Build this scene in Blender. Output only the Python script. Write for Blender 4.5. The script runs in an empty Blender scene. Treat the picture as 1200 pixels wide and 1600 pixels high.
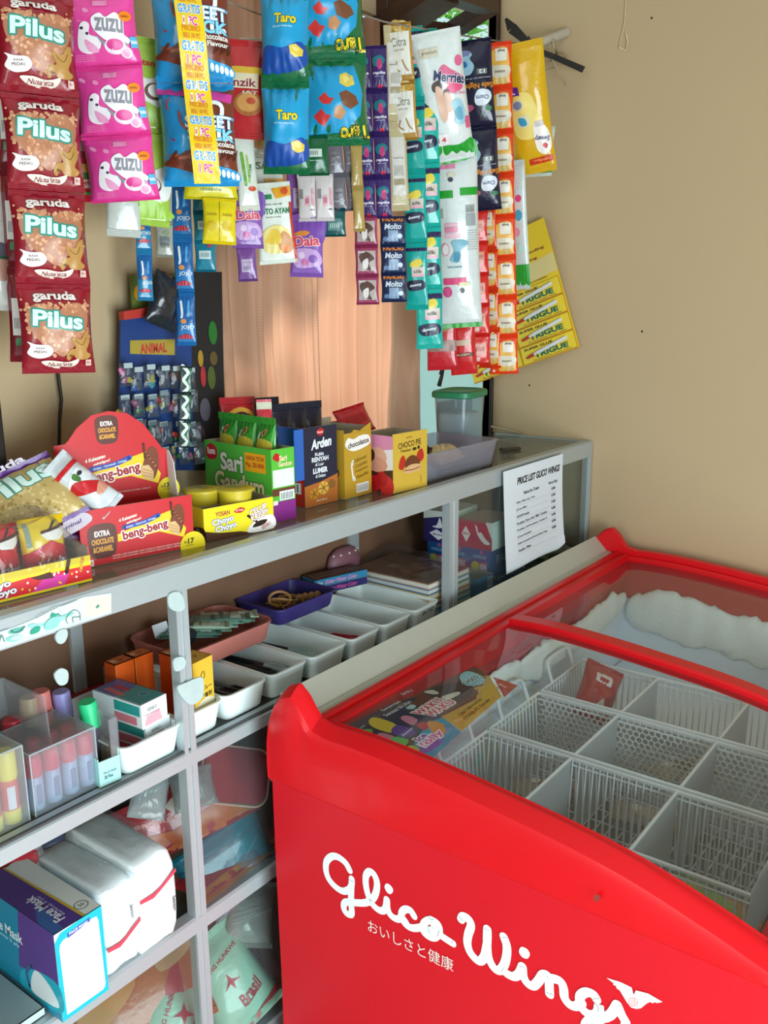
import bpy, bmesh, math, random
from mathutils import Vector, Matrix, noise
from mathutils.geometry import tessellate_polygon

SC = bpy.context.scene
COL = SC.collection
PI = math.pi

# ---------------------------------------------------------------- camera
cam = bpy.data.cameras.new('camera')
cam.sensor_fit = 'VERTICAL'
cam.sensor_height = 36.0
cam.lens = 31.5
cam.clip_start = 0.02
cam_ob = bpy.data.objects.new('camera', cam)
COL.objects.link(cam_ob)
CAM_M = Matrix(((0.59995361, 0.18697351, -0.77787954, 0.0),
                (-0.79999176, 0.13012119, -0.58573173, 0.0),
                (-0.00829771, 0.97370909, 0.22764394, 1.45),
                (0, 0, 0, 1)))
cam_ob.matrix_world = CAM_M
SC.camera = cam_ob

# ---------------------------------------------------------------- view, world and daylight
SC.view_settings.view_transform = 'Standard'
SC.view_settings.look = 'None'
SC.view_settings.gamma = 1.0
SC.view_settings.use_curve_mapping = False
SC.view_settings.exposure = 0.0

world = bpy.data.worlds.new('pale_sky')
world.use_nodes = True
SC.world = world
wn = world.node_tree.nodes
wn['Background'].inputs['Color'].default_value = (0.62, 0.86, 0.90, 1)
wn['Background'].inputs['Strength'].default_value = 1.0


def area(name, loc, target, sx, sy, power, color):
    l = bpy.data.lights.new(name, 'AREA')
    l.shape = 'RECTANGLE'
    l.size, l.size_y = sx, sy
    l.energy = power
    l.color = color
    o = bpy.data.objects.new(name, l)
    COL.objects.link(o)
    o.location = loc
    o.rotation_euler = (Vector(target) - Vector(loc)).to_track_quat('-Z', 'Y').to_euler()
    return o


# daylight entering by the open shop door behind the camera
area('door_daylight', (0.20, -1.02, 0.78), (0.52, 1.0, 0.70), 1.3, 1.35, 60.0, (0.80, 0.95, 1.0))
area('porch_daylight', (-4.6, 0.45, 1.75), (2.0, 0.4, 1.1), 2.6, 2.4, 84.0, (1.0, 0.985, 0.95))
sun = bpy.data.lights.new('sun', 'SUN')
sun.energy = 5.5
sun.angle = math.radians(3)
sun.color = (1.0, 0.93, 0.80)
sun_ob = bpy.data.objects.new('sun', sun)
COL.objects.link(sun_ob)
sun_ob.rotation_euler = Vector((-0.40, -0.70, -0.62)).to_track_quat('-Z', 'Y').to_euler()


# ---------------------------------------------------------------- materials
def lin(h):
    h = h.lstrip('#')
    out = []
    for i in (0, 2, 4):
        c = int(h[i:i + 2], 16) / 255
        out.append(c / 12.92 if c <= 0.04045 else ((c + 0.055) / 1.055) ** 2.4)
    return tuple(out) + (1,)


MATS = {}


def mat(name, hx, rough=0.5, metal=0.0, var=0.06, scale=30.0, bump=0.0, bscale=200.0, spec=0.5, coat=0.0, trans=0.0, stretch=None):
    """Principled paint with a noise that varies the colour a little and optional fine relief."""
    if name in MATS:
        return MATS[name]
    m = bpy.data.materials.new(name)
    m.use_nodes = True
    nt = m.node_tree
    b = nt.nodes['Principled BSDF']
    c = lin(hx)
    b.inputs['Base Color'].default_value = c
    b.inputs['Roughness'].default_value = rough
    b.inputs['Metallic'].default_value = metal
    b.inputs['Specular IOR Level'].default_value = spec
    b.inputs['Coat Weight'].default_value = coat
    tc = None
    if var or bump:
        tc = nt.nodes.new('ShaderNodeTexCoord')
        src = tc.outputs['Object']
        if stretch:
            mp = nt.nodes.new('ShaderNodeMapping')
            mp.inputs['Scale'].default_value = stretch
            nt.links.new(src, mp.inputs['Vector'])
            src = mp.outputs['Vector']
    if var:
        n = nt.nodes.new('ShaderNodeTexNoise')
        n.inputs['Scale'].default_value = scale
        n.inputs['Detail'].default_value = 4
        nt.links.new(src, n.inputs['Vector'])
        mx = nt.nodes.new('ShaderNodeMix')
        mx.data_type = 'RGBA'
        mx.inputs['A'].default_value = tuple(max(0, x * (1 - var)) for x in c[:3]) + (1,)
        mx.inputs['B'].default_value = tuple(min(1, x * (1 + var)) for x in c[:3]) + (1,)
        nt.links.new(n.outputs['Fac'], mx.inputs['Factor'])
        nt.links.new(mx.outputs['Result'], b.inputs['Base Color'])
    if bump:
        n2 = nt.nodes.new('ShaderNodeTexNoise')
        n2.inputs['Scale'].default_value = bscale
        nt.links.new(src, n2.inputs['Vector'])
        bp = nt.nodes.new('ShaderNodeBump')
        bp.inputs['Strength'].default_value = bump
        bp.inputs['Distance'].default_value = 0.002
        nt.links.new(n2.outputs['Fac'], bp.inputs['Height'])
        nt.links.new(bp.outputs['Normal'], b.inputs['Normal'])
    if trans:
        t = nt.nodes.new('ShaderNodeBsdfTranslucent')
        t.inputs['Color'].default_value = c
        ms = nt.nodes.new('ShaderNodeMixShader')
        ms.inputs['Fac'].default_value = trans
        nt.links.new(b.outputs['BSDF'], ms.inputs[1])
        nt.links.new(t.outputs['BSDF'], ms.inputs[2])
        nt.links.new(ms.outputs['Shader'], nt.nodes['Material Output'].inputs['Surface'])
    MATS[name] = m
    return m


def ink(hx, rough=0.34):
    """flat printing ink on packaging"""
    return mat('ink_%s_%d' % (hx.lstrip('#'), int(rough * 100)), hx, rough, var=0.0)


def foil(hx, rough=0.24):
    return mat('film_%s' % hx.lstrip('#'), hx, rough, var=0.10, scale=60, bump=0.4, bscale=90, coat=0.4)


def clear(name, tint, rough=0.05, haze=0.0, hazecol='#ffffff', ior=1.45, bump=0.0):
    """thin clear sheet: see-through, mirror-like by Fresnel, optionally milky"""
    if name in MATS:
        return MATS[name]
    m = bpy.data.materials.new(name)
    m.use_nodes = True
    nt = m.node_tree
    nt.nodes.remove(nt.nodes['Principled BSDF'])
    tr = nt.nodes.new('ShaderNodeBsdfTransparent')
    tr.inputs['Color'].default_value = lin(tint)
    gl = nt.nodes.new('ShaderNodeBsdfGlossy')
    gl.inputs['Roughness'].default_value = rough
    fr = nt.nodes.new('ShaderNodeFresnel')
    # same reflectance on both faces of a thin sheet
    ge = nt.nodes.new('ShaderNodeNewGeometry')
    io = nt.nodes.new('ShaderNodeMapRange')
    io.inputs['To Min'].default_value = ior
    io.inputs['To Max'].default_value = 1 / ior
    nt.links.new(ge.outputs['Backfacing'], io.inputs['Value'])
    nt.links.new(io.outputs['Result'], fr.inputs['IOR'])
    mx = nt.nodes.new('ShaderNodeMixShader')
    last = tr.outputs['BSDF']
    if haze:
        df = nt.nodes.new('ShaderNodeBsdfDiffuse')
        df.inputs['Color'].default_value = lin(hazecol)
        tl = nt.nodes.new('ShaderNodeBsdfTranslucent')
        tl.inputs['Color'].default_value = lin(hazecol)
        m0 = nt.nodes.new('ShaderNodeMixShader')
        m0.inputs['Fac'].default_value = 0.4
        nt.links.new(df.outputs['BSDF'], m0.inputs[1])
        nt.links.new(tl.outputs['BSDF'], m0.inputs[2])
        m1 = nt.nodes.new('ShaderNodeMixShader')
        m1.inputs['Fac'].default_value = haze
        nt.links.new(last, m1.inputs[1])
        nt.links.new(m0.outputs['Shader'], m1.inputs[2])
        last = m1.outputs['Shader']
    if bump:
        tc = nt.nodes.new('ShaderNodeTexCoord')
        n2 = nt.nodes.new('ShaderNodeTexNoise')
        n2.inputs['Scale'].default_value = 25
        n2.inputs['Distortion'].default_value = 1.5
        nt.links.new(tc.outputs['Object'], n2.inputs['Vector'])
        bp = nt.nodes.new('ShaderNodeBump')
        bp.inputs['Strength'].default_value = bump
        bp.inputs['Distance'].default_value = 0.01
        nt.links.new(n2.outputs['Fac'], bp.inputs['Height'])
        nt.links.new(bp.outputs['Normal'], gl.inputs['Normal'])
        nt.links.new(bp.outputs['Normal'], fr.inputs['Normal'])
    nt.links.new(fr.outputs['Fac'], mx.inputs['Fac'])
    nt.links.new(last, mx.inputs[1])
    nt.links.new(gl.outputs['BSDF'], mx.inputs[2])
    nt.links.new(mx.outputs['Shader'], nt.nodes['Material Output'].inputs['Surface'])
    MATS[name] = m
    return m


# ---------------------------------------------------------------- objects
def tag(o, label=None, cat=None, group=None, kind=None):
    if label:
        o['label'] = label
    if cat:
        o['category'] = cat
    if group:
        o['group'] = group
    if kind:
        o['kind'] = kind
    return o


def empty(name, loc=(0, 0, 0), rotz=0.0, M=None, label=None, cat=None, group=None):
    o = bpy.data.objects.new(name, None)
    o.empty_display_size = 0.02
    COL.objects.link(o)
    if M is not None:
        o.matrix_world = M
    else:
        o.location = loc
        o.rotation_euler = (0, 0, rotz)
    return tag(o, label, cat, group)


def copy_tree(o, parent=None):
    c = o.copy()
    COL.objects.link(c)
    if parent is not None:
        c.parent = parent
    for ch in list(o.children):
        copy_tree(ch, c)
    return c


class MB:
    """collects shapes of several materials and links them as ONE mesh object"""

    def __init__(s):
        s.v, s.f, s.m, s.mats = [], [], [], []

    def mi(s, m):
        if m not in s.mats:
            s.mats.append(m)
        return s.mats.index(m)

    def add(s, vs, fs, m):
        b, k = len(s.v), s.mi(m)
        s.v += [tuple(v) for v in vs]
        for f in fs:
            s.f.append(tuple(b + i for i in f))
            s.m.append(k)

    def box(s, a, b, m, M=None):
        (x0, y0, z0), (x1, y1, z1) = a, b
        vs = [(x0, y0, z0), (x1, y0, z0), (x1, y1, z0), (x0, y1, z0), (x0, y0, z1), (x1, y0, z1), (x1, y1, z1), (x0, y1, z1)]
        if M is not None:
            vs = [M @ Vector(v) for v in vs]
        s.add(vs, [(0, 3, 2, 1), (4, 5, 6, 7), (0, 1, 5, 4), (1, 2, 6, 5), (2, 3, 7, 6), (3, 0, 4, 7)], m)

    def hexa(s, p, m):
        """eight free corners: four below, four above"""
        s.add(p, [(0, 3, 2, 1), (4, 5, 6, 7), (0, 1, 5, 4), (1, 2, 6, 5), (2, 3, 7, 6), (3, 0, 4, 7)], m)

    def rbox(s, a, b, r, m, seg=2, M=None):
        bm = bmesh.new()
        (x0, y0, z0), (x1, y1, z1) = a, b
        bmesh.ops.create_cube(bm, size=1.0)
        for v in bm.verts:
            v.co = Vector(((x0 + x1) / 2 + v.co.x * (x1 - x0), (y0 + y1) / 2 + v.co.y * (y1 - y0), (z0 + z1) / 2 + v.co.z * (z1 - z0)))
        bmesh.ops.bevel(bm, geom=bm.edges[:], offset=r, segments=seg, affect='EDGES', profile=0.5)
        s.bm(bm, m, M)

    def bm(s, bm, m, M=None):
        bm.verts.index_update()
        s.add([(M @ v.co if M is not None else v.co) for v in bm.verts], [[v.index for v in f.verts] for f in bm.faces], m)
        bm.free()

    def prism(s, pts, h0, h1, m, axis='z', M=None):
        """closed outline pushed from h0 to h1 along an axis"""
        n = len(pts)

        def P(p, h):
            q = {'z': (p[0], p[1], h), 'y': (p[0], h, p[1]), 'x': (h, p[0], p[1])}[axis]
            return M @ Vector(q) if M is not None else q
        vs = [P(p, h0) for p in pts] + [P(p, h1) for p in pts]
        fs = [(i, (i + 1) % n, n + (i + 1) % n, n + i) for i in range(n)]
        tr = tessellate_polygon([[Vector((p[0], p[1], 0)) for p in pts]])
        fs += [tuple(t) for t in tr] + [tuple(n + i for i in reversed(t)) for t in tr]
        s.add(vs, fs, m)

    def tube(s, pts, r, m, seg=8, closed=False, cap=True):
        pts = [Vector(p) for p in pts]
        n = len(pts)
        rs = r if isinstance(r, (list, tuple)) else [r] * n
        vs, fs = [], []
        up = Vector((0, 0, 1))
        ref = None
        for i, p in enumerate(pts):
            a = pts[(i - 1) % n] if (closed or i > 0) else p
            b = pts[(i + 1) % n] if (closed or i < n - 1) else p
            t = (b - a).normalized()
            if ref is None:
                ref = up if abs(t.z) < 0.9 else Vector((1, 0, 0))
            x = (ref - t * ref.dot(t)).normalized()
            ref = x
            y = t.cross(x)
            for k in range(seg):
                an = 2 * PI * k / seg
                vs.append(p + (x * math.cos(an) + y * math.sin(an)) * rs[i])
        for i in range(n if closed else n - 1):
            for k in range(seg):
                j, k2 = (i + 1) % n, (k + 1) % seg
                fs.append((i * seg + k, j * seg + k, j * seg + k2, i * seg + k2))
        if cap and not closed:
            fs.append(tuple(range(seg))[::-1])
            fs.append(tuple((n - 1) * seg + k for k in range(seg)))
        s.add(vs, fs, m)

    def lathe(s, prof, m, seg=20, M=None, sx=1.0, sy=1.0):
        vs, fs = [], []
        for (r, z) in prof:
            for k in range(seg):
                a = 2 * PI * k / seg
                p = Vector((r * math.cos(a) * sx, r * math.sin(a) * sy, z))
                vs.append(M @ p if M is not None else p)
        for i in range(len(prof) - 1):
            for k in range(seg):
                fs.append((i * seg + k, i * seg + (k + 1) % seg, (i + 1) * seg + (k + 1) % seg, (i + 1) * seg + k))
        if prof[0][0] > 1e-6:
            fs.append(tuple(range(seg))[::-1])
        if prof[-1][0] > 1e-6:
            fs.append(tuple((len(prof) - 1) * seg + k for k in range(seg)))
        s.add(vs, fs, m)

    def grid(s, fn, nx, ny, m, flip=False):
        vs = [fn(i / nx, j / ny) for j in range(ny + 1) for i in range(nx + 1)]
        fs = []
        for j in range(ny):
            for i in range(nx):
                a = j * (nx + 1) + i
                q = (a, a + 1, a + nx + 2, a + nx + 1)
                fs.append(q[::-1] if flip else q)
        s.add(vs, fs, m)

    def build(s, name, parent=None, smooth=False, M=None, merge=False):
        me = bpy.data.meshes.new(name)
        me.from_pydata(s.v, [], s.f)
        for m in s.mats:
            me.materials.append(m)
        if s.m:
            me.polygons.foreach_set('material_index', s.m)
        if smooth:
            me.polygons.foreach_set('use_smooth', [True] * len(s.f))
            if isinstance(smooth, float):
                me.set_sharp_from_angle(angle=smooth)
        me.update()
        o = bpy.data.objects.new(name, me)
        COL.objects.link(o)
        if parent is not None:
            o.parent = parent
        if M is not None:
            if parent is not None:
                o.matrix_local = M
            else:
                o.matrix_world = M
        return o


# ---------------------------------------------------------------- flat print: shapes in the plane laid on a surface
TXT = {}


def text_tris(s, bold=0.0, shear=0.0):
    k = (s, bold, shear)
    if k not in TXT:
        cu = bpy.data.curves.new('lettering', 'FONT')
        cu.body = s
        cu.size = 1.0
        cu.offset = bold
        cu.shear = shear
        cu.resolution_u = 3
        ob = bpy.data.objects.new('lettering', cu)
        me = ob.to_mesh()
        vs = [(v.co.x, v.co.y) for v in me.vertices]
        tr = []
        for p in me.polygons:
            q = list(p.vertices)
            for i in range(1, len(q) - 1):
                tr.append((q[0], q[i], q[i + 1]))
        ob.to_mesh_clear()
        bpy.data.objects.remove(ob)
        bpy.data.curves.remove(cu)
        if vs:
            x0, x1 = min(v[0] for v in vs), max(v[0] for v in vs)
            y0, y1 = min(v[1] for v in vs), max(v[1] for v in vs)
            # unit box, centred; the plain letter's height sets the scale so outlines stay concentric
            vs = [(v[0] - (x0 + x1) / 2, v[1] - (y0 + y1) / 2) for v in vs]
            TXT[k] = (vs, tr, x1 - x0, y1 - y0)
        else:
            TXT[k] = ([], [], 1, 1)
    return TXT[k]


def ell(cx, cy, rx, ry, n=18, rot=0.0):
    c, s = math.cos(rot), math.sin(rot)
    out = []
    for i in range(n):
        a = 2 * PI * i / n
        x, y = rx * math.cos(a), ry * math.sin(a)
        out.append((cx + x * c - y * s, cy + x * s + y * c))
    return out


def spline(pts, k=5, closed=True):
    n = len(pts)
    out = []
    for i in range(n if closed else n - 1):
        p0 = pts[(i - 1) % n] if closed or i > 0 else pts[i]
        p1, p2 = pts[i], pts[(i + 1) % n]
        p3 = pts[(i + 2) % n] if closed or i < n - 2 else p2
        for j in range(k):
            t = j / k
            out.append(tuple(0.5 * (2 * b + (c - a) * t + (2 * a - 5 * b + 4 * c - d) * t * t + (-a + 3 * b - 3 * c + d) * t ** 3)
                             for a, b, c, d in zip(p0, p1, p2, p3)))
    if not closed:
        out.append(tuple(pts[-1]))
    return out


def ribbon(pts, w):
    """stroke of width w along a line: quads and round joints, as triangles"""
    vs, tr = [], []
    ws = w if isinstance(w, (list, tuple)) else [w] * len(pts)
    L, Rr = [], []
    for i, p in enumerate(pts):
        a, b = pts[max(i - 1, 0)], pts[min(i + 1, len(pts) - 1)]
        dx, dy = b[0] - a[0], b[1] - a[1]
        d = math.hypot(dx, dy) or 1
        nx, ny = -dy / d * ws[i] / 2, dx / d * ws[i] / 2
        L.append((p[0] + nx, p[1] + ny))
        Rr.append((p[0] - nx, p[1] - ny))
    n = len(pts)
    vs = L + Rr
    for i in range(n - 1):
        tr += [(i, n + i, n + i + 1), (i, n + i + 1, i + 1)]
    for e in (0, n - 1):
        b = len(vs)
        vs += ell(pts[e][0], pts[e][1], ws[e] / 2, ws[e] / 2, 12)
        tr += [(b, b + i, b + i + 1) for i in range(1, 11)]
    return vs, tr


def poly_tris(pts):
    return list(pts), [tuple(t) for t in tessellate_polygon([[Vector((p[0], p[1], 0)) for p in pts]])]


def lay(mb, vs, tr, m, S, off, maxlen):
    """split triangles until they are short, then lay them on the surface S(x, y, off)"""
    out_v, idx, out_f = [], {}, []

    def vid(p):
        k = (round(p[0], 6), round(p[1], 6))
        if k not in idx:
            idx[k] = len(out_v)
            out_v.append(S(p[0], p[1], off))
        return idx[k]
    st = [(vs[a], vs[b], vs[c]) for a, b, c in tr]
    m2 = maxlen * maxlen
    guard = 0
    while st and guard < 20000:
        guard += 1
        a, b, c = st.pop()
        la = (a[0] - b[0]) ** 2 + (a[1] - b[1]) ** 2
        lb = (b[0] - c[0]) ** 2 + (b[1] - c[1]) ** 2
        lc = (c[0] - a[0]) ** 2 + (c[1] - a[1]) ** 2
        mx = max(la, lb, lc)
        if mx <= m2:
            i, j, k = vid(a), vid(b), vid(c)
            if (b[0] - a[0]) * (c[1] - a[1]) - (b[1] - a[1]) * (c[0] - a[0]) < 0:
                j, k = k, j
            if i != j and j != k and i != k:
                out_f.append((i, j, k))
            continue
        if mx == lb:
            a, b, c = b, c, a
        elif mx == lc:
            a, b, c = c, a, b
        d = ((a[0] + b[0]) / 2, (a[1] + b[1]) / 2)
        st += [(a, d, c), (d, b, c)]
    mb.add(out_v, out_f, m)


def art(mb, items, S, sc=1.0, maxlen=0.02, off0=0.0004, step=0.00005, rough=0.34):
    """print a list of shapes on the surface S; lengths are times sc"""
    k = 0
    for it in items:
        t, hx = it[0], it[1]
        off = off0 + step * k
        k += 1
        m = hx if not isinstance(hx, str) else ink(hx, rough)
        if t == 'e':
            cx, cy, rx, ry = it[2:6]
            rot = it[6] if len(it) > 6 else 0
            nn = 18 if max(rx, ry) * sc > 0.004 else 7
            vs, tr = poly_tris(ell(cx, cy, rx, ry, nn, rot))
        elif t == 'r':
            x0, y0, x1, y1 = it[2:6]
            vs, tr = poly_tris([(x0, y0), (x1, y0), (x1, y1), (x0, y1)])
        elif t == 'p':
            vs, tr = poly_tris(it[2])
        elif t == 'b':
            vs, tr = poly_tris(spline(it[2], 4))
        elif t == 's':
            vs, tr = ribbon(spline(it[2], 5, False) if len(it[2]) > 2 else it[2], it[3])
        elif t in ('t', 'O'):
            s, cx, cy, w, h = it[2:7]
            o = it[7] if len(it) > 7 else {}
            b0, sh, rot = o.get('bold', 0.02), o.get('sh', 0.0), math.radians(o.get('rot', 0))
            bv = text_tris(s, o.get('ref', b0), sh)
            tv, tr, _, _ = text_tris(s, b0, sh)
            fx, fy = w / bv[2], h / bv[3]
            c, q = math.cos(rot), math.sin(rot)
            vs = [(cx + (x * fx) * c - (y * fy) * q, cy + (x * fx) * q + (y * fy) * c) for x, y in tv]
            if t == 'O':
                for a in range(8):
                    dx, dy = it[8] * math.cos(a * PI / 4), it[8] * math.sin(a * PI / 4)
                    lay(mb, [((x + dx) * sc, (y + dy) * sc) for x, y in vs], tr, m, S, off + a * 2e-7, maxlen)
                continue
        elif t == 'd':  # many dots: list of (x, y, r)
            for (x, y, r) in it[2]:
                vs, tr = poly_tris(ell(x, y, r, r, 7))
                lay(mb, [(a * sc, b * sc) for a, b in vs], tr, m, S, off, maxlen)
            continue
        lay(mb, [(a * sc, b * sc) for a, b in vs], tr, m, S, off, maxlen)


def outl(s, cx, cy, w, h, fill, line, o=None, grow=0.05):
    """lettering with an outline: copies pushed out all round below the letters"""
    o = dict(o or {})
    o['bold'] = min(o.get('bold', 0.02), 0.035)
    g = grow * h * 0.9
    return [('O', line, s, cx, cy, w, h, o, g), ('t', fill, s, cx, cy, w, h, o)]


def planeS(o, ux, uy):
    o, ux, uy = Vector(o), Vector(ux), Vector(uy)
    n = ux.cross(uy).normalized()
    return lambda x, y, f: o + ux * x + uy * y + n * f


# ---------------------------------------------------------------- film packs
def pillow(w, h, d, seal=0.07, seed=0, wr=1.0, taper=0.05, back=0.5):
    """front and back surfaces of a filled film pack; x, y centred, z towards the viewer"""
    sv = Vector((seed * 3.71, seed * 1.37, seed * 2.11))
    hs = h / 2 - seal * h

    def bulge(x, y):
        a, b = min(1, abs(2 * x / w)), min(1, abs(y) / hs)
        return (max(0, 1 - a ** 2.4)) ** 0.7 * (max(0, 1 - b ** 2.6)) ** 0.75

    def wob(x, y):
        b = min(1, abs(y) / hs)
        a = min(1, abs(2 * x / w))
        n = noise.noise(Vector((x / w * 3.5, y / w * 3.5, 0)) + sv)
        cr = math.sin(x / w * 34 + 3 * n + seed) * max(0, b - 0.35) * (1.0 if b < 1 else 0.35)
        return wr * 1.45 * w * (0.022 * n * (1 - 0.6 * b) + 0.010 * cr) * (1 - a ** 6 * 0.6)

    def xs(x, y):
        b = min(1, abs(y) / hs)
        return x * (1 - taper * (1 - b ** 2))

    def F(x, y, off=0.0):
        return Vector((xs(x, y), y, d * 0.5 * bulge(x, y) + wob(x, y) + off))

    def B(x, y, off=0.0):
        return Vector((xs(x, y), y, -d * back * bulge(x, y) + wob(x, y) - 0.0008 - off))
    return F, B


def pack(name, parent, w, h, d, base, items, M=None, seal=0.07, sealc=None, backc=None, seed=0, wr=1.0, taper=0.05,
         nx=10, ny=14, label=None, back=0.5, lay_len=None, film=None, prname='printed_label'):
    F, B = pillow(w, h, d, seal, seed, wr, taper, back)
    mb = MB()
    bm_ = film or foil(base)
    mb.grid(lambda u, v: F((u - .5) * w, (v - .5) * h), nx, ny, bm_)
    mb.grid(lambda u, v: B((u - .5) * w, (v - .5) * h), nx, ny, foil(backc) if backc else bm_, True)
    nn = (nx + 1) * (ny + 1)
    rim = [i for i in range(nx + 1)] + [(j + 1) * (nx + 1) - 1 for j in range(1, ny + 1)] + \
          [ny * (nx + 1) + i for i in range(nx - 1, -1, -1)] + [j * (nx + 1) for j in range(ny - 1, 0, -1)]
    mb.add([], [], bm_)
    k = mb.mi(bm_)
    for a, b in zip(rim, rim[1:] + rim[:1]):
        mb.f.append((a, nn + a, nn + b, b))
        mb.m.append(k)
    o = mb.build(name, parent, True, M)
    if label:
        o['label'] = label
    if seal and sealc is not False:
        sm = foil(sealc) if sealc else foil(base)
        for sgn in (1, -1):
            sb = MB()
            y0, y1 = sgn * (h / 2 - seal * h), sgn * h / 2
            vs, fs = [], []
            ns = 8
            for i in range(ns + 1):
                y = y0 + (y1 - y0) * i / ns
                z = 0.0010 + 0.0009 * (i % 2)
                for q in range(9):
                    vs.append(F((q / 8 - .5) * w * 0.999, y, z))
            for i in range(ns):
                for q in range(8):
                    a = i * 9 + q
                    f = (a, a + 1, a + 10, a + 9)
                    fs.append(f if sgn > 0 else f[::-1])
            sb.add(vs, fs, sm)
            sb.build('crimped_seal', o, False)
    if items:
        ab = MB()
        art(ab, items, F, w, lay_len or w / 22, 0.0007, 0.00010)
        ab.build(prname, o, True)
    return o


def hangM(T, B, yaw=0.0, lean=0.0):
    """frame of a strip hanging from T to B, its face turned to the aisle; yaw turns it about the vertical"""
    T, B = Vector(T), Vector(B)
    up = (T - B).normalized()
    mid = (T + B) / 2
    n = Vector((-mid.x, -mid.y, 0)).normalized()
    n = Matrix.Rotation(math.radians(yaw), 3, 'Z') @ n
    n = (n - up * n.dot(up)).normalized()
    rt = up.cross(n).normalized()
    M = Matrix((rt, up, n)).transposed().to_4x4()
    M.translation = T
    return M


def strip(name, label, cat, T, B, w, n, d, base, items_fn, yaw=0.0, group=None, seal=0.07, sealc=None, backc=None,
          wr=1.0, part='sachet', taper=0.05, cols=1, nx=10, ny=12, seed=1, stagger=0.0, over=1.0, hook=True):
    """a hanging strip of n joined packs (cols side by side); every pack is a part with its print below it"""
    e = empty(name, M=hangM(T, B, yaw), label=label, cat=cat, group=group)
    L = (Vector(T) - Vector(B)).length
    w = w / max(0.5, math.cos(math.radians(yaw)))
    ph = L / n
    pw = w / cols
    rnd = random.Random(seed)
    protos = {}
    for i in range(n):
        for c in range(cols):
            M = Matrix.Translation((-w / 2 + pw * (c + .5) + (rnd.random() - .5) * stagger, -ph * (i + .5), 0)) @ \
                Matrix.Rotation((rnd.random() - .5) * 0.14, 4, 'Y') @ Matrix.Rotation((rnd.random() - .5) * 0.10, 4, 'X')
            v = (i + c) % 2
            it = items_fn(ph / pw, i) if items_fn else None
            key = v if items_fn is None or not getattr(items_fn, 'each', False) else (i, c)
            if key in protos:
                p = copy_tree(protos[key], e)
                p.matrix_local = M
            else:
                protos[key] = pack(part, e, pw, ph * over, d, base, it, M, seal, sealc, backc, seed + v * 7 + i * 0, wr, taper, nx, ny)
    return e

# ================================================================ the room
def struct(name, mb, smooth=False):
    o = mb.build(name, None, smooth)
    o['kind'] = 'structure'
    return o


plaster = mat('cream_wall_paint', '#bda481', 0.85, var=0.035, scale=3.0, bump=0.12, bscale=60)
plaster_in = plaster
WX, WY = 2.098, 1.214          # face of the right wall, face of the window wall
m = MB(); m.box((WX, -2.6, 0), (WX + 0.12, 1.236, 2.9), plaster); struct('wall_right', m)
# window wall with its opening
OX0, OX1, OZ0, OZ1 = 1.125, 2.083, 1.02, 2.36
m = MB()
m.box((-1.6, WY, 0), (OX0, WY + 0.022, 2.9), plaster)
m.box((OX1, WY, 0), (WX, WY + 0.022, 2.9), plaster)
m.box((OX0, WY, 0), (OX1, WY + 0.022, OZ0), plaster)
m.box((OX0, WY, OZ1), (OX1, WY + 0.022, 2.9), plaster)
m.box((OX0, WY, 2.02), (1.60, WY + 0.022, OZ1), plaster)
struct('wall_back', m)
m = MB(); m.box((-1.72, -1.18, 0), (-1.6, -1.0, 2.9), plaster); m.box((-1.72, 0.95, 0), (-1.6, 1.34, 2.9), plaster)
m.box((-1.72, -1.0, 2.45), (-1.6, 0.95, 2.9), plaster); struct('wall_left', m)
m = MB()
m.box((-1.72, -1.18, 0), (-0.50, -1.06, 2.9), plaster); m.box((0.90, -1.18, 0), (WX + 0.12, -1.06, 2.9), plaster)
m.box((-0.50, -1.18, 2.05), (0.90, -1.06, 2.9), plaster); struct('wall_front', m)
tilef = mat('floor_tile_glaze', '#b9b2a6', 0.25, var=0.08, scale=8)
m = MB(); m.box((-1.72, -2.72, -0.05), (WX + 0.12, WY + 0.12, -0.004), mat('floor_grout', '#7d776d', 0.9)); fl = struct('floor', m)
tb = MB(); tb.box((-0.149, -0.149, -0.004), (0.149, 0.149, 0), tilef)
tproto = None
for i in range(12):
    for j in range(13):
        x, y = -1.55 + 0.305 * i, -2.55 + 0.305 * j
        if x > 2.0 or y > 1.1:
            continue
        if tproto is None:
            tproto = tb.build('tile', fl); tproto.location = (x, y, 0)
        else:
            c = tproto.copy(); COL.objects.link(c); c.parent = fl; c.location = (x, y, 0)
m = MB(); m.box((-1.72, -2.72, 2.9), (WX + 0.12, WY + 0.12, 3.0), mat('ceiling_paint', '#eef0ee', 0.9, var=0.03)); struct('ceiling', m)

# dark wooden window frame with its vent sash standing open into the room
wood = mat('dark_brown_wood', '#3a2015', 0.45, var=0.35, scale=14, bump=0.3, bscale=40, stretch=(1, 1, 6))
wf = empty('window_1', (OX0, WY, OZ0)); wf['kind'] = 'structure'


def wbar(name, a, b, parent=wf):
    q = MB(); o0 = Vector(parent.location)
    q.rbox(Vector(a) - o0, Vector(b) - o0, 0.004, wood); return q.build(name, parent)


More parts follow.
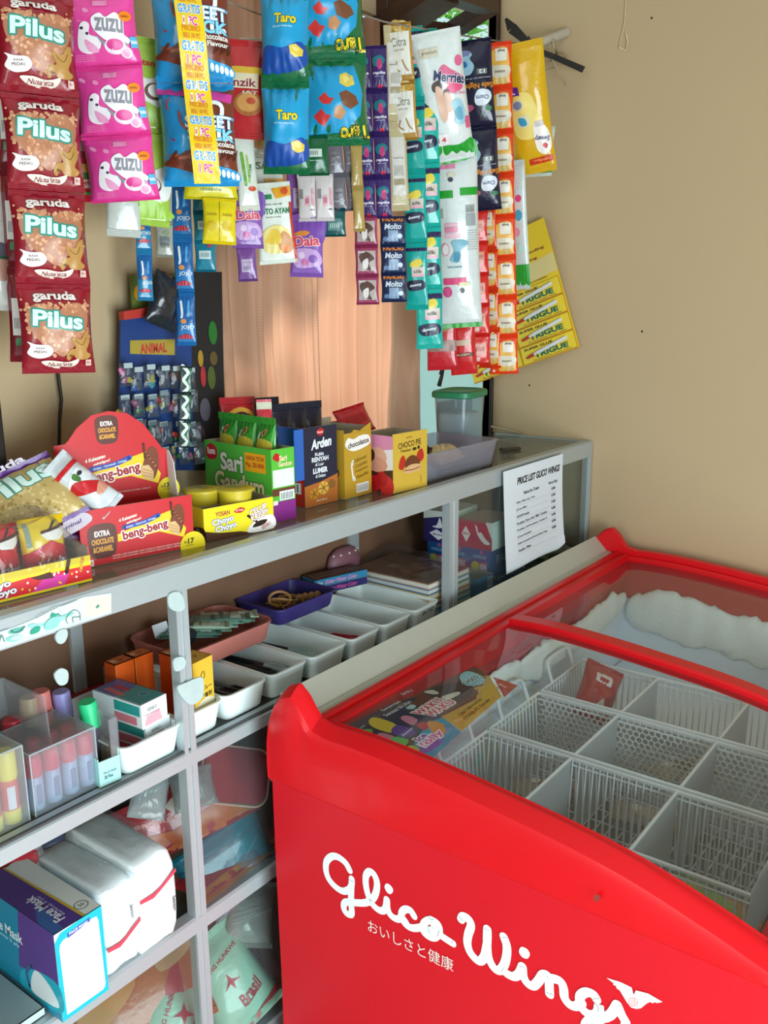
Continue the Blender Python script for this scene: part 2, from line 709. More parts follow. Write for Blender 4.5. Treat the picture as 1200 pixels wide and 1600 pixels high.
wbar('jamb', (1.600, WY - 0.03, 1.93), (1.640, WY + 0.03, 2.36))
wbar('jamb', (2.083, WY - 0.006, 1.02), (2.0975, WY + 0.024, 2.36))
wbar('jamb', (OX0, WY + 0.03, OZ0), (OX0 + 0.035, WY + 0.11, 2.02))
wbar('sill', (OX0, WY - 0.012, OZ0), (2.066, WY + 0.06, OZ0 + 0.035))
wbar('head', (1.60, WY - 0.03, 2.33), (2.097, WY + 0.03, 2.37))
wbar('transom', (OX0, WY + 0.03, 1.98), (1.62, WY + 0.10, 2.02))
SA, SD, SCx, SB2 = Vector((1.6096, 1.1900, 2.0036)), Vector((1.8395, 1.1900, 2.0352)), Vector((1.8300, 1.0819, 2.0651)), Vector((1.6000, 1.0490, 2.0334))
sash = empty('vent_sash', (0, 0, 0)); sash.parent = wf; sash.location = SA - wf.location


def sbar(a, b, w=0.036, h=0.03):
    a, b = Vector(a) - SA, Vector(b) - SA
    d = (b - a).normalized(); up = Vector((0, 0, 1)); s_ = d.cross(up).normalized(); u_ = s_.cross(d)
    q = MB(); p = [e + s_ * (sx * w / 2) + u_ * (sz * h / 2) for sz in (-1, 1) for e, sx in ((a, -1), (a, 1), (b, 1), (b, -1))]
    q.hexa(p, wood); return q.build('sash_bar', sash)


sbar(SA + Vector((.02, 0, 0)), SB2, 0.075, 0.035)
sbar(SA, SD, 0.03, 0.026)
sbar(SD, SCx, 0.034, 0.028)
sbar(SB2, SCx, 0.04, 0.03)

# peach curtain drawn over the left of the window
def curtain_tex():
    m_ = mat('peach_curtain', '#dba688', 0.8, var=0.0, trans=0.55)
    nt = m_.node_tree; b = nt.nodes['Principled BSDF']
    tc = nt.nodes.new('ShaderNodeTexCoord'); mp = nt.nodes.new('ShaderNodeMapping')
    mp.inputs['Rotation'].default_value = (0, math.radians(45), 0)
    ck = nt.nodes.new('ShaderNodeTexChecker'); ck.inputs['Scale'].default_value = 260
    ck.inputs['Color1'].default_value = lin('#d6a68c'); ck.inputs['Color2'].default_value = lin('#cf9e84')
    nt.links.new(tc.outputs['Object'], mp.inputs['Vector']); nt.links.new(mp.outputs['Vector'], ck.inputs['Vector'])
    nt.links.new(ck.outputs['Color'], b.inputs['Base Color'])
    for n in nt.nodes:
        if n.type == 'BSDF_TRANSLUCENT':
            nt.links.new(ck.outputs['Color'], n.inputs['Color'])
    return m_


cm = curtain_tex()
cur = empty('window_curtain', (1.155, WY + 0.002, 1.125), label='peach patterned fabric curtain drawn over the window behind the counter', cat='curtain')


def curtain(name, x0, x1, z0, z1, ph, nf, amp):
    def fn(u, v):
        x = x0 + (x1 - x0) * u; z = z0 + (z1 - z0) * v
        a = u * nf * 2 * PI + ph
        fall = 0.75 + 0.25 * v
        y = amp * fall * (math.sin(a) + 0.5 * math.sin(2.3 * a + 1.0) + 0.35 * math.sin(4.1 * a + 2)) + 0.012 * noise.noise(Vector((x * 7, z * 4, ph)))
        if v < 0.2:
            y += 0.010 * math.sin(a * 2.1 + 1) * (0.2 - v) * 5
        zz = z + 0.012 * math.sin(a * 0.8 + ph) * (1 - v)
        return (x, y, zz)
    q = MB(); q.grid(fn, 150, 40, cm); o = q.build(name, cur, True)
    return o


curtain('curtain_panel', -0.028, 0.375, -0.06, 0.88, 0.3, 3.0, 0.020)
curtain('curtain_panel', 0.36, 0.605, -0.07, 0.88, 2.0, 1.6, 0.020)
q = MB(); q.tube([(-0.028, 0.0, 0.87), (0.62, 0.0, 0.87)], 0.006, mat('curtain_rod_steel', '#c9c9c4', 0.3, 1.0), 10); q.build('curtain_rod', cur)

m = MB(); m.box((-1.7, WY + 0.03, -0.05), (6.0, 7.0, 0.0), mat('yard_concrete', '#a39a8c', 0.9, var=.15, scale=5)); struct('ground', m)
# outside: porch eave, a pale sheet, a bush
m = MB(); m.box((-0.5, WY + 0.12, 2.50), (3.2, WY + 0.75, 2.56), mat('eave_boards', '#cdbfa6', 0.9, var=0.05))
tag(m.build('porch_eave'), 'cream board eave outside above the window', 'eave')
def sheet(u, v):
    return (1.90 + 1.5 * u, 1.66 + 0.02 * math.sin(u * 21) + 0.01 * math.sin(v * 13 + u * 9), 2.18 * v)
m = MB(); m.grid(sheet, 40, 20, mat('pale_tarpaulin', '#a4c8c8', 0.6, var=0.05, scale=6, trans=0.3))
tag(m.build('tarpaulin', None, True), 'pale bluish sheet outside the uncovered right part of the window', 'tarpaulin')
leafm = [mat('leaf_green_a', '#5fae3a', 0.5, var=0.15, trans=0.3), mat('leaf_green_b', '#8fd05a', 0.5, var=0.15, trans=0.3)]
bush = empty('leafy_bush', (3.75, 2.40, 0), label='bright green leafy bush outside behind the vent above the window', cat='bush')
q = MB(); q.tube([(0, 0, 0), (0.02, 0.0, 1.0), (-0.02, 0.03, 1.9), (0.03, 0.02, 2.6)], [0.03, 0.025, 0.018, 0.01], mat('bark', '#5c4632', 0.9), 8); q.build('stem', bush)
rn = random.Random(5)
q = MB()
for i in range(900):
    c = Vector((rn.gauss(0, 0.30), rn.gauss(0, 0.16), 2.62 + rn.gauss(0, 0.22)))
    if c.z < 1.85: continue
    a = rn.random() * 6.28; s_ = 0.035 + 0.03 * rn.random()
    d = Vector((math.cos(a), math.sin(a), rn.uniform(-.7, .3))).normalized(); w_ = d.cross(Vector((rn.random() - .5, rn.random() - .5, 1))).normalized() * s_ * 0.35
    q.add([c - d * s_, c - w_, c + d * s_ * .2 - w_ * .6 + Vector((0, 0, .006)), c + d * s_, c + w_], [(0, 1, 2, 3, 4)], leafm[i % 2])
o = q.build('foliage', bush); o['kind'] = 'stuff'

sh = empty('leafy_bush', (1.50, 1.98, 0), label='unseen leafy bush added outside to cast leaf shadows on the peach curtain', cat='bush')  # unseen bush, added so its leaves throw shadow patches on the curtain
q = MB(); q.tube([(0, 0, 0), (0.03, 0.0, .9), (-.02, .02, 1.7)], [.025, .02, .01], mat('bark', '#5c4632', .9), 8); q.build('stem', sh)
q = MB()
for i in range(420):
    g = rn.choice(((-.18, 1.95), (.14, 2.16), (.02, 1.78), (-.30, 2.25)))
    c = Vector((g[0] + rn.gauss(0, .075), rn.gauss(0, .06), g[1] + rn.gauss(0, .07)))
    a = rn.random() * 6.28; s_ = 0.035 + 0.03 * rn.random()
    d = Vector((math.cos(a), math.sin(a), rn.uniform(-.7, .3))).normalized(); w_ = d.cross(Vector((rn.random() - .5, rn.random() - .5, 1))).normalized() * s_ * .45
    q.add([c - d * s_, c - w_, c + d * s_, c + w_], [(0, 1, 2, 3)], leafm[i % 2])
o = q.build('foliage', sh); o['kind'] = 'stuff'

# dark cabinet standing on the counter at the far left edge and the cable on the wall
cab = empty('dark_cabinet', (0.36, 1.125, 1.1068), label='dark brown upright cabinet on the counter at the far left edge', cat='cabinet')
dk = mat('dark_cabinet_varnish', '#1c1512', 0.4, var=0.2, scale=9)
CR = (0.6554, 1.1250, 1.2974)[0] - 0.36
q = MB(); q.rbox((-0.20, 0.012, 0), (CR, 0.065, 0.72), 0.004, dk); q.build('carcass', cab)
q = MB(); q.rbox((-0.195, 0.0, 0.01), (CR - .006, 0.012, 0.71), 0.003, dk); q.build('front_board', cab)
q = MB()
q.tube([((0.8037, 1.2060, 1.4565)[0], 1.206, 1.75), (0.7916, 1.2060, 1.3490), (0.7931, 1.2060, 1.3105), (0.7864, 1.2060, 1.2772), (0.7773, 1.2060, 1.1998), ((0.7773, 1.2060, 1.1998)[0], 1.206, 0.6)], 0.0028, mat('black_cable', '#1b1512', 0.5), 6)
tag(q.build('wall_cable', None, True), 'thin dark cable running down the back wall by the dark cabinet', 'cable')
q = MB(); q.tube([(2.078, 1.204, 1.02), (2.080, 1.205, 1.22), (2.078, 1.204, 1.236), (2.082, 1.206, 1.30)], 0.0026, mat('black_cable', '#1b1512'), 6)
q.tube([(2.078, 1.204, 1.125), (2.088, 1.16, 1.118), (2.09, 1.12, 1.112)], 0.003, mat('twine', '#b8a684', 0.9), 6)
tag(q.build('corner_cable', None, True), 'thin dark cable running down the corner beside the green lidded tub', 'cable')
# marks on the right wall
q = MB()
q.tube([(2.0950, 0.8888, 2.1035), (2.0950, 0.8893, 2.0581), (2.0950, 0.8965, 2.0237), (2.0950, 0.9001, 2.0058)], 0.0012, mat('twine_pale', '#d8c8a6', 0.9), 5)
q.tube([(2.0940, 0.8983, 2.0079), (2.0940, 0.8826, 1.9988), (2.0940, 0.8790, 2.0154), (2.0940, 0.8846, 2.0348)], 0.0016, mat('twine_pale', '#d8c8a6', 0.9), 5)
tag(q.build('wall_thread', None, True), 'pale loose thread stuck high on the right wall', 'thread')
q = MB()
for p in ((2.0970, 1.0593, 1.8084), (2.0970, 1.1034, 1.2377), (2.0970, 0.8281, 2.0569), (2.0970, 0.8099, 1.3781)):
    q.lathe([(0.0, -0.001), (0.0022, 0.0), (0.0026, 0.001)], mat('nail_hole', '#2c2018', 0.9), 8, Matrix.Translation(p) @ Matrix.Rotation(PI / 2, 4, 'Y'))
o = q.build('nail_holes', bpy.data.objects['wall_right'])

# ================================================================ glass display counter
alu = mat('brushed_aluminium', '#b4bdc0', 0.42, 0.35, var=0.08, scale=40, stretch=(1, 20, 20))
alu_d = mat('dark_aluminium', '#4a4d50', 0.5, 0.3, var=0.1)  # dark grey metal of the strip along the middle shelf front
glass_top = clear('counter_glass', '#e4ece8', 0.05, 0.10, '#a8a49a')
glass_sh = clear('shelf_glass', '#e0ebe6', 0.03, 0.06, '#a9b5b0')
glass_pane = clear('pane_glass', '#f2f7f6', 0.02, 0.035, '#d5e6ea')
CY, CD = 0.92, 1.192       # front face and back of the counter
CX0, CX1 = 0.0, 2.094
ctr = empty('display_counter', (CX0, CY, 0), label='long aluminium framed glass display counter under the window with shelves of stock', cat='counter')


def cbox(name, a, b, m_, bev=0.0, par=None):
    q = MB(); o0 = Vector((CX0, CY, 0))
    if bev: q.rbox(Vector(a) - o0, Vector(b) - o0, bev, m_)
    else: q.box(Vector(a) - o0, Vector(b) - o0, m_)
    return q.build(name, par or ctr)


def rail(name, z0, z1):
    """hollow aluminium rail with a raised lip and a groove"""
    q = MB(); w = CX1 - CX0
    q.prism([(0, z0), (0, z1 - .003), (.004, z1), (.022, z1), (.022, z1 - .004), (.010, z1 - .004), (.010, z0 + .004), (.016, z0 + .004), (.016, z0)], 0.0, w, alu, 'x')
    return q.build(name, ctr)


rail('top_rail', 1.070, 1.1085)
cbox('top_glass', (CX0, CY + .008, 1.098), (CX1, CD, 1.1065), glass_top)
cbox('end_rail', (CX1 - .016, CY + .022, 1.070), (CX1, CD, 1.108), alu)
cbox('back_rail', (CX0, CD - .016, 1.070), (CX1, CD, 1.098), alu)
for z0, z1, nm in ((0.810, 0.8326, 'middle'), (0.540, 0.565, 'lower'), (0.235, 0.275, 'bottom')):
    rail(nm + '_rail', z0, z1)
    cbox('back_rail', (CX0, CD - .014, z0), (CX1, CD, z1 - .008), alu)
cbox('middle_shelf', (CX0, CY + .012, 0.8265), (CX1, CD - .016, 0.8325), glass_sh)
cbox('shelf_edge', (CX0, CY + .0015, 0.8327), (CX1, CY + .0065, 0.8360), alu_d)
cbox('lower_shelf', (CX0, CY + .012, 0.557), (CX1, CD - .016, 0.563), glass_sh)
cbox('bottom_board', (CX0, CY + .012, 0.254), (CX1, CD - .016, 0.272), mat('bottom_board_paint', '#b3a58e', 0.6))
cbox('back_panel', (CX0, CD - .012, 0.14), (CX1, CD - .004, 1.07), mat('brown_sliding_back', '#7a5843', 0.6, var=0.2, scale=10))
for px0, px1 in ((0.7515, 0.7725), (1.436, 1.468), (2.078, 2.094), (0.0, 0.02)):
    q = MB()
    w = px1 - px0
    q.prism([(0, 0), (w * .3, 0), (w * .33, .002), (w * .52, .002), (w * .55, 0), (w, 0), (w, .018), (0, .018)], 0.10, 1.070, alu, 'z', Matrix.Translation((px0 - CX0, .0005, 0)))
    q.build('post', ctr)
    cbox('post', (px0, CD - .018, 0.10), (px1, CD - .001, 1.07), alu)
cbox('plinth', (CX0 + .02, CY + .02, 0.0), (CX1 - .02, CD - .02, 0.254), mat('plinth_board', '#6f5a45', .6, var=.15))
for fx in ():
    cbox('foot', (fx, CY + .01, 0.0), (fx + .03, CY + .04, 0.10), alu); cbox('foot', (fx, CD - .05, 0.0), (fx + .03, CD - .02, 0.10), alu)
cbox('end_glass', (CX1 - .009, CY + .02, 0.14), (CX1 - .004, CD - .018, 1.07), glass_pane)
cbox('front_pane', (0.773, CY + .004, 0.5655), (1.436, CY + .008, 0.806), glass_pane)
cbox('front_pane', (0.773, CY + .004, 0.276), (1.436, CY + .008, 0.538), glass_pane)
cbox('front_pane', (0.02, CY + .004, 0.276), (0.751, CY + .008, 0.538), glass_pane)
cbox('front_pane', (1.469, CY + .004, 0.8385), (2.077, CY + .008, 1.068), glass_pane)

# tape remains and the worn picture sticker stuck to the frame
tape = mat('old_white_tape', '#b3c3c2', 0.75, var=0.10, scale=90, bump=0.3)
rn = random.Random(8)


def scrap(pts, y=CY - .0012, th=0.0022):
    q = MB(); c = (sum(p[0] for p in pts) / len(pts), sum(p[1] for p in pts) / len(pts))
    P = spline(pts, 4)
    q.prism([(p[0] - CX0, p[1]) for p in P], y - CY - th, y - CY + 0.0005, tape, 'y')
    return q.build('tape_scrap', ctr)


scrap([(0.7379, 1.0712), (0.7523, 1.0727), (0.7615, 1.0629), (0.7636, 1.0458), (0.7501, 1.0451), (0.7377, 1.0550)])
scrap([(0.7394, 0.9793), (0.7539, 0.9782), (0.7600, 0.9686), (0.7548, 0.9609), (0.7402, 0.9622)])
scrap([(0.7422, 0.9375), (0.7571, 0.9387), (0.7862, 0.9370), (0.7886, 0.9196), (0.7852, 0.9061), (0.7660, 0.9027), (0.7509, 0.9171)])
scrap([(0.5664, 1.0667), (0.5731, 1.0727), (0.5816, 1.0709), (0.5826, 1.0633), (0.5774, 1.0559), (0.5697, 1.0567)])
scrap([(0.5631, 1.0178), (0.5724, 1.0229), (0.5813, 1.0156), (0.5791, 1.0022), (0.5685, 1.0026)], CY + .0035)
q = MB()
S = planeS((0.0, -0.0006, 0.0), (1, 0, 0), (0, 0, 1))
x0, x1 = 0.30, 0.648
art(q, [('p', '#d3e6e4', [(x0, 1.0725), (x1, 1.0725), (x1 + .002, 1.098), (0.610, 1.1035), (0.575, 1.1005), (0.55, 1.096), (0.52, 1.093), (x0, 1.094)]),
        ('p', '#d9d2c4', [(0.608, 1.0745), (x1, 1.0745), (x1 + .001, 1.096), (0.612, 1.102)]),
        ('r', '#c9dada', x0, 1.0725, 0.620, 1.0765)], S, 1.0, 0.1)
rn = random.Random(3)
it = []
for i in range(26):
    cx, cz = rn.uniform(.40, .60), rn.uniform(1.079, 1.089)
    it.append(('e', rn.choice(['#9fd6d0', '#7fc7bd', '#b9e2de', '#5fae9f']), cx, cz, rn.uniform(.004, .012), rn.uniform(.0015, .0035), rn.uniform(-.4, .4)))
it += [('b', '#2f9d84', [(.566, 1.0965), (.572, 1.093), (.580, 1.0975), (.574, 1.0935), (.578, 1.089), (.571, 1.0915), (.563, 1.091)]),
       ('s', '#5d7b78', [(.585, 1.0775), (.583, 1.083), (.588, 1.089), (.595, 1.0915), (.602, 1.086), (.602, 1.0765)], .0009),
       ('s', '#5d7b78', [(.592, 1.083), (.592, 1.0765)], .0009), ('s', '#5d7b78', [(.592, 1.083), (.602, 1.081)], .0009),
       ('b', '#8fcfc6', [(.555, 1.078), (.556, 1.087), (.566, 1.091), (.574, 1.088), (.571, 1.078)]),
       ('s', '#4f8d84', [(.513, 1.090), (.517, 1.0865), (.524, 1.0865), (.529, 1.0905)], .0018),
       ('s', '#6d8583', [(.486, 1.079), (.488, 1.090), (.4855, 1.080)], .0015), ('s', '#6d8583', [(.496, 1.0785), (.5005, 1.089), (.503, 1.0805)], .0012),
       ('s', '#4f7d78', [(.470, 1.079), (.475, 1.086)], .0014), ('b', '#2f9d84', [(.535, 1.079), (.540, 1.086), (.548, 1.085), (.546, 1.079)]),
       ('e', '#2f9d84', .628, 1.0865, .003, .0012, .5)]
it += [('s', '#a9b9b8', [(.30 + k * .03, 1.0925 + .0012 * math.sin(k * 2)) for k in range(8)], .0008),
       ('s', '#97a8a6', [(.545, 1.096), (.552, 1.0995), (.56, 1.099), (.568, 1.1025), (.58, 1.1015), (.60, 1.1025)], .0008)]
art(q, it, planeS((0.0, -0.0009, 0.0), (1, 0, 0), (0, 0, 1)), 1.0, 0.1)
q.build('worn_sticker', ctr)

# price list hung on the top rail
pl = empty('price_list_sheet', (1.7673, 0.9150, 1.1022), label='white printed price list sheet hung on the front of the counter', cat='sheet')
PW = 0.282


def paperS(x, y, f):
    u, v = x / PW + .5, y / 0.226 + 1.0
    yy = -0.004 - 0.012 * (1 - v) ** 2 * (0.3 + u) - 0.004 * math.sin(u * 5 + 1) * (1 - v)
    xx = x + 0.012 * (1 - v) * (1 - u) - 0.0 * v
    zz = y + 0.004 * (1 - v) ** 3 * math.sin(u * 3)
    if u > 0.9 and v < 0.12: zz += (u - .9) * .12
    return Vector((xx, yy - f, zz))


q = MB(); pm = mat('white_paper', '#dfe6ee', 0.8, var=0.02)
q.grid(lambda u, v: paperS((u - .5) * PW, (v - 1) * 0.226, 0), 16, 14, pm)
q.build('paper', pl, True)
rows = [('Waku Waku Cup / Choc', '3,000'), ('JCone Mini', '3,500'), ('WOOW Fruitiku', '3,500'), ('Frostbite Choco Nut / Milk / Cookies', '4,500'),
        ('Frostbite CUP Strawberry, Cookies N', '4,500'), ('JCone Royaltier', '4,500'), ('HAKU Strawberry/Choco/Vanilla Crispy', '5,000'), ('Vanilla / Matc', '')]
it = [('t', '#23262c', 'PRICE LIST GLICO WINGS', .022, -.0305, .208, .0160, {'bold': .035, 'sh': .25, 'rot': 0}),
      ('t', '#34373d', 'Nama Ice Cream', -.015, -.060, .075, .0080, {'bold': .02}), ('t', '#34373d', 'Harga (Rp)', .092, -.060, .044, .0080, {'bold': .02})]
for i, (a, b) in enumerate(rows):
    z = -.078 - i * .0155
    wd = min(.150, .0042 * len(a) + .006)
    it.append(('t', '#4a4d54', a, -.088 + wd / 2, z, wd, .0062, {'bold': .012}))
    if b: it.append(('t', '#3a3d44', b, .094, z + .003, .020, .0070, {'bold': .025}))
    it.append(('r', '#b9c0cc', -.09, z - .0065, .115, z - .0061))
q = MB(); art(q, it, paperS, 1.0, 0.03, 0.0006, 0.00002); q.build('printed_lines', pl)

# ================================================================ chest freezer with sliding curved glass
red = mat('freezer_red_plastic', '#d80716', 0.36, var=0.03, scale=20, coat=0.08, spec=0.35)
red_b = mat('freezer_red_panel', '#d20d20', 0.42, var=0.03, scale=8, bump=0.05, bscale=300, spec=0.35)
grey_t = mat('freezer_grey_trim', '#b7b9ae', 0.4, 0.1, var=0.03)
whitep = mat('freezer_white_liner', '#e6f0fa', 0.5, var=0.03)
fg = clear('freezer_glass', '#eef4f4', 0.03, 0.04, '#b9c6c8', 1.45)
fz = empty('chest_freezer', (0.874, 0.53, 0), label='red ice cream chest freezer with curved sliding glass lids in front of the counter', cat='freezer')
FX, FY = 0.874, 0.53
RIDGE = [(0.905, 0.882), (0.862, 0.858), (0.853, 0.822), (0.8585, 0.75), (0.8585, 0.681), (0.852, 0.576), (0.843, 0.481), (0.834, 0.394), (0.821, 0.314), (0.808, 0.269), (0.787, 0.195), (0.765, 0.14)]


def ridge(y):
    P = [(b, a) for a, b in RIDGE]
    P.sort()
    if y <= P[0][0]: return P[0][1]
    for (y0, z0), (y1, z1) in zip(P, P[1:]):
        if y <= y1: return z0 + (z1 - z0) * (y - y0) / (y1 - y0)
    return P[-1][1]


def smooth_ridge(y):
    y = min(y, 0.79)
    s = 0; n = 0
    for k in range(-3, 4):
        s += ridge(min(0.79, y + k * .012)); n += 1
    return s / n


YS = [0.79 - i * (0.79 - 0.135) / 30 for i in range(31)]


def endcap(xo, xi, sgn, name):
    """moulded red end cap: outer skirt, sloping shoulder, rounded ridge, and the raised ear at the back"""
    q = MB()
    L = []
    ys = [0.883, 0.882, 0.878, 0.868, 0.852, 0.834, 0.818, 0.805, 0.795] + YS[1:] + [0.115, 0.11]
    top = {0.883: .800, 0.882: .835, 0.878: .862, 0.868: .885, 0.852: .901, 0.834: .908, 0.818: .895, 0.805: .877, 0.795: .866}
    rows = []
    for y in ys:
        zt = top.get(y, smooth_ridge(y) + .004 if y > .13 else .755)
        ear = y > 0.8
        sh = 0.014
        rows.append([(xo + sgn * .0075, 0.742), (xo + sgn * .001, 0.752), (xo, zt - sh - .012), (xo + sgn * .004, zt - sh), (xo + sgn * .018, zt - .003), (xo + sgn * .024, zt), (xi - sgn * .003, zt), (xi, zt - .003), (xi, zt - .03), (xi, 0.745)])
    nc = len(rows[0])
    vs = [(c[0] - FX, y - FY, c[1]) for y, r_ in zip(ys, rows) for c in r_]
    fs = []
    for i in range(len(ys) - 1):
        for k in range(nc - 1):
            f = (i * nc + k, i * nc + k + 1, (i + 1) * nc + k + 1, (i + 1) * nc + k)
            fs.append(f if sgn > 0 else f[::-1])
    fs.append(tuple(range(nc)) if sgn < 0 else tuple(range(nc))[::-1])
    e = (len(ys) - 1) * nc
    fs.append(tuple(e + k for k in range(nc)) if sgn > 0 else tuple(e + k for k in range(nc))[::-1])
    q.add(vs, fs, red)
    return q.build(name, fz, 0.45)


endcap(0.874, 0.905, 1, 'end_cap')
endcap(2.072, 2.030, -1, 'end_cap')

# lower body: bowed end panels, back and front
def endpanel(x, sgn):
    q = MB()
    def fn(u, v):
        y = 0.118 + (0.879 - 0.118) * u; z = 0.06 + (0.758 - 0.06) * v
        bow = 0.006 * math.sin(PI * u) - 0.024 * (1 - v) ** 2
        return (x - sgn * bow * .5 - FX, y - FY, z)
    q.grid(fn, 24, 20, red_b, flip=sgn > 0)
    return q.build('end_panel', fz, True)


endpanel(0.880, 1); endpanel(2.064, -1)
q = MB(); q.box((0.010, 0.345, 0.06), (1.186, 0.350, 0.80), red_b); q.build('back_panel', fz)
q = MB(); q.box((0.010, -0.412, 0.06), (1.186, -0.400, 0.75), red_b); q.build('front_panel', fz)
q = MB(); q.box((0.03, -0.39, 0.03), (1.17, 0.34, 0.06), mat('black_base', '#1d1d1f', 0.6)); q.build('base', fz)
for cx in (0.08, 1.12):
    for cy in (-0.34, 0.29):
        q = MB(); q.lathe([(0.0, 0.0), (0.018, 0.0), (0.022, 0.012), (0.018, 0.03), (0, 0.03)], mat('black_base', '#1d1d1f'), 14, Matrix.Translation((cx, cy, 0))); q.build('caster', fz)
# grey sloping trim along the back, red inner strips
X0, X1 = 0.905, 2.030
q = MB()
q.prism([(0.880, 0.800), (0.880, 0.878), (0.874, 0.882), (0.842, 0.850), (0.836, 0.850), (0.826, 0.846), (0.826, 0.800)], X0, X1, grey_t, 'x', Matrix.Translation((-FX, -FY, 0)))
q.build('back_trim', fz)
q = MB()
q.prism([(0.826, 0.80), (0.826, 0.849), (0.818, 0.853), (0.808, 0.853), (0.806, 0.848), (0.796, 0.848), (0.792, 0.853), (0.782, 0.853), (0.780, 0.80)], X0, X1, red, 'x', Matrix.Translation((-FX, -FY, 0)))
q.build('back_track', fz)
q = MB()
q.prism([(0.110, 0.745), (0.112, 0.768), (0.122, 0.780), (0.150, 0.786), (0.172, 0.780), (0.185, 0.772), (0.185, 0.745)], X0, X1, red, 'x', Matrix.Translation((-FX, -FY, 0)))
q.build('front_track', fz)


def glasslid(name, xa, xb, dz, barside):
    par = empty(name, (0, 0, 0)); par.parent = fz
    q = MB()
    q.grid(lambda u, v: (xa + (xb - xa) * u - FX, YS[0] - .004 - v * (YS[0] - .175) - FY, smooth_ridge(YS[0] - .004 - v * (YS[0] - .175)) + dz), 2, 30, fg, flip=True)
    q.build('curved_glass', par, True)
    for xs, xe, nm in barside:
        q = MB(); rows = []
        n = 30
        for i in range(n + 1):
            y = YS[0] - .004 - i / n * (YS[0] - .175); z = smooth_ridge(y) + dz
            rows.append([(xs, z - .004), (xs, z + .007), (xs + .004, z + .011), (xe - .004, z + .011), (xe, z + .007), (xe, z - .004)])
        ys = [YS[0] - .004 - i / n * (YS[0] - .175) for i in range(n + 1)]
        vs = [(c[0] - FX, y - FY, c[1]) for y, r_ in zip(ys, rows) for c in r_]
        fs = [(i * 6 + k, i * 6 + (k + 1) % 6, (i + 1) * 6 + (k + 1) % 6, (i + 1) * 6 + k)[::-1] for i in range(n) for k in range(6)]
        fs += [tuple(range(6)), tuple(n * 6 + k for k in range(6))[::-1]]
        q.add(vs, fs, red); q.build(nm, par, 0.5)
    return par


lid1 = glasslid('glass_lid', 0.908, 1.475, -0.008, [(1.437, 1.475, 'lid_frame'), (0.9055, 0.915, 'lid_frame')])
lid2 = glasslid('glass_lid', 1.445, 2.028, -0.020, [(1.448, 1.470, 'lid_frame'), (2.016, 2.029, 'lid_frame')])

# white liner, compressor step and red inner band
q = MB()
def wallq(p, q_, z0, z1, mm, th=0.004):
    pass
ix0, ix1, iy0, iy1 = 0.925, 2.015, 0.195, 0.785
V = lambda x, y, z: (x - FX, y - FY, z)
def ring(z0, z1, mm, name):
    q = MB()
    c = [(ix0, iy0), (ix1, iy0), (ix1, iy1), (ix0, iy1)]
    for (a, b) in zip(c, c[1:] + c[:1]):
        q.add([V(*a, z0), V(*b, z0), V(*b, z1), V(*a, z1)], [(0, 1, 2, 3)], mm)
    return q.build(name, fz)
ring(0.36, 0.745, whitep, 'liner')
rim_red = mat('inner_rim_red', '#b8222a', 0.3, var=0.03)
def rim(name, pts):
    q = MB(); q.add([V(*p) for p in pts], [(0, 1, 2, 3)], rim_red); q.build(name, fz)
rim('inner_band', [(ix1, iy0, .745), (ix1, iy1, .745), (2.030, .79, .836), (2.030, .17, .775)])
rim('inner_band', [(ix0, iy0, .745), (ix0, iy1, .745), (0.905, .79, .838), (0.905, .17, .775)])
rim('inner_band', [(ix0, iy1, .745), (ix1, iy1, .745), (2.030, .79, .84), (.905, .79, .84)])
q = MB(); q.box(V(ix0, iy0, .35), V(ix1, iy1, .36), mat('liner_floor', '#8a8884', .7, var=.2, scale=20)); q.build('liner_floor', fz)
q = MB(); q.rbox(V(1.735, iy0, .36), V(ix1, iy1, .585), .012, whitep, 3); q.build('compressor_step', fz)
# frost grown along the upper liner
frost = mat('frost', '#eef4f0', 0.9, var=0.05, scale=120, bump=0.8, bscale=120)
def frostbar(pts, r, name='frost'):
    q = MB(); P = spline(pts, 10, False)
    seg = 12
    n = len(P); vs, fs = [], []
    for i, p in enumerate(P):
        p = Vector(p); a = Vector(P[max(i - 1, 0)]); b = Vector(P[min(i + 1, n - 1)])
        t = (b - a).normalized(); s_ = t.cross(Vector((0, 0, 1))).normalized()
        e_ = min(1.0, 0.35 + 4 * min(i, n - 1 - i) / n)
        for k in range(seg):
            an = 2 * PI * k / seg
            d = s_ * math.cos(an) * .30 + Vector((0, 0, 1)) * math.sin(an)
            nn = 1 + 0.45 * noise.noise(p * 22 + d * 0.7) + 0.2 * noise.noise(p * 60 + d * 2)
            vs.append(p + d * r * nn * e_ - Vector((FX, FY, 0)))
    for i in range(n - 1):
        for k in range(seg):
            fs.append((i * seg + k, i * seg + (k + 1) % seg, (i + 1) * seg + (k + 1) % seg, (i + 1) * seg + k))
    fs += [tuple(range(seg))[::-1], tuple((n - 1) * seg + k for k in range(seg))]
    q.add(vs, fs, frost); return q.build(name, fz, True)
frostbar([(2.010, .775, .715), (2.008, .70, .722), (2.008, .58, .714), (2.010, .45, .704), (2.010, .33, .694), (2.010, .21, .684)], .056)
frostbar([(2.0, .778, .75), (1.90, .777, .742), (1.78, .777, .735), (1.66, .777, .733), (1.56, .778, .735), (1.47, .779, .742)], .036)
frostbar([(1.49, .779, .74), (1.40, .780, .755), (1.34, .780, .748)], .022)

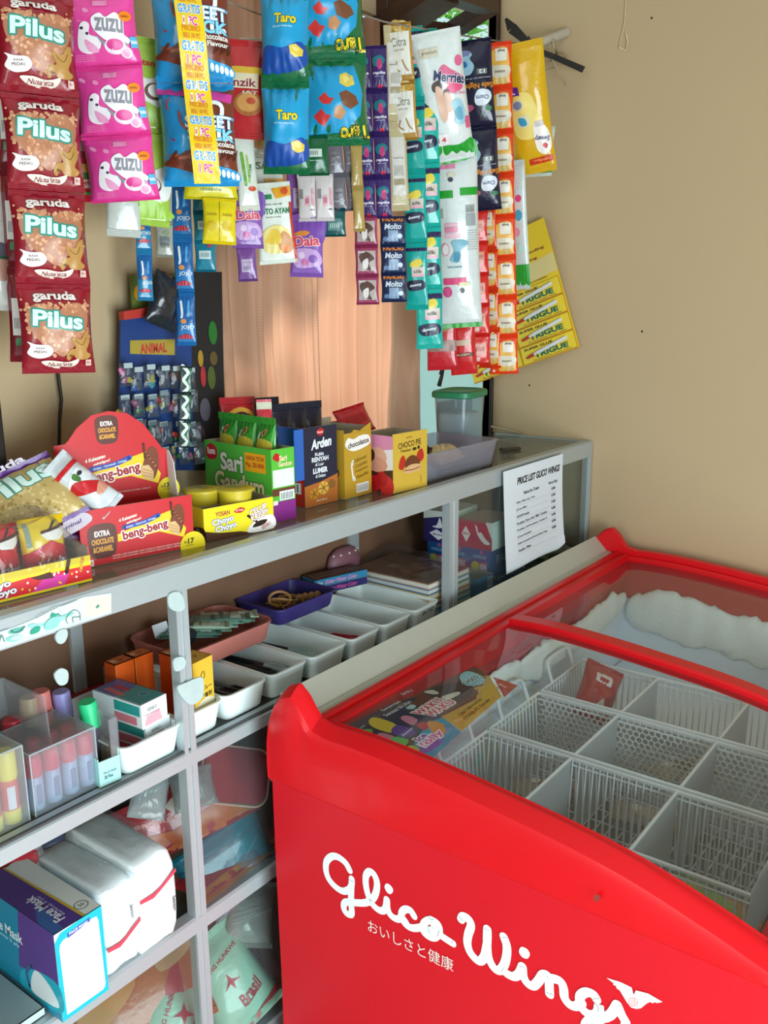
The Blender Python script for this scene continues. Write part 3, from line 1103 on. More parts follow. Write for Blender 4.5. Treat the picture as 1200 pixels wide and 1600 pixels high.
# the makers lettering on the near panel
def panelS(u, z, f):
    y = -u
    uu = (y - 0.118) / (0.879 - 0.118); v = (z - 0.06) / 0.698
    return Vector((0.880 - 0.003 * math.sin(PI * uu) + 0.012 * (1 - v) ** 2 - FX - f, y - FY, z))
W_ = '#f4fbf8'
SW = 0.0112
lg = [('s', W_, [(-0.7285, 0.6539), (-0.7359, 0.6629), (-0.7501, 0.6667), (-0.7625, 0.6625), (-0.7723, 0.6504), (-0.7745, 0.6358), (-0.7693, 0.6223), (-0.7560, 0.6143), (-0.7416, 0.6137), (-0.7292, 0.6229), (-0.7253, 0.6332), (-0.7249, 0.6411)], SW),
      ('s', W_, [(-0.7250, 0.6391), (-0.7265, 0.6192), (-0.7274, 0.5995), (-0.7263, 0.5863), (-0.7291, 0.5801), (-0.7375, 0.5793), (-0.7418, 0.5872), (-0.7371, 0.5975), (-0.7198, 0.6043), (-0.7003, 0.6130), (-0.6874, 0.6248), (-0.6805, 0.6391), (-0.6787, 0.6550), (-0.6837, 0.6659), (-0.6920, 0.6672), (-0.6985, 0.6569), (-0.6987, 0.6426), (-0.6948, 0.6273), (-0.6865, 0.6157), (-0.6740, 0.6121), (-0.6646, 0.6188), (-0.6614, 0.6353)], SW),
      ('s', W_, [(-0.6614, 0.6353), (-0.6605, 0.6216), (-0.6544, 0.6130), (-0.6443, 0.6120), (-0.6342, 0.6176), (-0.6272, 0.6124)], SW),
      ('s', W_, [(-0.6147, 0.6301), (-0.6212, 0.6364), (-0.6301, 0.6337), (-0.6358, 0.6253), (-0.6352, 0.6162), (-0.6272, 0.6096), (-0.6163, 0.6104), (-0.6026, 0.6182)], SW),
      ('s', W_, [(-0.5863, 0.6376), (-0.5759, 0.6361), (-0.5730, 0.6265), (-0.5796, 0.6134), (-0.5901, 0.6094), (-0.5997, 0.6140), (-0.5978, 0.6269), (-0.5863, 0.6367), (-0.5815, 0.6244), (-0.5911, 0.6190)], SW),
      ('s', W_, [(-0.5758, 0.6216), (-0.5626, 0.6187), (-0.5515, 0.6172)], SW),
      ('b', W_, [(-0.6653, 0.6542), (-0.6611, 0.6615), (-0.6540, 0.6608), (-0.6500, 0.6551), (-0.6541, 0.6478), (-0.6602, 0.6470)]),
      ('s', W_, [(-0.5390, 0.6599), (-0.5355, 0.6659), (-0.5274, 0.6652), (-0.5237, 0.6573), (-0.5279, 0.6412), (-0.5286, 0.6266), (-0.5230, 0.6150), (-0.5113, 0.6097), (-0.5035, 0.6192), (-0.4998, 0.6369), (-0.4989, 0.6496), (-0.4991, 0.6634)], SW * 1.12),
      ('s', W_, [(-0.4991, 0.6634), (-0.4992, 0.6424), (-0.4966, 0.6227), (-0.4885, 0.6108), (-0.4798, 0.6113), (-0.4733, 0.6237), (-0.4703, 0.6391), (-0.4706, 0.6527), (-0.4751, 0.6635)], SW * 1.12),
      ('s', W_, [(-0.4765, 0.6151), (-0.4696, 0.6115), (-0.4594, 0.6123), (-0.4521, 0.6204), (-0.4480, 0.6328)], SW * 1.1),
      ('s', W_, [(-0.4475, 0.6331), (-0.4459, 0.6201), (-0.4402, 0.6123), (-0.4320, 0.6125), (-0.4250, 0.6230), (-0.4190, 0.6355), (-0.4118, 0.6366), (-0.4102, 0.6247), (-0.4093, 0.6119)], SW * 1.1),
      ('s', W_, [(-0.4125, 0.6337), (-0.4039, 0.6372), (-0.3952, 0.6375), (-0.3910, 0.6296), (-0.3894, 0.6178), (-0.3824, 0.6113), (-0.3740, 0.6133), (-0.3667, 0.6222)], SW * 1.1),
      ('b', W_, [(-0.4530, 0.6526), (-0.4499, 0.6609), (-0.4417, 0.6615), (-0.4378, 0.6558), (-0.4413, 0.6478), (-0.4487, 0.6470)]),
      ('s', W_, [(-0.3486, 0.6368), (-0.3529, 0.6413), (-0.3617, 0.6397), (-0.3689, 0.6306), (-0.3688, 0.6200), (-0.3632, 0.6121), (-0.3535, 0.6116), (-0.3464, 0.6185), (-0.3449, 0.6298), (-0.3441, 0.6137), (-0.3446, 0.5968), (-0.3537, 0.5856), (-0.3609, 0.5923), (-0.3520, 0.6079), (-0.3401, 0.6144), (-0.3299, 0.6252), (-0.3229, 0.6424)], SW * 1.1),
      ('s', W_, [(-0.3226, 0.6425), (-0.3170, 0.6315), (-0.3113, 0.6228), (-0.3144, 0.6077), (-0.3233, 0.6012)], SW * 1.1),
      ('p', W_, [(-0.3374, 0.6723), (-0.3207, 0.6750), (-0.3071, 0.6745), (-0.3040, 0.6656), (-0.3019, 0.6732), (-0.2875, 0.6764), (-0.2706, 0.6739), (-0.2771, 0.6690), (-0.2796, 0.6690), (-0.2813, 0.6664), (-0.2844, 0.6666), (-0.2874, 0.6638), (-0.2950, 0.6523), (-0.2999, 0.6489), (-0.3062, 0.6477), (-0.3116, 0.6521), (-0.3207, 0.6634), (-0.3253, 0.6646), (-0.3247, 0.6668), (-0.3294, 0.6673), (-0.3285, 0.6693)]),
      ('b', '#d83a4c', [(-0.3097, 0.6560), (-0.3063, 0.6613), (-0.3013, 0.6622), (-0.2985, 0.6583), (-0.3001, 0.6531), (-0.3044, 0.6504), (-0.3083, 0.6509)]),
      ('b', W_, [(-0.3089, 0.6562), (-0.3060, 0.6606), (-0.3017, 0.6613), (-0.2992, 0.6579), (-0.3006, 0.6537), (-0.3042, 0.6513), (-0.3076, 0.6519)]),
      ('s', '#d83a4c', [(-0.3074, 0.6579), (-0.3045, 0.6522)], .0008), ('s', '#d83a4c', [(-0.3054, 0.6601), (-0.3024, 0.6526)], .0008), ('s', '#d83a4c', [(-0.3028, 0.6608), (-0.3022, 0.6564), (-0.2997, 0.6573)], .0008)]
k0, k1 = [(-0.6960, 0.5787), (-0.5502, 0.5829)]
import_ang = math.degrees(math.atan2(k1[1] - k0[1], k1[0] - k0[0]))
lg.append(('t', '#f3ded8', 'おいしさと健康', (k0[0] + k1[0]) / 2, (k0[1] + k1[1]) / 2, math.hypot(k1[0] - k0[0], k1[1] - k0[1]), .0205, {'bold': 0.0, 'rot': import_ang}))
q = MB(); art(q, lg, panelS, 1.0, 0.04, 0.0006, 0.00003, 0.4); q.build('white_lettering', fz)
q = MB(); art(q, [('b', '#8a3a30', [(-0.3542, 0.7806), (-0.3495, 0.7848), (-0.3468, 0.7806), (-0.3524, 0.7739)])], lambda u, z, f: panelS(u, z, f + .010), 1.0, .05, 0.0006); q.build('chip_mark', fz)

# poster laid under the near glass lid
post = empty('ice_cream_poster', (0.9, 0.75, 0.84), label='colourful ice cream poster stuck under the near glass lid of the freezer', cat='poster')
def posterS(u, v, f):
    y = 0.75 + v
    return Vector((u, v, smooth_ridge(y) - 0.0096 + f * .4 - 0.84))
pa = [('p', '#2a2848', [(0.0057, 0.0232), (0.1302, 0.0115), (0.1663, -0.0067), (0.1444, -0.0689), (0.0167, -0.1320), (0.0100, -0.0614)]),
      ('p', '#7a3d24', [(0.1247, 0.0075), (0.3247, -0.0178), (0.3047, -0.0545), (0.2138, -0.0884), (0.1336, -0.0759), (0.1479, -0.0361)]),
      ('b', '#4a2218', [(0.1890, -0.0057), (0.2261, -0.0152), (0.2660, -0.0449), (0.2299, -0.0705), (0.1848, -0.0717), (0.1780, -0.0468)]),
      ('p', '#d8a63c', [(0.1336, -0.0759), (0.2178, -0.0860), (0.2766, -0.0421), (0.3060, -0.0562), (0.2508, -0.1116), (0.1163, -0.1226)]),
      ('p', '#2f9cc4', [(0.0072, -0.1070), (0.0128, -0.1326), (0.1141, -0.1229), (0.1329, -0.0786), (0.1067, -0.0711), (0.0547, -0.0844)]),
      ('p', '#c8283c', [(0.3051, -0.0640), (0.3020, -0.1120), (0.2510, -0.1161)]),
      ('p', '#c02838', [(0.1612, 0.0205), (0.1868, 0.0139), (0.1728, 0.0003), (0.1556, 0.0041)]),
      ('b', '#e9e2d0', [(0.1897, -0.0391), (0.2204, -0.0492), (0.2141, -0.0567), (0.1877, -0.0523)]),
      ('b', '#e9e2d0', [(0.1890, -0.0057), (0.2027, -0.0123), (0.1992, -0.0280), (0.1905, -0.0241)]),
      ('b', '#e8c832', [(0.0565, 0.0018), (0.0737, 0.0031), (0.0708, -0.0391), (0.0471, -0.0473), (0.0452, -0.0175)]),
      ('b', '#6a3fa0', [(0.0708, -0.0391), (0.0729, -0.0695), (0.0526, -0.0749), (0.0471, -0.0473)]),
      ('b', '#e08aa8', [(0.0279, -0.0342), (0.0385, -0.0354), (0.0398, -0.0572), (0.0217, -0.0616), (0.0167, -0.0450)]),
      ('b', '#58b848', [(0.0398, -0.0572), (0.0452, -0.0778), (0.0257, -0.0830), (0.0217, -0.0616)]),
      ('b', '#e08aa8', [(0.0909, -0.0315), (0.1040, -0.0314), (0.1037, -0.0526), (0.0845, -0.0580)]),
      ('b', '#d02840', [(0.0873, -0.0618), (0.1040, -0.0638), (0.0982, -0.0769), (0.0832, -0.0803)]),
      ('b', '#e89a40', [(0.1073, -0.0684), (0.1160, -0.0875), (0.0956, -0.1075), (0.0848, -0.0926)]),
      ('b', '#8a5ac0', [(0.0260, -0.1023), (0.0707, -0.1064), (0.0781, -0.1167), (0.0436, -0.1202), (0.0237, -0.1114)]),
      ('b', '#b8c840', [(0.0207, -0.0887), (0.0350, -0.0895), (0.0342, -0.1042), (0.0182, -0.1099), (0.0110, -0.1000)]),
      ('b', '#bfe0e8', [(0.0005, 0.0069), (0.0156, 0.0063), (0.0168, -0.0022), (0.0050, -0.0059)]),
      ('b', '#7fb848', [(0.0301, -0.0070), (0.0393, -0.0162), (0.0325, -0.0238), (0.0224, -0.0200)]),
      ('b', '#aee0ea', [(0.2731, -0.0196), (0.2998, -0.0204), (0.2920, -0.0547), (0.2676, -0.0644), (0.2489, -0.0469)]),
      ('b', '#bfe0e8', [(0.1235, -0.0175), (0.1390, -0.0161), (0.1399, -0.0250), (0.1280, -0.0275)])]
def ptxt(c, s, ab, h, o=None):
    (x0, y0), (x1, y1) = ab
    return ('t', c, s, (x0 + x1) / 2, (y0 + y1) / 2, math.hypot(x1 - x0, y1 - y0), h, dict(o or {}, rot=math.degrees(math.atan2(y1 - y0, x1 - x0))))
def pouts(c, l, s, ab, h, bold=.03, grow=.12):
    t0 = ptxt(c, s, ab, h, {'bold': bold}); t1 = list(ptxt(l, s, ab, h, {'bold': bold})); t1[7] = dict(t1[7], bold=bold + grow, ref=bold); return [tuple(t1), t0]
pa += pouts('#e83050', '#f6f0f0', 'WAKU', [(0.1165, -0.0414), (0.1807, -0.0426)], .016) + pouts('#e83050', '#f6f0f0', 'WAKU', [(0.1231, -0.0578), (0.1873, -0.0596)], .016)
pa += [ptxt('#e8ecf4', 'Segarnya', [(0.0971, 0.0076), (0.1403, 0.0054)], .009), ptxt('#e8ecf4', 'Sensasi BUAH', [(0.0855, -0.0059), (0.1477, -0.0088)], .009)]
pa += [ptxt('#f4dce0', 'BARU', [(0.1630, 0.0181), (0.1862, 0.0147)], .008)] + pouts('#1b3a5c', '#e6f2f4', 'CHOCO', [(0.2514, -0.0418), (0.2904, -0.0435)], .010) + pouts('#f2f6f6', '#36a8c8', 'LOVE', [(0.2543, -0.0544), (0.2876, -0.0573)], .008)
pa += [ptxt('#5a2c18', 'Dari Nikmatnya', [(0.1552, -0.0949), (0.2219, -0.0917)], .008), ptxt('#5a2c18', 'COKELAT Renyah', [(0.1483, -0.1071), (0.2295, -0.1022)], .008)]
pa += pouts('#8a52b8', '#f4eef8', 'ice', [(0.0506, -0.0884), (0.0734, -0.0870)], .012) + pouts('#e06aa8', '#f4eef8', 'lolly', [(0.0455, -0.1039), (0.0956, -0.1008)], .016)
pa += [ptxt('#e8ecf4', 'Mangga', [(0.0194, -0.0025), (0.0434, -0.0012)], .006), ptxt('#e8ecf4', 'Anggur', [(0.0483, -0.0656), (0.0779, -0.0626)], .006), ptxt('#f4dce0', 'MAXI', [(0.2867, -0.0865), (0.2824, -0.1019)], .006)]
q = MB(); art(q, pa, posterS, 1.0, 0.04, 0.0002, 0.00002); q.build('printed_sheet', post)

# ---------------------------------------------------------------- wire baskets and what lies in them
wire = mat('white_coated_wire', '#f2f7fa', 0.45, var=0.03)
meshp = clear('perforated_divider', '#e6eeea', 0.4, 0.66, '#eef4fa')


def basket(bx0, bx1, kinds, label, by0=0.235, by1=0.742, zt=0.70, zb=0.545, divs=(0.578, 0.398), nearhandle=True):
    e = empty('wire_basket', (bx0, by0, zb), label=label, cat='basket', group=None)
    o0 = Vector((bx0, by0, zb))
    R_ = lambda x, y, z: Vector((x, y, z)) - o0
    q = MB()
    for z, r in ((zt, .0036), (zt - .012, .0018), (zb, .0022)):
        k = 0.0 if z > zb + .1 else 0.012
        q.tube([R_(bx0 + k, by0 + k, z), R_(bx1 - k, by0 + k, z), R_(bx1 - k, by1 - k, z), R_(bx0 + k, by1 - k, z)], r, wire, 6, closed=True)
    q.build('rim', e)
    for side, kind in zip((bx0, bx1), kinds):
        q = MB(); k = 0.012 if side == bx0 else -0.012
        if kind == 'bars':
            n = int((by1 - by0) / .0125)
            for i in range(n + 1):
                y = by0 + .006 + (by1 - by0 - .012) * i / n
                q.tube([R_(side, y, zt - .002), R_(side + k, y, zb)], .0016, wire, 4, cap=False)
        else:
            s_ = 0.0068
            dy, dz = s_ * 3 ** .5, s_ * 1.5
            def hx(y, z):
                v = (zt - z) / (zt - zb)
                return R_(side + k * v, y, z)
            nr = int((zt - zb - .012) / dz)
            t_ = .0009
            vs, fs = [], []
            def seg(a, b):
                # a flat double sided bar with a little depth
                pa_, pb = hx(*a), hx(*b)
                d = Vector((b[0] - a[0], b[1] - a[1], 0)).normalized(); nn = Vector((0, -d.y, d.x)) * t_
                dx = Vector((.0009, 0, 0)); B0 = len(vs)
                vs.extend([pa_ + nn, pa_ - nn, pb - nn, pb + nn, pa_ + nn + dx, pa_ - nn + dx, pb - nn + dx, pb + nn + dx])
                fs.extend([tuple(B0 + i for i in f) for f in ((0, 1, 2, 3), (7, 6, 5, 4), (0, 3, 7, 4), (1, 5, 6, 2))])
            for r in range(nr):
                z = zt - .010 - dz * r
                nh = int((by1 - by0 - .01) / dy)
                for c in range(nh):
                    y = by0 + .006 + dy * (c + .5 * (r % 2))
                    seg((y, z), (y + dy / 2, z - s_ / 2)); seg((y + dy / 2, z - s_ / 2), (y + dy, z)); seg((y, z), (y, z + s_))
            q.add(vs, fs, wire)
        o = q.build('side_wires', e); o['kind'] = 'stuff'
    q = MB()
    n = int((bx1 - bx0) / .0125)
    for y, k in ((by0, .012), (by1, -.012)):
        for i in range(1, n):
            x = bx0 + (bx1 - bx0) * i / n
            q.tube([R_(x, y, zt - .002), R_(x, y + k, zb)], .0016, wire, 4, cap=False)
    for i in range(1, 22):
        y = by0 + .012 + (by1 - by0 - .024) * i / 22
        q.tube([R_(bx0 + .012, y, zb), R_(bx1 - .012, y, zb)], .0014, wire, 4, cap=False)
    for i in range(1, 5):
        x = bx0 + (bx1 - bx0) * i / 5
        q.tube([R_(x, by0 + .012, zb - .002), R_(x, by1 - .012, zb - .002)], .0016, wire, 4, cap=False)
    o = q.build('end_and_floor_wires', e); o['kind'] = 'stuff'
    for y in divs:
        q = MB()
        q.hexa([R_(bx0 + .013, y - .0012, zb + .003), R_(bx1 - .013, y - .0012, zb + .003), R_(bx1 - .013, y + .0012, zb + .003), R_(bx0 + .013, y + .0012, zb + .003),
                R_(bx0 + .003, y - .0012, zt - .002), R_(bx1 - .003, y - .0012, zt - .002), R_(bx1 - .003, y + .0012, zt - .002), R_(bx0 + .003, y + .0012, zt - .002)], meshp)
        d = q.build('divider', e)
        q = MB(); q.tube([R_(bx0 + .003, y, zt), R_(bx1 - .003, y, zt)], .003, wire, 6); q.build('divider_rim', d)
    # wire handles at the two ends
    for yy, s_ in ((by0, -1), (by1, 1)):
        xm = (bx0 + bx1) / 2
        q = MB(); q.tube(spline([R_(xm - .05, yy, zt), R_(xm - .048, yy + s_ * .012, zt + .035), R_(xm - .03, yy + s_ * .014, zt + .045), R_(xm + .03, yy + s_ * .014, zt + .045), R_(xm + .048, yy + s_ * .012, zt + .035), R_(xm + .05, yy, zt)], 4, False), .0034, wire, 6)
        q.build('handle', e)
    return e


basket(1.092, 1.286, ('bars', 'bars'), 'white wire basket nearest the lettered end of the freezer')
basket(1.299, 1.486, ('bars', 'hex'), 'white wire basket second from the lettered end with honeycomb far side')
basket(1.499, 1.690, ('hex', 'bars'), 'white wire basket third from the lettered end holding a crumpled red wrapper')


def lying(name, label, cat, at, w, h, d, base, items, rz=0, tilt=0, roll=0, seed=3, group=None, **k):
    """a film pack lying about: back down, face up; rz turns it, tilt lifts its head, roll leans it sideways"""
    M = Matrix.Translation(at) @ Matrix.Rotation(math.radians(rz), 4, 'Z') @ Matrix.Rotation(math.radians(roll), 4, 'Y') @ Matrix.Rotation(math.radians(tilt), 4, 'X')
    o = pack(name, None, w, h, d, base, items, M, seed=seed, **k)
    return tag(o, label, cat, group)


lying('crumpled_wrapper', 'crumpled red wrapper with white print in the far wire basket', 'wrapper', (1.5850, 0.6615, 0.6861), .080, .12, .05, '#b02a36',
      [('r', '#e6d8d4', -.25, .15, .2, .4), ('r', '#b02030', -.15, .2, .1, .3), ('p', '#d8ccc4', [(-.2, -.6), (.1, -.2), (.3, -.6)])], rz=-60, tilt=48, roll=25, wr=5.0, seed=9)
for i, (x, y, c, c2, rz, lb) in enumerate(((1.18, .31, '#c98a48', '#8fae4a', 20, 'orange and green ice cream wrapper at the front end of the near wire basket'),
                                  (1.18, .36, '#7fa054', '#c8b048', 75, 'green and yellow ice cream wrapper leaning in the near wire basket'),
                                  (1.19, .47, '#9a8a7c', '#a8543c', -30, 'brownish ice cream wrapper in the middle cell of the near wire basket'),
                                  (1.39, .66, '#a88f7c', '#7c5a48', 40, 'brown ice cream wrapper in the back cell of the second wire basket'),
                                  (1.40, .47, '#9c8474', '#c2a488', 15, 'tan ice cream wrapper in the middle cell of the second wire basket'),
                                  (1.60, .49, '#a58a74', '#6f4e3e', 60, 'brown and tan ice cream wrapper in the middle cell of the far wire basket'))):
    lying('ice_cream_wrapper', lb, 'wrapper', (x, y, .590 if i < 2 else .566), .075 if i < 2 else .065, .15, .046 if i < 2 else .028, c, [('b', c2, [(-.4, -.5), (.1, -.3), (.3, .3), (-.2, .5)]), ('e', '#e9e2d2', .1, .5, .2, .15)], rz=rz, tilt=6, seed=20 + i)

# ================================================================ strips of goods hanging over the counter
# cords they hang from, tied to a stick on the right wall
cordm = mat('grey_cord', '#8c8072', 0.9, var=0.2)
q = MB()
P = [(0.4715, 1.0300, 1.8197), (0.6492, 1.0300, 1.8320), (0.8831, 1.0300, 1.8855), (1.1336, 1.0300, 1.9161), (1.2280, 1.0300, 1.9227), (1.3800, 1.0300, 1.9284), (1.5854, 1.0300, 1.9529), (1.8080, 1.0300, 1.9821), (2.0600, 1.0875, 2.0368)]
q.tube(P, 0.0016, cordm, 6)
tag(q.build('hanging_cord', None, True), 'thin grey cord stretched above the counter to the stick on the right wall', 'cord')
q = MB()
P = [(0.2, 1.115, 1.93), (0.7, 1.115, 1.915), (1.2, 1.115, 1.905), (1.6, 1.113, 1.92), (1.9, 1.09, 1.93), (2.075, 1.05, 1.985)]
q.tube(P, 0.0014, cordm, 6)
tag(q.build('hanging_cord', None, True), 'second thin cord behind the first one nearer the curtain', 'cord')

stick = empty('wall_stick', (2.0980, 1.0405, 2.0396), label='short pale round stick fixed to the right wall with cords tied round it', cat='stick')
so = Vector(stick.location)
q = MB(); a, b = Vector((2.0960, 1.0306, 2.0623)) - so, Vector((2.0200, 1.0747, 2.0267)) - so
q.tube([a, b], 0.011, mat('grey_plastic_pipe', '#b3aa98', 0.5, var=0.2), 12); q.build('pipe', stick, 0.6)
q = MB(); a, b = Vector((2.0920, 1.0364, 2.0102)) - so, Vector((2.0300, 1.0740, 1.9987)) - so
q.tube([a, b], 0.009, mat('weathered_dowel', '#9a8568', 0.8, var=0.3), 10); q.build('dowel', stick, 0.6)
tw = mat('twine', '#9c8c6c', 0.9)
q = MB()
q.tube([(2.0500, 1.0467, 2.0499), (2.0500, 1.0355, 2.0129), (2.0500, 1.0447, 1.9980), (2.0600, 1.0306, 1.9703), (2.0700, 1.0164, 1.9411)], 0.0018, tw, 6)
q.tube([(2.0300, 1.0785, 2.0348), (2.0500, 1.0658, 2.0368), (2.0500, 1.0397, 2.0380), (2.0500, 1.0319, 2.0042), (2.0500, 1.0464, 2.0417), (2.0500, 1.0515, 2.0045)], 0.0022, tw, 6)
o = q.build('twine_lashing', stick, True, Matrix.Translation(-so))
tie = mat('black_rubber_strap', '#1a1715', 0.6, var=0.2)
def strap(pts, w, label):
    q = MB(); P = [Vector(p) for p in pts]
    for a, b, wa, wb in zip(P, P[1:], w, w[1:]):
        d = (b - a).normalized(); n = Vector((0.86, 0.5, 0)); s_ = d.cross(n).normalized()
        q.hexa([a - s_ * wa - n * .001, a + s_ * wa - n * .001, b + s_ * wb - n * .001, b - s_ * wb - n * .001, a - s_ * wa + n * .001, a + s_ * wa + n * .001, b + s_ * wb + n * .001, b - s_ * wb + n * .001], tie)
    return tag(q.build('rubber_strap', None), label, 'strap')
strap([(2.0000, 1.1407, 2.0890), (2.0000, 1.1232, 2.0658), (2.0100, 1.0843, 2.0290)], [.003, .012, .007], 'black strap end sticking up from the knot on the wall stick')
strap([(2.0100, 1.0913, 2.0409), (2.0200, 1.0727, 2.0156), (2.0350, 1.0340, 1.9989), (2.0500, 0.9632, 1.9628)], [.008, .006, .006, .007], 'black strap tail slanting down to the right from the wall stick knot')


def rr(seed): return random.Random(seed)


# ---- maroon peanut snack strips
def peanut_art(r, i):
    k = rr(4 + i)
    it = [('b', '#b4785a', [(-.02, .24), (-.10, .33), (-.30, .34), (-.42, .22), (-.41, .04), (-.30, -.14), (-.10, -.30), (.04, -.38), (.18, -.26), (.33, -.10), (.42, .06), (.43, .24), (.32, .36), (.14, .34)])]
    dots = [[], [], []]
    for n in range(260):
        x, y = k.uniform(-.43, .43), k.uniform(-.40, .36)
        if abs(x) * 0.95 < .44 - max(0, -(y)) * .95 and not (-.40 < x < .42 and .02 < y < .24):
            dots[n % 3].append((x, y, .025))
    it += [('d', '#e0aa86', dots[0]), ('d', '#d09470', dots[1]), ('d', '#c28460', dots[2])]
    it += [('d', '#dca482', [(-.46, .40, .015), (-.50 + .02, .26, .02), (.40, .40, .014), (.45, .33, .02), (.47 - .02, -.10, .016)])]
    it += outl('garuda', -.02, r / 2 - .175, .58, .155, '#f6ece6', '#5d0a16', {'bold': .035}, .03)
    it += outl('Pilus', 0.0, .13, .70, .225, '#d7f6ea', '#2e8f80', {'bold': .035, 'rot': -5}, .12)
    it += [('b', '#f2ece8', [(-.44, -.17), (-.40, -.23), (-.44, -.33), (-.32, -.40), (-.16, -.38), (-.10, -.30), (-.16, -.22), (-.32, -.21)]),
           ('t', '#6a4a48', 'RASA', -.27, -.26, .12, .028), ('t', '#6a4a48', 'PEDAS', -.27, -.31, .17, .036)]
    it += [('b', '#b98a4a', [(.16, -.12), (.30, -.14), (.36, -.05), (.42, -.02), (.44, -.16), (.38, -.30), (.44, -.36), (.38, -.42), (.24, -.42), (.18, -.36), (.12, -.44), (.08, -.38), (.14, -.28), (.22, -.26)]),
           ('s', '#7d5626', [(.22, -.16), (.32, -.22), (.38, -.12)], .012), ('e', '#7d5626', .15, -.37, .03, .02)]
    it += [('b', '#f0e2d6', [(-.26, -r / 2 + .17), (-.12, -r / 2 + .185), (.10, -r / 2 + .16), (.26, -r / 2 + .20), (.20, -r / 2 + .10), (0, -r / 2 + .07), (-.16, -r / 2 + .10)]),
           ('t', '#8e2a34', 'Nusaleza', 0, -r / 2 + .130, .34, .055, {'sh': .3}), ('r', '#d9b8b0', .36, -r / 2 + .10, .44, -r / 2 + .19), ('t', '#8e1020', '8g', .40, -r / 2 + .145, .05, .04)]
    return it


strip('snack_strip', 'strip of four maroon peanut snack sachets hanging nearest at upper left', 'snack strip', (0.6885, 1.0300, 1.8084), (0.6781, 1.0300, 1.3652), 0.0891, 4, .042, '#8f0f22', peanut_art, yaw=6, seed=3, wr=1.5)
def peanut_back(r, i):
    return [('r', '#e9e4e0', -.44, -.30, -.20, .25), ('t', '#3a2a2a', 'IIIIIIII', -.32, -.12, .18, .16, {'bold': .0}), ('r', '#2f7d48', -.40, -.45, -.24, -.34),
            ('t', '#e6c8c2', 'Komposisi kacang tanah', .1, .25, .55, .03), ('t', '#e6c8c2', 'tepung tapioka gula garam', .1, .19, .55, .03), ('t', '#e6c8c2', 'minyak nabati', .1, .13, .34, .03)]
strip('snack_strip', 'maroon snack strip turned back side out behind the four peanut sachets', 'snack strip', (0.7067, 1.0750, 1.8563), (0.6873, 1.0750, 1.3771), 0.0842, 4, .026, '#7d0e1e', peanut_back, yaw=-10, seed=8)


def grn_art(r, i):
    return [('r', '#3a8f3a', -.5, -r / 2, .5, -r / 2 + .12), ('b', '#b98a78', [(-.3, -.3), (.4, -.35), (.45, .1), (.1, .3), (-.35, .1)]), ('b', '#5f5a66', [(-.4, .3), (.4, .2), (.5, .5), (-.3, .6)]), ('r', '#2d5a44', -.5, .16, .5, .24)]
strip('noodle_strip', 'grey and white pack with green bottom edge at the far left edge', 'pack strip', (0.6662, 1.1200, 1.6675), (0.6510, 1.1200, 1.4442), 0.0507, 2, .03, '#d6d2ce', grn_art, seed=12)


# ---- pepper pack strip behind
def pepper_art(r, i):
    return [('r', '#c9bfb4', -.5, .30, .5, .7), ('t', '#7d5648', 'baci', .10, .18, .5, .22, {'rot': 180, 'bold': .02}), ('r', '#d8a83a', -.5, -.24, .5, -.02), ('r', '#3f8a3c', -.5, -.40, .5, -.24), ('r', '#c01f2c', -.5, -.72, .5, -.40),
            ('b', '#f0e2dc', [(-.3, -.44), (.4, -.44), (.42, -.62), (-.32, -.62)]), ('t', '#b02028', 'Ladaku', .05, -.53, .6, .12, {'rot': 180, 'bold': .02}), ('r', '#3f9a44', -.5, -.80, .5, -.73)]
strip('spice_strip', 'red yellow and green pepper sachet strip between the maroon and pink strips', 'spice strip', (0.7948, 1.0900, 1.8824), (0.7873, 1.0900, 1.5863), 0.0493, 3, .014, '#c8283a', pepper_art, yaw=-6, seed=15)


# ---- pink milk candy strip
def candy_art(r, i):
    it = [('e', '#e66aac', -.36, .28, .06, .035, -.5), ('t', '#f8e8f2', 'gurih', -.36, .28, .08, .03, {'rot': -35}), ('e', '#e88abc', -.17, .24, .045, .03, -.4), ('r', '#e58ab8', -.06, r / 2 - .16, .14, r / 2 - .09),
          ('b', '#f2e8ee', [(-.30, .02), (-.22, .10), (-.14, .06), (-.16, -.06), (-.02, -.12), (-.04, -.24), (-.20, -.30), (-.34, -.22)]),
          ('b', '#e79ac0', [(-.24, -.12), (-.10, -.20), (-.06, -.28), (-.20, -.27)]), ('e', '#3a3440', -.26, .02, .03, .02), ('e', '#3a3440', -.19, -.05, .025, .02)]
    it += [('b', '#f4eef2', [(-.10, .14), (.02, .20), (.10, .14), (.24, .20), (.34, .08), (.32, -.06), (.40, -.14), (.34, -.20), (.22, -.14), (.10, -.16), (-.02, -.08), (-.10, .02)]),
           ('b', '#8f8a94', [(-.06, -.08), (.06, -.17), (.22, -.15), (.38, -.20), (.22, -.22), (.06, -.25)]), ('e', '#f2dce8', .18, -.22, .15, .10), ('e', '#d8388c', .18, -.20, .12, .07)]
    it += outl('zuzu', .13, .04, .40, .17, '#8a8690', '#f4eef2', {'bold': .03, 'rot': -6}, .05)
    it += [('e', '#f2861e', .37, .15, .085, .065), ('t', '#5a2a10', 'BARU', .37, .15, .10, .03), ('e', '#f3d3e4', .32, -.30, .08, .07), ('e', '#e8a4c8', .32, -.30, .055, .05),
           ('r', '#58b4d8', .40, -.24, .495, -.10), ('t', '#f4fafc', 'susu', .45, -.17, .08, .04)]
    for n in range(4):
        it.append(('t', '#f0b8d6', 'permen susu rasa stroberi', -.26, -.315 - n * .022, .26, .014, {'bold': 0}))
    return it


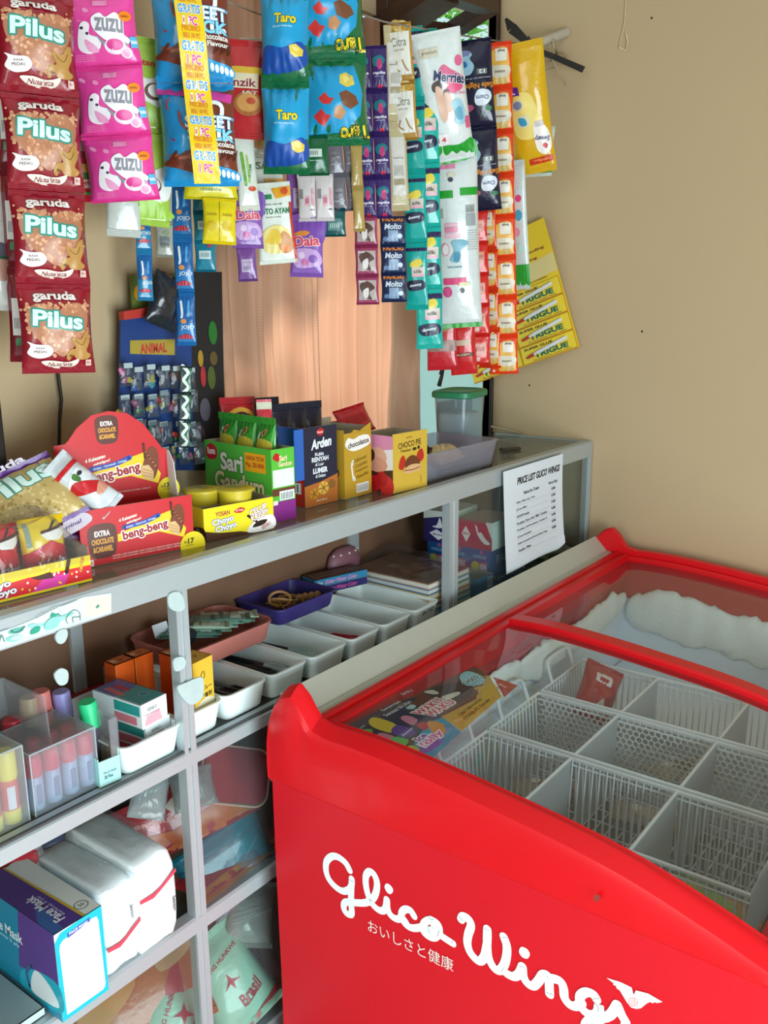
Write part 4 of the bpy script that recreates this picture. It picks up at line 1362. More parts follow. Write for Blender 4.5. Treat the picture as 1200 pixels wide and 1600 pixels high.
strip('candy_strip', 'strip of three pink milk candy sachets right of the maroon snack strip', 'candy strip', (0.7813, 1.0350, 1.8300), (0.8053, 1.0350, 1.5847), 0.0899, 3, .030, '#e6459c', candy_art, yaw=-8, seed=21, seal=.05)


# ---- coconut milk strip behind the pink strip
def coco_art(r, i):
    return [('b', '#e9ece6', [(-.5, .2), (0, .1), (.5, .3), (.5, -.3), (.2, -.4), (-.5, -.3)]), ('b', '#9cc83c', [(-.5, -.35), (-.1, -.30), (.5, -.55), (.5, -.72), (-.5, -.72)]), ('e', '#f4f2ee', .12, -.12, .2, .16), ('e', '#6b4a38', .12, -.12, .2, .16), ('e', '#f6f4f0', .14, -.10, .15, .12),
            ('t', '#c0392b', 'Santan', -.15, .40, .55, .12, {'bold': .03}), ('e', '#5c9c34', -.2, -.52, .08, .05)]
strip('coconut_strip', 'lime green and white coconut milk sachets behind the pink candy strip', 'sachet strip', (0.9062, 1.0900, 1.8145), (0.8779, 1.0900, 1.5617), 0.0712, 2, .02, '#a8cc4c', coco_art, yaw=4, seed=25)
def tea_art(r, i):
    return [('b', '#8fbf3a', [(-.5, -.10), (.1, 0), (.5, -.15), (.5, -.5), (-.5, -.5)]), ('e', '#4a5a3a', .2, -.28, .1, .07), ('t', '#7a8a6a', 'halal', -.3, -.30, .2, .06)]
strip('sachet_strip', 'pale white sachet peeping out below the pink candy strip', 'sachet strip', (0.8570, 1.1000, 1.6913), (0.8481, 1.1000, 1.5447), 0.0471, 1, .012, '#c9cfc8', tea_art, yaw=4, seed=27)

# ---- blue and brown chocolate stick packs with the yellow promotion ribbon
def stick_art(r, i):
    k = rr(3)
    it = [('p', '#7b3826', [(.10, r / 2), (.5, r / 2), (.5, -r / 2), (-.5, -r / 2 + .26), (-.5, -r / 2 + .30), (-.30, -r / 2 + .36), (-.1, -.40), (.12, -.34), (.20, -.1)]), ('p', '#1f9bd8', [(.0, -r / 2), (.5, -r / 2), (.5, -r / 2 + .16), (.2, -r / 2 + .26), (.0, -r / 2 + .2)]),
          ('p', '#d83aa0', [(-.5, .50), (-.1, .44), (.46, .38), (.48, .50), (.0, .56), (-.5, .60)])]
    for n in range(16):
        x = k.uniform(-.48, -.12); a = k.uniform(-.8, .8)
        it.append(('s', k.choice(['#8a4630', '#a05a3c', '#6b3020']), [(x, -r / 2 + .32 + k.uniform(-.06, .06)), (x + .16 * math.cos(a), -r / 2 + .34 + .16 * math.sin(a))], .035))
    for n in range(8):
        it.append(('s', '#5a2618', [(.28 + .03 * n, -.34 + .02 * (n % 3)), (.34 + .025 * n, -.20)], .016))
    it += [('s', '#eef6fa', [(.10, .20), (.20, .36), (.34, .30), (.28, -.06), (.44, -.06)], .055), ('s', '#c03a4a', [(-.36, .42), (-.40, .34), (-.38, .28)], .02), ('s', '#9a3a2a', [(-.24, .24), (-.22, .10), (-.15, .02)], .03), ('e', '#b02a5a', -.34, -.10, .025, .015)]
    it += outl('SWEET', .16, .12, .66, .16, '#eefaff', '#1b86c4', {'bold': .03}, .05) + outl('STICK', .17, -.04, .64, .15, '#8fdcf4', '#1b6a9c', {'bold': .03}, .04)
    it += [('t', '#f4ece6', 'Chocolate', .30, -.15, .36, .07, {'bold': .03}), ('t', '#f4ece6', 'Flavour', .34, -.23, .28, .06, {'bold': .03})]
    it += [('b', '#1f9bd8', [(.14, -.40), (.26, -.42), (.5, -.48), (.5, -.60), (.2, -.54)])] + [('e', '#f4f6f2', .24 + .062 * n, -.49 - .012 * n, .026, .045) for n in range(5)]
    return it


ST = strip('snack_strip', 'two blue and brown chocolate stick packs joined by a yellow promotion ribbon', 'snack strip', (0.9220, 1.0200, 1.8872), (0.9287, 1.0200, 1.6134), 0.1053, 2, .060, '#2196d2', stick_art, yaw=2, seed=31, wr=1.6, part='stick_pack', seal=.06)
def ribbon_part(par, L, w, x0, x1):
    q = MB(); n = 40
    def S(x, y, f):
        t = -y / L
        return Vector((x + x0 + (x1 - x0) * t, y, .046 + .008 * math.sin(t * 12.5 + 4.0) + f))
    q.grid(lambda u, v: S((u - .5) * w, -(1 - v) * L, 0), 4, n, foil('#ecc81e'))
    q.build('promotion_ribbon', par, True)
    it = []
    for k in range(6):
        y = -L * (k + .35) / 6
        it += [('t', '#e08a1e', 'PROMO', 0, y + .026, w * .66, .0075, {'bold': .03, 'rot': -4}), ('t', '#e08a1e', 'BELI 10 PC', 0, y + .017, w * .62, .0065, {'bold': .03, 'rot': -4})]
        it += outl('GRATIS', 0, y + .005, w * .80, .0115, '#1f8fd0', '#f6f6f0', {'bold': .03, 'rot': -4}, .06) + outl('1 PC', 0, y - .0105, w * .5, .0115, '#d8348a', '#f8f4f0', {'bold': .03, 'rot': -4}, .06)
    q = MB(); art(q, it, S, 1.0, .02, .0006, .00003); q.build('printed_label', par)
ribbon_part(ST, (Vector((0.9220, 1.0200, 1.8872)) - Vector((0.9287, 1.0200, 1.6134))).length, .036, -.006, .006)

def twin_art(r, i):
    return [('t', '#b89a10', 'manis', -.24, .2, .3, .1, {'bold': .02}), ('t', '#b89a10', 'manis', .24, .2, .3, .1, {'bold': .02}), ('e', '#d8b820', -.24, -.15, .16, .14), ('e', '#d8b820', .24, -.15, .16, .14), ('s', '#b09410', [(0, -r / 2), (0, r / 2)], .02)]
strip('candy_pack', 'yellow twin candy sachet hanging below the blue chocolate stick packs', 'candy pack', (0.9894, 1.0500, 1.6047), (0.9848, 1.0500, 1.5379), 0.0503, 1, .014, '#e4cc18', twin_art, seed=35)
def yel_art(r, i):
    return [('r', '#8fb83a', -.3, -.02, .3, .10), ('t', '#6a7a20', 'manis', 0, -.10, .4, .06)]
strip('candy_pack', 'wide yellow sachet edge right under the blue chocolate stick packs', 'candy pack', (0.9823, 1.0600, 1.6485), (0.9817, 1.0600, 1.6030), 0.0807, 1, .012, '#dccb1c', yel_art, seed=36)


# ---- toothbrush and teal strips against the dim wall
def brush_art(r, i):
    return [('r', '#1a5fa0', -.5, -.2, .5, r / 2), ('s', '#e8eef2', [(-.2, .9), (-.16, .3), (-.2, .1)], .12), ('s', '#4aa0d8', [(.2, .9), (.16, .2)], .12), ('e', '#e8924a', -.1, -.1, .16, .12), ('t', '#e6eef6', 'JOJO', .1, -.42, .7, .24, {'bold': .02}), ('b', '#b8364a', [(-.4, -.9), (0, -.75), (.4, -.9), (.2, -1.0), (-.3, -1.0)])]
strip('toothbrush_strip', 'long strip of blue toothbrush packets hanging left of the curtain', 'toothbrush strip', (0.9889, 1.1350, 1.6344), (0.9830, 1.1350, 1.3850), 0.0304, 3, .010, '#2a78b8', brush_art, yaw=-8, seed=41)
strip('toothbrush_strip', 'short strip of blue toothbrush packets left of the long blue strip', 'toothbrush strip', (0.9123, 1.1350, 1.6000), (0.9071, 1.1350, 1.4556), 0.0232, 2, .010, '#2b86b4', brush_art, yaw=10, seed=43)
def grey_art(r, i):
    return [('r', '#6f7478', -.3, -.3, .3, .2), ('t', '#3c4044', 'IIIIII', 0, -.3, .5, .3, {'bold': 0}), ('e', '#8d9a78', .1, .4, .2, .15)]
strip('sachet_strip', 'grey backs of small sachets hanging between the two blue toothbrush strips', 'sachet strip', (0.9443, 1.1200, 1.6697), (0.9370, 1.1200, 1.5201), 0.0252, 3, .008, '#a4a59c', grey_art, yaw=6, seed=45)
def teal_art(r, i):
    return [('r', '#c6d8da', -.3, -.1, .3, .3), ('t', '#2a5a6a', 'IIIIII', 0, .1, .4, .2, {'bold': 0}), ('e', '#d83a5a', .22, .55, .12, .1), ('t', '#e2f2f4', 'dua', -.1, .7, .4, .14)]
strip('sachet_strip', 'strip of teal blue sachets hanging left of the yellow twin sachet', 'sachet strip', (1.0111, 1.1100, 1.6344), (1.0094, 1.1100, 1.4996), 0.0322, 3, .010, '#1d7f9a', teal_art, yaw=-6, seed=47)


# ---- seasoning packs
def red_season(r, i):
    return [('r', '#e0b23a', -.5, .34, .5, .52), ('r', '#e8d8b8', -.44, .0, .3, .36), ('t', '#8a2a4a', 'nzik', -.05, .14, .6, .2, {'bold': .02}), ('e', '#b06a3c', .05, -.36, .38, .30), ('e', '#d89a58', .05, -.34, .30, .22), ('e', '#c04a30', .12, -.3, .12, .08), ('r', '#b8202c', -.5, -r / 2, .5, -r / 2 + .16), ('t', '#e8d8c8', 'IAT', .1, -.10, .4, .08)]
strip('seasoning_pack', 'red and yellow seasoning sachet with a bowl picture beside the blue stick packs', 'seasoning pack', (1.0941, 1.0800, 1.8496), (1.0797, 1.0800, 1.7025), 0.0622, 1, .016, '#c02a2e', red_season, yaw=-4, seed=51)
def white_season(r, i):
    return [('r', '#d89a3a', -.1, .06, .5, .2), ('t', '#5a7a5a', 'SAY', 0, .56, .6, .2, {'bold': .02}), ('b', '#d8b078', [(-.4, -.5), (.3, -.55), (.45, -.1), (0, .05), (-.4, -.2)]), ('b', '#e4c84a', [(-.1, -.45), (.3, -.5), (.3, -.2), (0, -.15)]), ('e', '#c8843c', .25, -.48, .12, .1)]
strip('seasoning_strip', 'white soup seasoning sachets behind the red seasoning sachet', 'seasoning strip', (1.1347, 1.1000, 1.8630), (1.1467, 1.1000, 1.5956), 0.0566, 3, .012, '#d6d8d0', white_season, yaw=6, seed=53)
def soto_art(r, i):
    return [('r', '#2c8a5a', -.5, .60, .0, .72), ('p', '#e8a424', [(.0, .86), (.5, .90), (.5, .66), (.1, .60)]), ('e', '#d8542a', .34, .78, .10, .10), ('t', '#2e6a4c', 'Bumbu siap saji', .0, .47, .5, .05), ('t', '#1f7a4c', 'SOTO AYAM', .02, .30, .84, .15, {'bold': .03}), ('t', '#7a8a7a', 'bumbu instan', 0, .16, .4, .04), ('r', '#c83a24', .44, -r / 2, .5, .5),
            ('b', '#ecd98a', [(-.4, -.3), (-.1, -.05), (.25, -.1), (.42, -.4), (.2, -.72), (-.3, -.7)]), ('b', '#c8843c', [(.05, -.5), (.2, -.2), (.42, -.4), (.40, -.7), (.15, -.75)]), ('b', '#e8c23c', [(-.3, -.45), (-.1, -.15), (.1, -.2), (.1, -.5)]), ('e', '#e88a4a', .2, -.62, .14, .09)]
strip('seasoning_pack', 'white chicken soup seasoning sachet with green lettering before the curtain', 'seasoning pack', (1.1210, 1.0700, 1.6415), (1.1357, 1.0700, 1.5146), 0.0632, 1, .012, '#e6e8e0', soto_art, yaw=-4, seed=55, seal=.05)
def sop_art(r, i):
    return [('s', '#6aa83c', [(-.2, .8), (-.1, -.6)], .16), ('s', '#a8c860', [(.05, .7), (.1, -.5)], .10), ('t', '#3a7a4a', 'AYAM', .15, .0, .6, .16, {'rot': 80}), ('e', '#d8542a', .2, -.8, .2, .12), ('r', '#e0b83c', -.5, -r / 2, .5, -r / 2 + .2)]
strip('seasoning_pack', 'narrow white and green seasoning sachet left of the chicken soup sachet', 'seasoning pack', (1.0798, 1.0850, 1.7153), (1.0868, 1.0850, 1.5955), 0.0327, 1, .010, '#dfe3da', sop_art, yaw=10, seed=57)

# ---- detergent sachets
def det_art(r, i):
    it = [('b', '#7a4aa8', [(-.5, .2), (0, .3), (.5, .1), (.5, r / 2), (-.5, r / 2)]), ('b', '#e08a3a', [(-.4, .36), (-.1, .46), (.1, .40), (-.1, .30)]), ('b', '#c8a0d8', [(-.4, -.1), (.3, -.1), (.45, -.5), (-.3, -.6)]), ('e', '#8a5ab4', .2, -.35, .14, .12), ('e', '#e8d0ec', -.15, -.25, .1, .1), ('e', '#d070a8', -.05, -.45, .12, .1)]
    return it + outl('Daia', .0, .16, .80, .30, '#d8445a', '#f4e6ee', {'bold': .04, 'rot': 4}, .06)
strip('detergent_sachet', 'purple detergent sachet with red lettering right of the chicken soup sachet', 'detergent sachet', (1.2152, 1.0750, 1.5955), (1.2093, 1.0750, 1.4942), 0.0576, 1, .014, '#8a5ab2', det_art, yaw=-6, seed=61)
strip('detergent_sachet', 'purple detergent sachet left of the chicken soup sachet', 'detergent sachet', (1.0878, 1.0900, 1.6254), (1.0854, 1.0900, 1.5380), 0.0498, 1, .014, '#8a5aac', det_art, yaw=8, seed=62)
def det_back(r, i):
    return [('r', '#b9a4c4', -.3, -.4, .3, .25), ('t', '#6a5478', 'aturan pakai', 0, .1, .5, .06), ('t', '#6a5478', 'IIIIIII', 0, -.2, .4, .2, {'bold': 0})]
strip('detergent_sachet', 'small purple sachet back hanging below the left detergent sachet', 'detergent sachet', (1.0897, 1.1000, 1.5416), (1.0922, 1.1000, 1.4857), 0.0317, 1, .008, '#7a4a92', det_back, yaw=0, seed=63)
strip('detergent_sachet', 'purple sachet back above the right detergent sachet', 'detergent sachet', (1.2190, 1.0900, 1.6761), (1.2199, 1.0900, 1.5840), 0.0508, 1, .010, '#8250a0', det_back, yaw=0, seed=64)

# ---- blue and green snack bags
def taro_a(r, i):
    it = [('p', '#1e9ed4', [(-.5, r / 2 - .05), (.5, r / 2 - .05), (.5, -.20), (.3, -.36), (-.5, -.44)]), ('b', '#1b4fa8', [(-.4, -.28), (0, -.34), (.4, -.20), (.5, -.5), (.3, -r / 2 + .20), (-.45, -r / 2 + .16)]), ('p', '#e6c84a', [(.14, -.30), (.28, -.26), (.42, -.34), (.40, -.46), (.26, -.50), (.16, -.44)]), ('p', '#f0da7a', [(.20, -.33), (.28, -.31), (.36, -.36), (.28, -.40)]),
          ('t', '#d8eef6', 'Net rasa rumput laut', .0, .06, .42, .045)]
    return it + outl('Taro', .06, .22, .46, .20, '#f4d722', '#1a2a3a', {'bold': .05}, .05)
strip('snack_strip', 'two light blue and green snack bags with yellow lettering upright in the upper middle', 'snack strip', (1.1143, 1.0200, 1.9166), (1.1071, 1.0200, 1.6486), 0.0732, 2, .050, '#0f6a3e', taro_a, yaw=-10, seed=71, part='snack_bag', wr=2.2)
def taro_b(r, i):
    it = [('p', '#1e9ed4', [(-.5, r / 2 - .10), (.3, r / 2 - .10), (.42, .1), (.36, -.2), (.1, -.42), (-.5, -.46)]), ('p', '#e6c84a', [(.06, .36), (.16, .40), (.26, .34), (.28, .22), (.16, .18), (.05, .24)]), ('p', '#f0da7a', [(.10, .33), (.18, .36), (.22, .28), (.12, .24)]), ('p', '#d83a3a', [(-.30, .04), (-.20, .12), (-.14, .04), (-.06, .03), (-.14, -.05), (-.24, -.04)]), ('p', '#d83a3a', [(-.38, -.20), (-.26, -.10), (-.20, -.18), (-.12, -.20), (-.22, -.34), (-.30, -.30)]),
          ('p', '#7a4a30', [(.02, .10), (.14, .14), (.30, .06), (.34, -.04), (.20, -.12), (.06, -.06)]), ('p', '#c88a5a', [(-.06, -.10), (.04, -.06), (.12, -.16), (.04, -.26), (-.08, -.22)])]
    return it + outl('Taro', .26, -.44, .46, .20, '#f4d722', '#123a2a', {'bold': .05, 'rot': 186}, .05)
strip('snack_strip', 'two light blue and green snack bags hung upside down with inverted yellow lettering', 'snack strip', (1.2298, 1.0300, 1.9744), (1.2472, 1.0300, 1.7084), 0.1098, 2, .050, '#0f6a3e', taro_b, yaw=8, seed=73, part='snack_bag', wr=2.2)
def greenback(r, i):
    return [('r', '#d8e4dc', -.45, -.05, .3, .2), ('t', '#2a4a3a', 'IIIIIIIII', -.1, .08, .5, .14, {'bold': 0}), ('t', '#dfeae2', 'baik digunakan sebelum', -.05, -.16, .7, .05)]
strip('snack_pack_back', 'dark green pack back with white barcode patch below the upside down snack bags', 'pack back', (1.2051, 1.0500, 1.7213), (1.2074, 1.0500, 1.6582), 0.0514, 1, .010, '#0f5f3a', greenback, seed=75)

# ---- pink and white sachets, grey sachets, teal sachet, gold foil edge
def pw_art(r, i):
    return [('r', '#8c8888', -.40, -.05, -.2, .45), ('r', '#e4a4b4', -.1, -.45, .15, .1), ('t', '#b84a6a', 'IIIIII', .02, -.15, .2, .3, {'bold': .02}), ('r', '#d8a0b0', .28, -.4, .42, .5), ('r', '#3a3a3a', .2, -.66, .4, -.6)]
strip('sachet_strip', 'pair of white and pink sachet backs hanging above the right detergent sachet', 'sachet strip', (1.2207, 1.0600, 1.6634), (1.2227, 1.0600, 1.5867), 0.0613, 1, .008, '#d9cfd0', pw_art, yaw=-4, seed=81, cols=2)
def gs_art(r, i):
    return [('r', '#7c7880', -.35, -.3, .35, .3), ('t', '#4c4850', 'superi', 0, .05, .5, .16, {'bold': .02}), ('r', '#a09ca4', -.35, -.48, .35, -.38)]
strip('sachet_strip', 'grey silvery sachet strip below the upside down snack bags', 'sachet strip', (1.3189, 1.0800, 1.7362), (1.3335, 1.0800, 1.6126), 0.0576, 2, .010, '#77727c', gs_art, yaw=4, seed=83, cols=2)
def tl_art(r, i):
    return [('r', '#5c8c8a', -.3, -.3, .3, .2), ('t', '#cfe0de', 'IIIII', 0, -.1, .4, .2, {'bold': 0})]
strip('sachet_strip', 'dark teal sachet hanging below the pink and white sachets', 'sachet strip', (1.3155, 1.1000, 1.6622), (1.3178, 1.1000, 1.5681), 0.0419, 2, .008, '#155a5e', tl_art, seed=85)
strip('foil_strip', 'narrow crinkled gold foil strip edge left of the purple double sachets', 'foil strip', (1.3336, 1.0600, 1.7253), (1.3412, 1.0600, 1.5763), 0.0208, 2, .012, '#b59a58', None, yaw=20, seed=87, wr=2.5)

# ---- purple double strip
def rap_art(r, i):
    return [('r', '#3c2a6a', -.5, -r / 2 + .06, .5, r / 2 - .06), ('b', '#1f7a88', [(-.4, .5), (.1, .7), (.4, .4), (.1, .1), (-.3, .1)]), ('b', '#c83a78', [(-.1, .4), (.12, .5), (.2, .2), (.1, -.1), (-.1, .0)]), ('t', '#e8e2f4', 'rapika', 0, -.3, .8, .22, {'bold': .03, 'sh': .2}), ('e', '#d82a48', .05, -r / 2 + .2, .16, .14), ('t', '#cfc4e4', 'pelicin pakaian', 0, -.48, .6, .07)]
strip('softener_strip', 'double column of purple ironing liquid sachets left of the gold strip', 'softener strip', (1.3779, 1.0600, 1.8938), (1.3917, 1.0600, 1.6018), 0.0582, 4, .012, '#3b2568', rap_art, yaw=-4, seed=91, cols=2)
strip('softener_strip', 'edge of a blue violet sachet strip behind the gold body lotion strip', 'softener strip', (1.4598, 1.0900, 1.9116), (1.4866, 1.0900, 1.7762), 0.0363, 2, .010, '#4a5a9a', rap_art, yaw=-4, seed=92)
def brown_art(r, i):
    return [('r', '#b9a8a4', -.40, -.42, .40, .42), ('b', '#5a3a34', [(-.35, .2), (.0, .38), (.35, .1), (.1, -.1), (.2, -.40), (-.1, -.3)]), ('b', '#e4dcd8', [(-.2, -.05), (.05, .1), (.05, -.25), (-.1, -.35)]), ('t', '#efe4e4', 'hair', -.2, .38, .3, .1)]
strip('hair_dye_strip', 'strip of three brownish photo sachets with pink edges below the purple sachets', 'sachet strip', (1.3781, 1.0750, 1.6064), (1.3826, 1.0750, 1.4463), 0.0434, 3, .008, '#a03a62', brown_art, yaw=-4, seed=95)
def molto_art(r, i):
    return [('r', '#1b2a52', -.45, -.5, .45, .5), ('t', '#f08a24', 'PAHOKI', 0, .42, .8, .16, {'bold': .04}), ('t', '#dce6f4', 'Molto', .0, .16, .7, .22, {'bold': .03, 'sh': .2}), ('r', '#8fa8c8', -.2, -.4, .2, .02), ('e', '#c8d8e8', .28, -.2, .1, .09), ('e', '#6a8ab8', -.3, -.3, .1, .09)]
strip('softener_strip', 'strip of dark blue softener sachets with orange lettering before the curtain edge', 'softener strip', (1.4625, 1.0750, 1.6120), (1.4672, 1.0750, 1.4507), 0.0500, 3, .010, '#22345e', molto_art, yaw=4, seed=97)

# ---- gold lotion strip
def citra_art(r, i):
    return [('r', '#eeeae0', -.42, -.75, .42, .72), ('e', '#e4c88a', .1, .9, .3, .2), ('e', '#d8b060', -.1, .98, .2, .16), ('e', '#c89a3a', .25, .84, .14, .1), ('t', '#7a7468', 'Citra', .0, .38, .6, .3, {'bold': .0}), ('t', '#a49c8c', 'pearly white', 0, .1, .4, .08), ('s', '#b08a5a', [(-.14, -.3), (-.2, -.5), (-.05, -.62)], .06), ('s', '#b08a5a', [(.1, -.25), (.2, -.5), (.3, -.62)], .06)]
strip('lotion_strip', 'gold and white body lotion sachet strip below the wooden vent', 'lotion strip', (1.4496, 1.0500, 1.9449), (1.4727, 1.0500, 1.7472), 0.0475, 2, .010, '#b98a3a', citra_art, yaw=-12, seed=101, seal=.04)
def citra_back(r, i):
    return [('r', '#dcd8d0', -.36, -1.4, .36, 1.4), ('t', '#8a8478', 'IIIIIIII', 0, -.2, .5, .5, {'bold': 0}), ('r', '#a89a7a', -.3, -.9, .3, -.6), ('t', '#7a7468', 'komposisi aqua', 0, .4, .6, .1)]
strip('lotion_strip', 'silvery white back of a lotion strip hanging just left of the gold strip', 'lotion strip', (1.4475, 1.0600, 1.9419), (1.4671, 1.0600, 1.6208), 0.0360, 2, .008, '#c8b890', citra_back, yaw=14, seed=103)

# ---- teal hair vitamin strips
def tealv(r, i):
    it = [('r', '#2a2350', -.5, r / 2 - .34, .5, r / 2), ('r', '#2a2350', -.5, -r / 2, .5, -r / 2 + .12), ('b', '#e8d04a', [(-.2, .62), (.2, .74), (.3, .50), (.0, .36), (-.25, .44)]), ('r', '#d8c8bc', -.18, .0, .4, .40), ('r', '#e8a8b8', -.18, .0, .4, .1), ('t', '#3a3a44', 'silk', .1, .22, .4, .14, {'bold': .02})]
    return it + [('b', '#1d2444', [(-.40, -.22), (.2, -.14), (.42, -.26), (.36, -.52), (-.3, -.58)]), ('t', '#dfeaf2', 'downy', -.02, -.36, .56, .16, {'bold': .03, 'rot': 8})]
strip('softener_strip', 'turquoise softener sachet strip just right of the gold lotion strip', 'softener strip', (1.4971, 1.0550, 1.9495), (1.5181, 1.0550, 1.4353), 0.0446, 4, .012, '#12a8a0', tealv, yaw=-14, seed=107)
strip('softener_strip', 'longer turquoise softener sachet strip beside the white diaper pack', 'softener strip', (1.5131, 1.0400, 1.9471), (1.5423, 1.0400, 1.3572), 0.0550, 5, .014, '#10b0a4', tealv, yaw=4, seed=109)

# ---- diaper packs
def mer_art(r, i):
    it = [('b', '#1f9c2c', [(-.5, -r / 2 + .42), (-.2, -r / 2 + .36), (.2, -r / 2 + .30), (.5, -r / 2 + .38), (.5, -r / 2), (-.5, -r / 2)]), ('b', '#e06a92', [(-.05, .46), (.08, .60), (.22, .50), (.42, .36), (.46, .22), (.26, .18), (.04, .30)]), ('e', '#e06a92', .40, .62, .08, .10), ('e', '#e85a88', .26, .16, .18, .08)]
    it += outl('Merries', .18, .36, .66, .19, '#24305c', '#f4eef2', {'bold': .04, 'rot': -14}, .05)
    it += [('b', '#4a3a38', [(-.20, .28), (-.06, .34), (.0, .22), (-.08, .12), (-.20, .16)]), ('b', '#e4b8a0', [(-.14, .22), (-.04, .20), (.02, .0), (.06, -.3), (-.06, -.44), (-.14, -.1)]), ('b', '#6a4a40', [(.02, .14), (.12, .16), (.14, .04), (.04, .02)]), ('b', '#e8c0a8', [(.02, .08), (.14, .06), (.18, -.2), (.06, -.25)]),
           ('b', '#9cc8d8', [(.14, -.10), (.34, -.06), (.42, -.30), (.36, -.52), (.18, -.48), (.20, -.3)]), ('b', '#6aa8c4', [(.2, -.25), (.34, -.2), (.36, -.42), (.24, -.42)]), ('r', '#e05a86', .40, -.62, .49, -.40), ('t', '#e890b0', 'good skin', .28, .06, .4, .07, {'rot': -10}),
           ('r', '#d8d0bc', -.36, .76, .02, .92), ('t', '#8a8474', 'premium', -.16, .84, .3, .08), ('b', '#f0e8ea', [(-.40, -.66), (.0, -.66), (.0, -.86), (-.38, -.84)]), ('t', '#d83a4a', 'ISI 4', -.2, -.76, .3, .10, {'bold': .04})]
    return it
strip('diaper_pack', 'white diaper pack with pink logo and green bottom hanging in front on the right', 'diaper pack', (1.5145, 1.0150, 1.9399), (1.5772, 1.0150, 1.7191), 0.0953, 1, .040, '#dfe5e4', mer_art, yaw=4, seed=111, seal=.04)
def mer_back(r, i):
    it = [('r', '#1f9c2c', -.5, .86, -.08, 1.02), ('r', '#1f9c2c', .08, .90, .5, 1.06), ('r', '#e08aa8', -.46, 1.46, 0, 1.56), ('r', '#d8d0bc', -.2, 1.3, 0, 1.38), ('e', '#3a3a48', -.12, 1.24, .06, .05)]
    it += [('t', '#5a6060', 'IIIIIIIIII', .3, .62, .2, .16, {'bold': 0}), ('r', '#a0a4a4', -.44, .45, -.32, .65), ('r', '#e8b0c4', -.3, .28, 0, .34), ('r', '#e08aa8', -.3, .14, 0, .26), ('r', '#eab8c8', -.3, .02, .05, .12), ('r', '#9aa0a4', .2, .26, .42, .52)]
    for k in range(9):
        it.append(('t', '#8f9696', 'petunjuk pemakaian popok', .34, .16 - .05 * k, .24, .025))
    it += [('e', '#e4a0b8', -.30, -.22, .09, .14), ('e', '#f0e8ea', -.30, -.22, .07, .11), ('b', '#7fb4c8', [(-.16, -.05), (.1, -.02), (.24, -.1), (.05, -.25), (-.02, -.5), (-.2, -.45), (-.1, -.25)]), ('b', '#4a90b0', [(-.1, -.28), (.04, -.3), (.0, -.48), (-.12, -.46)]),
           ('t', '#2a8a9a', 'ganti popok', -.1, -.60, .34, .06), ('r', '#e0407a', -.36, -.98, .16, -.84), ('e', '#d84a86', -.28, -1.14, .1, .12), ('e', '#2e3038', .06, -1.12, .05, .06), ('r', '#d8d0a0', -.02, -1.02, .24, -.94), ('r', '#1f9c2c', -.5, -r / 2, .5, -r / 2 + .10)]
    return it
strip('diaper_pack', 'back of a white diaper pack hanging below the front white diaper pack', 'diaper pack', (1.6094, 1.0300, 1.7564), (1.6432, 1.0300, 1.3969), 0.0920, 1, .034, '#d9dfdf', mer_back, yaw=2, seed=113, seal=.03, ny=20)

# ---- navy night pad pack
def charm_art(r, i):
    return [('b', '#9cc8e0', [(-.34, .68), (-.1, .76), (.02, .66), (-.04, .56), (.06, .40), (-.04, .22), (-.24, .22), (-.30, .36), (-.40, .52)]), ('b', '#2a6fb8', [(-.32, .48), (-.16, .52), (-.12, .40), (-.26, .38)]), ('e', '#7a86b8', -.18, .70, .16, .07),
            ('r', '#6a7468', .12, .20, .38, .32), ('t', '#dfe4ee', '12', .25, .26, .16, .09, {'rot': 180, 'bold': .04}), ('t', '#b8bccc', 'extra maxi wing 35 cm', .14, .12, .62, .045, {'rot': 180}), ('t', '#d8862a', 'Safe Night', .14, -.04, .72, .16, {'rot': 180, 'bold': .03}),
            ('b', '#dfe6f2', [(.02, -.32), (.14, -.14), (.40, -.18), (.44, -.36), (.28, -.50), (.06, -.48)]), ('t', '#2a3a7a', 'Charm', .22, -.32, .32, .10, {'rot': 180, 'bold': .03}), ('b', '#b04a72', [(-.36, -.52), (-.1, -.46), (-.02, -.56), (-.3, -.66)]), ('e', '#2f7a4a', .36, -.58, .08, .06)]
strip('pad_pack', 'two navy night pad packs with upside down orange lettering right of the diaper pack', 'pad pack', (1.6754, 1.0350, 1.9608), (1.7332, 1.0350, 1.6380), 0.0820, 2, .030, '#1c1d3a', charm_art, yaw=-4, seed=115, part='pad_pouch', seal=.04)

# ---- orange strips
def orange_art(r, i):
    return [('b', '#e8b04a', [(-.14, r / 2 - .25), (.36, r / 2 - .2), (.44, -.3), (.30, -.62), (-.16, -.55), (-.2, .1)]), ('r', '#e9e2d6', -.02, .10, .36, r / 2 - .2), ('b', '#dcd2bc', [(-.22, -.08), (.0, -.02), (.4, -.06), (.46, -.22), (.3, -.40), (-.1, -.36)]), ('r', '#d8b870', .04, -.56, .32, -.38), ('b', '#3f8a3c', [(-.36, .5), (-.24, .6), (-.20, .2), (-.32, .05)]), ('t', '#5a4a3a', 'kopi', .17, .40, .22, .10, {'bold': .03, 'rot': 180}), ('e', '#fbe8dc', -.36, -.55, .05, .05), ('t', '#6a4a2a', 'instan', .12, -.2, .34, .08, {'bold': .02})]
strip('drink_strip', 'long strip of orange drink sachets hanging right of the navy pad packs', 'drink strip', (1.7509, 1.0200, 1.9689), (1.8160, 1.0200, 1.2893), 0.0639, 8, .012, '#e8431a', orange_art, yaw=-6, seed=121)
strip('drink_strip', 'shorter orange drink sachet strip tucked left behind the long orange strip', 'drink strip', (1.7662, 1.0500, 1.6479), (1.8035, 1.0500, 1.3020), 0.0485, 4, .010, '#e23f1c', orange_art, yaw=-24, seed=123)
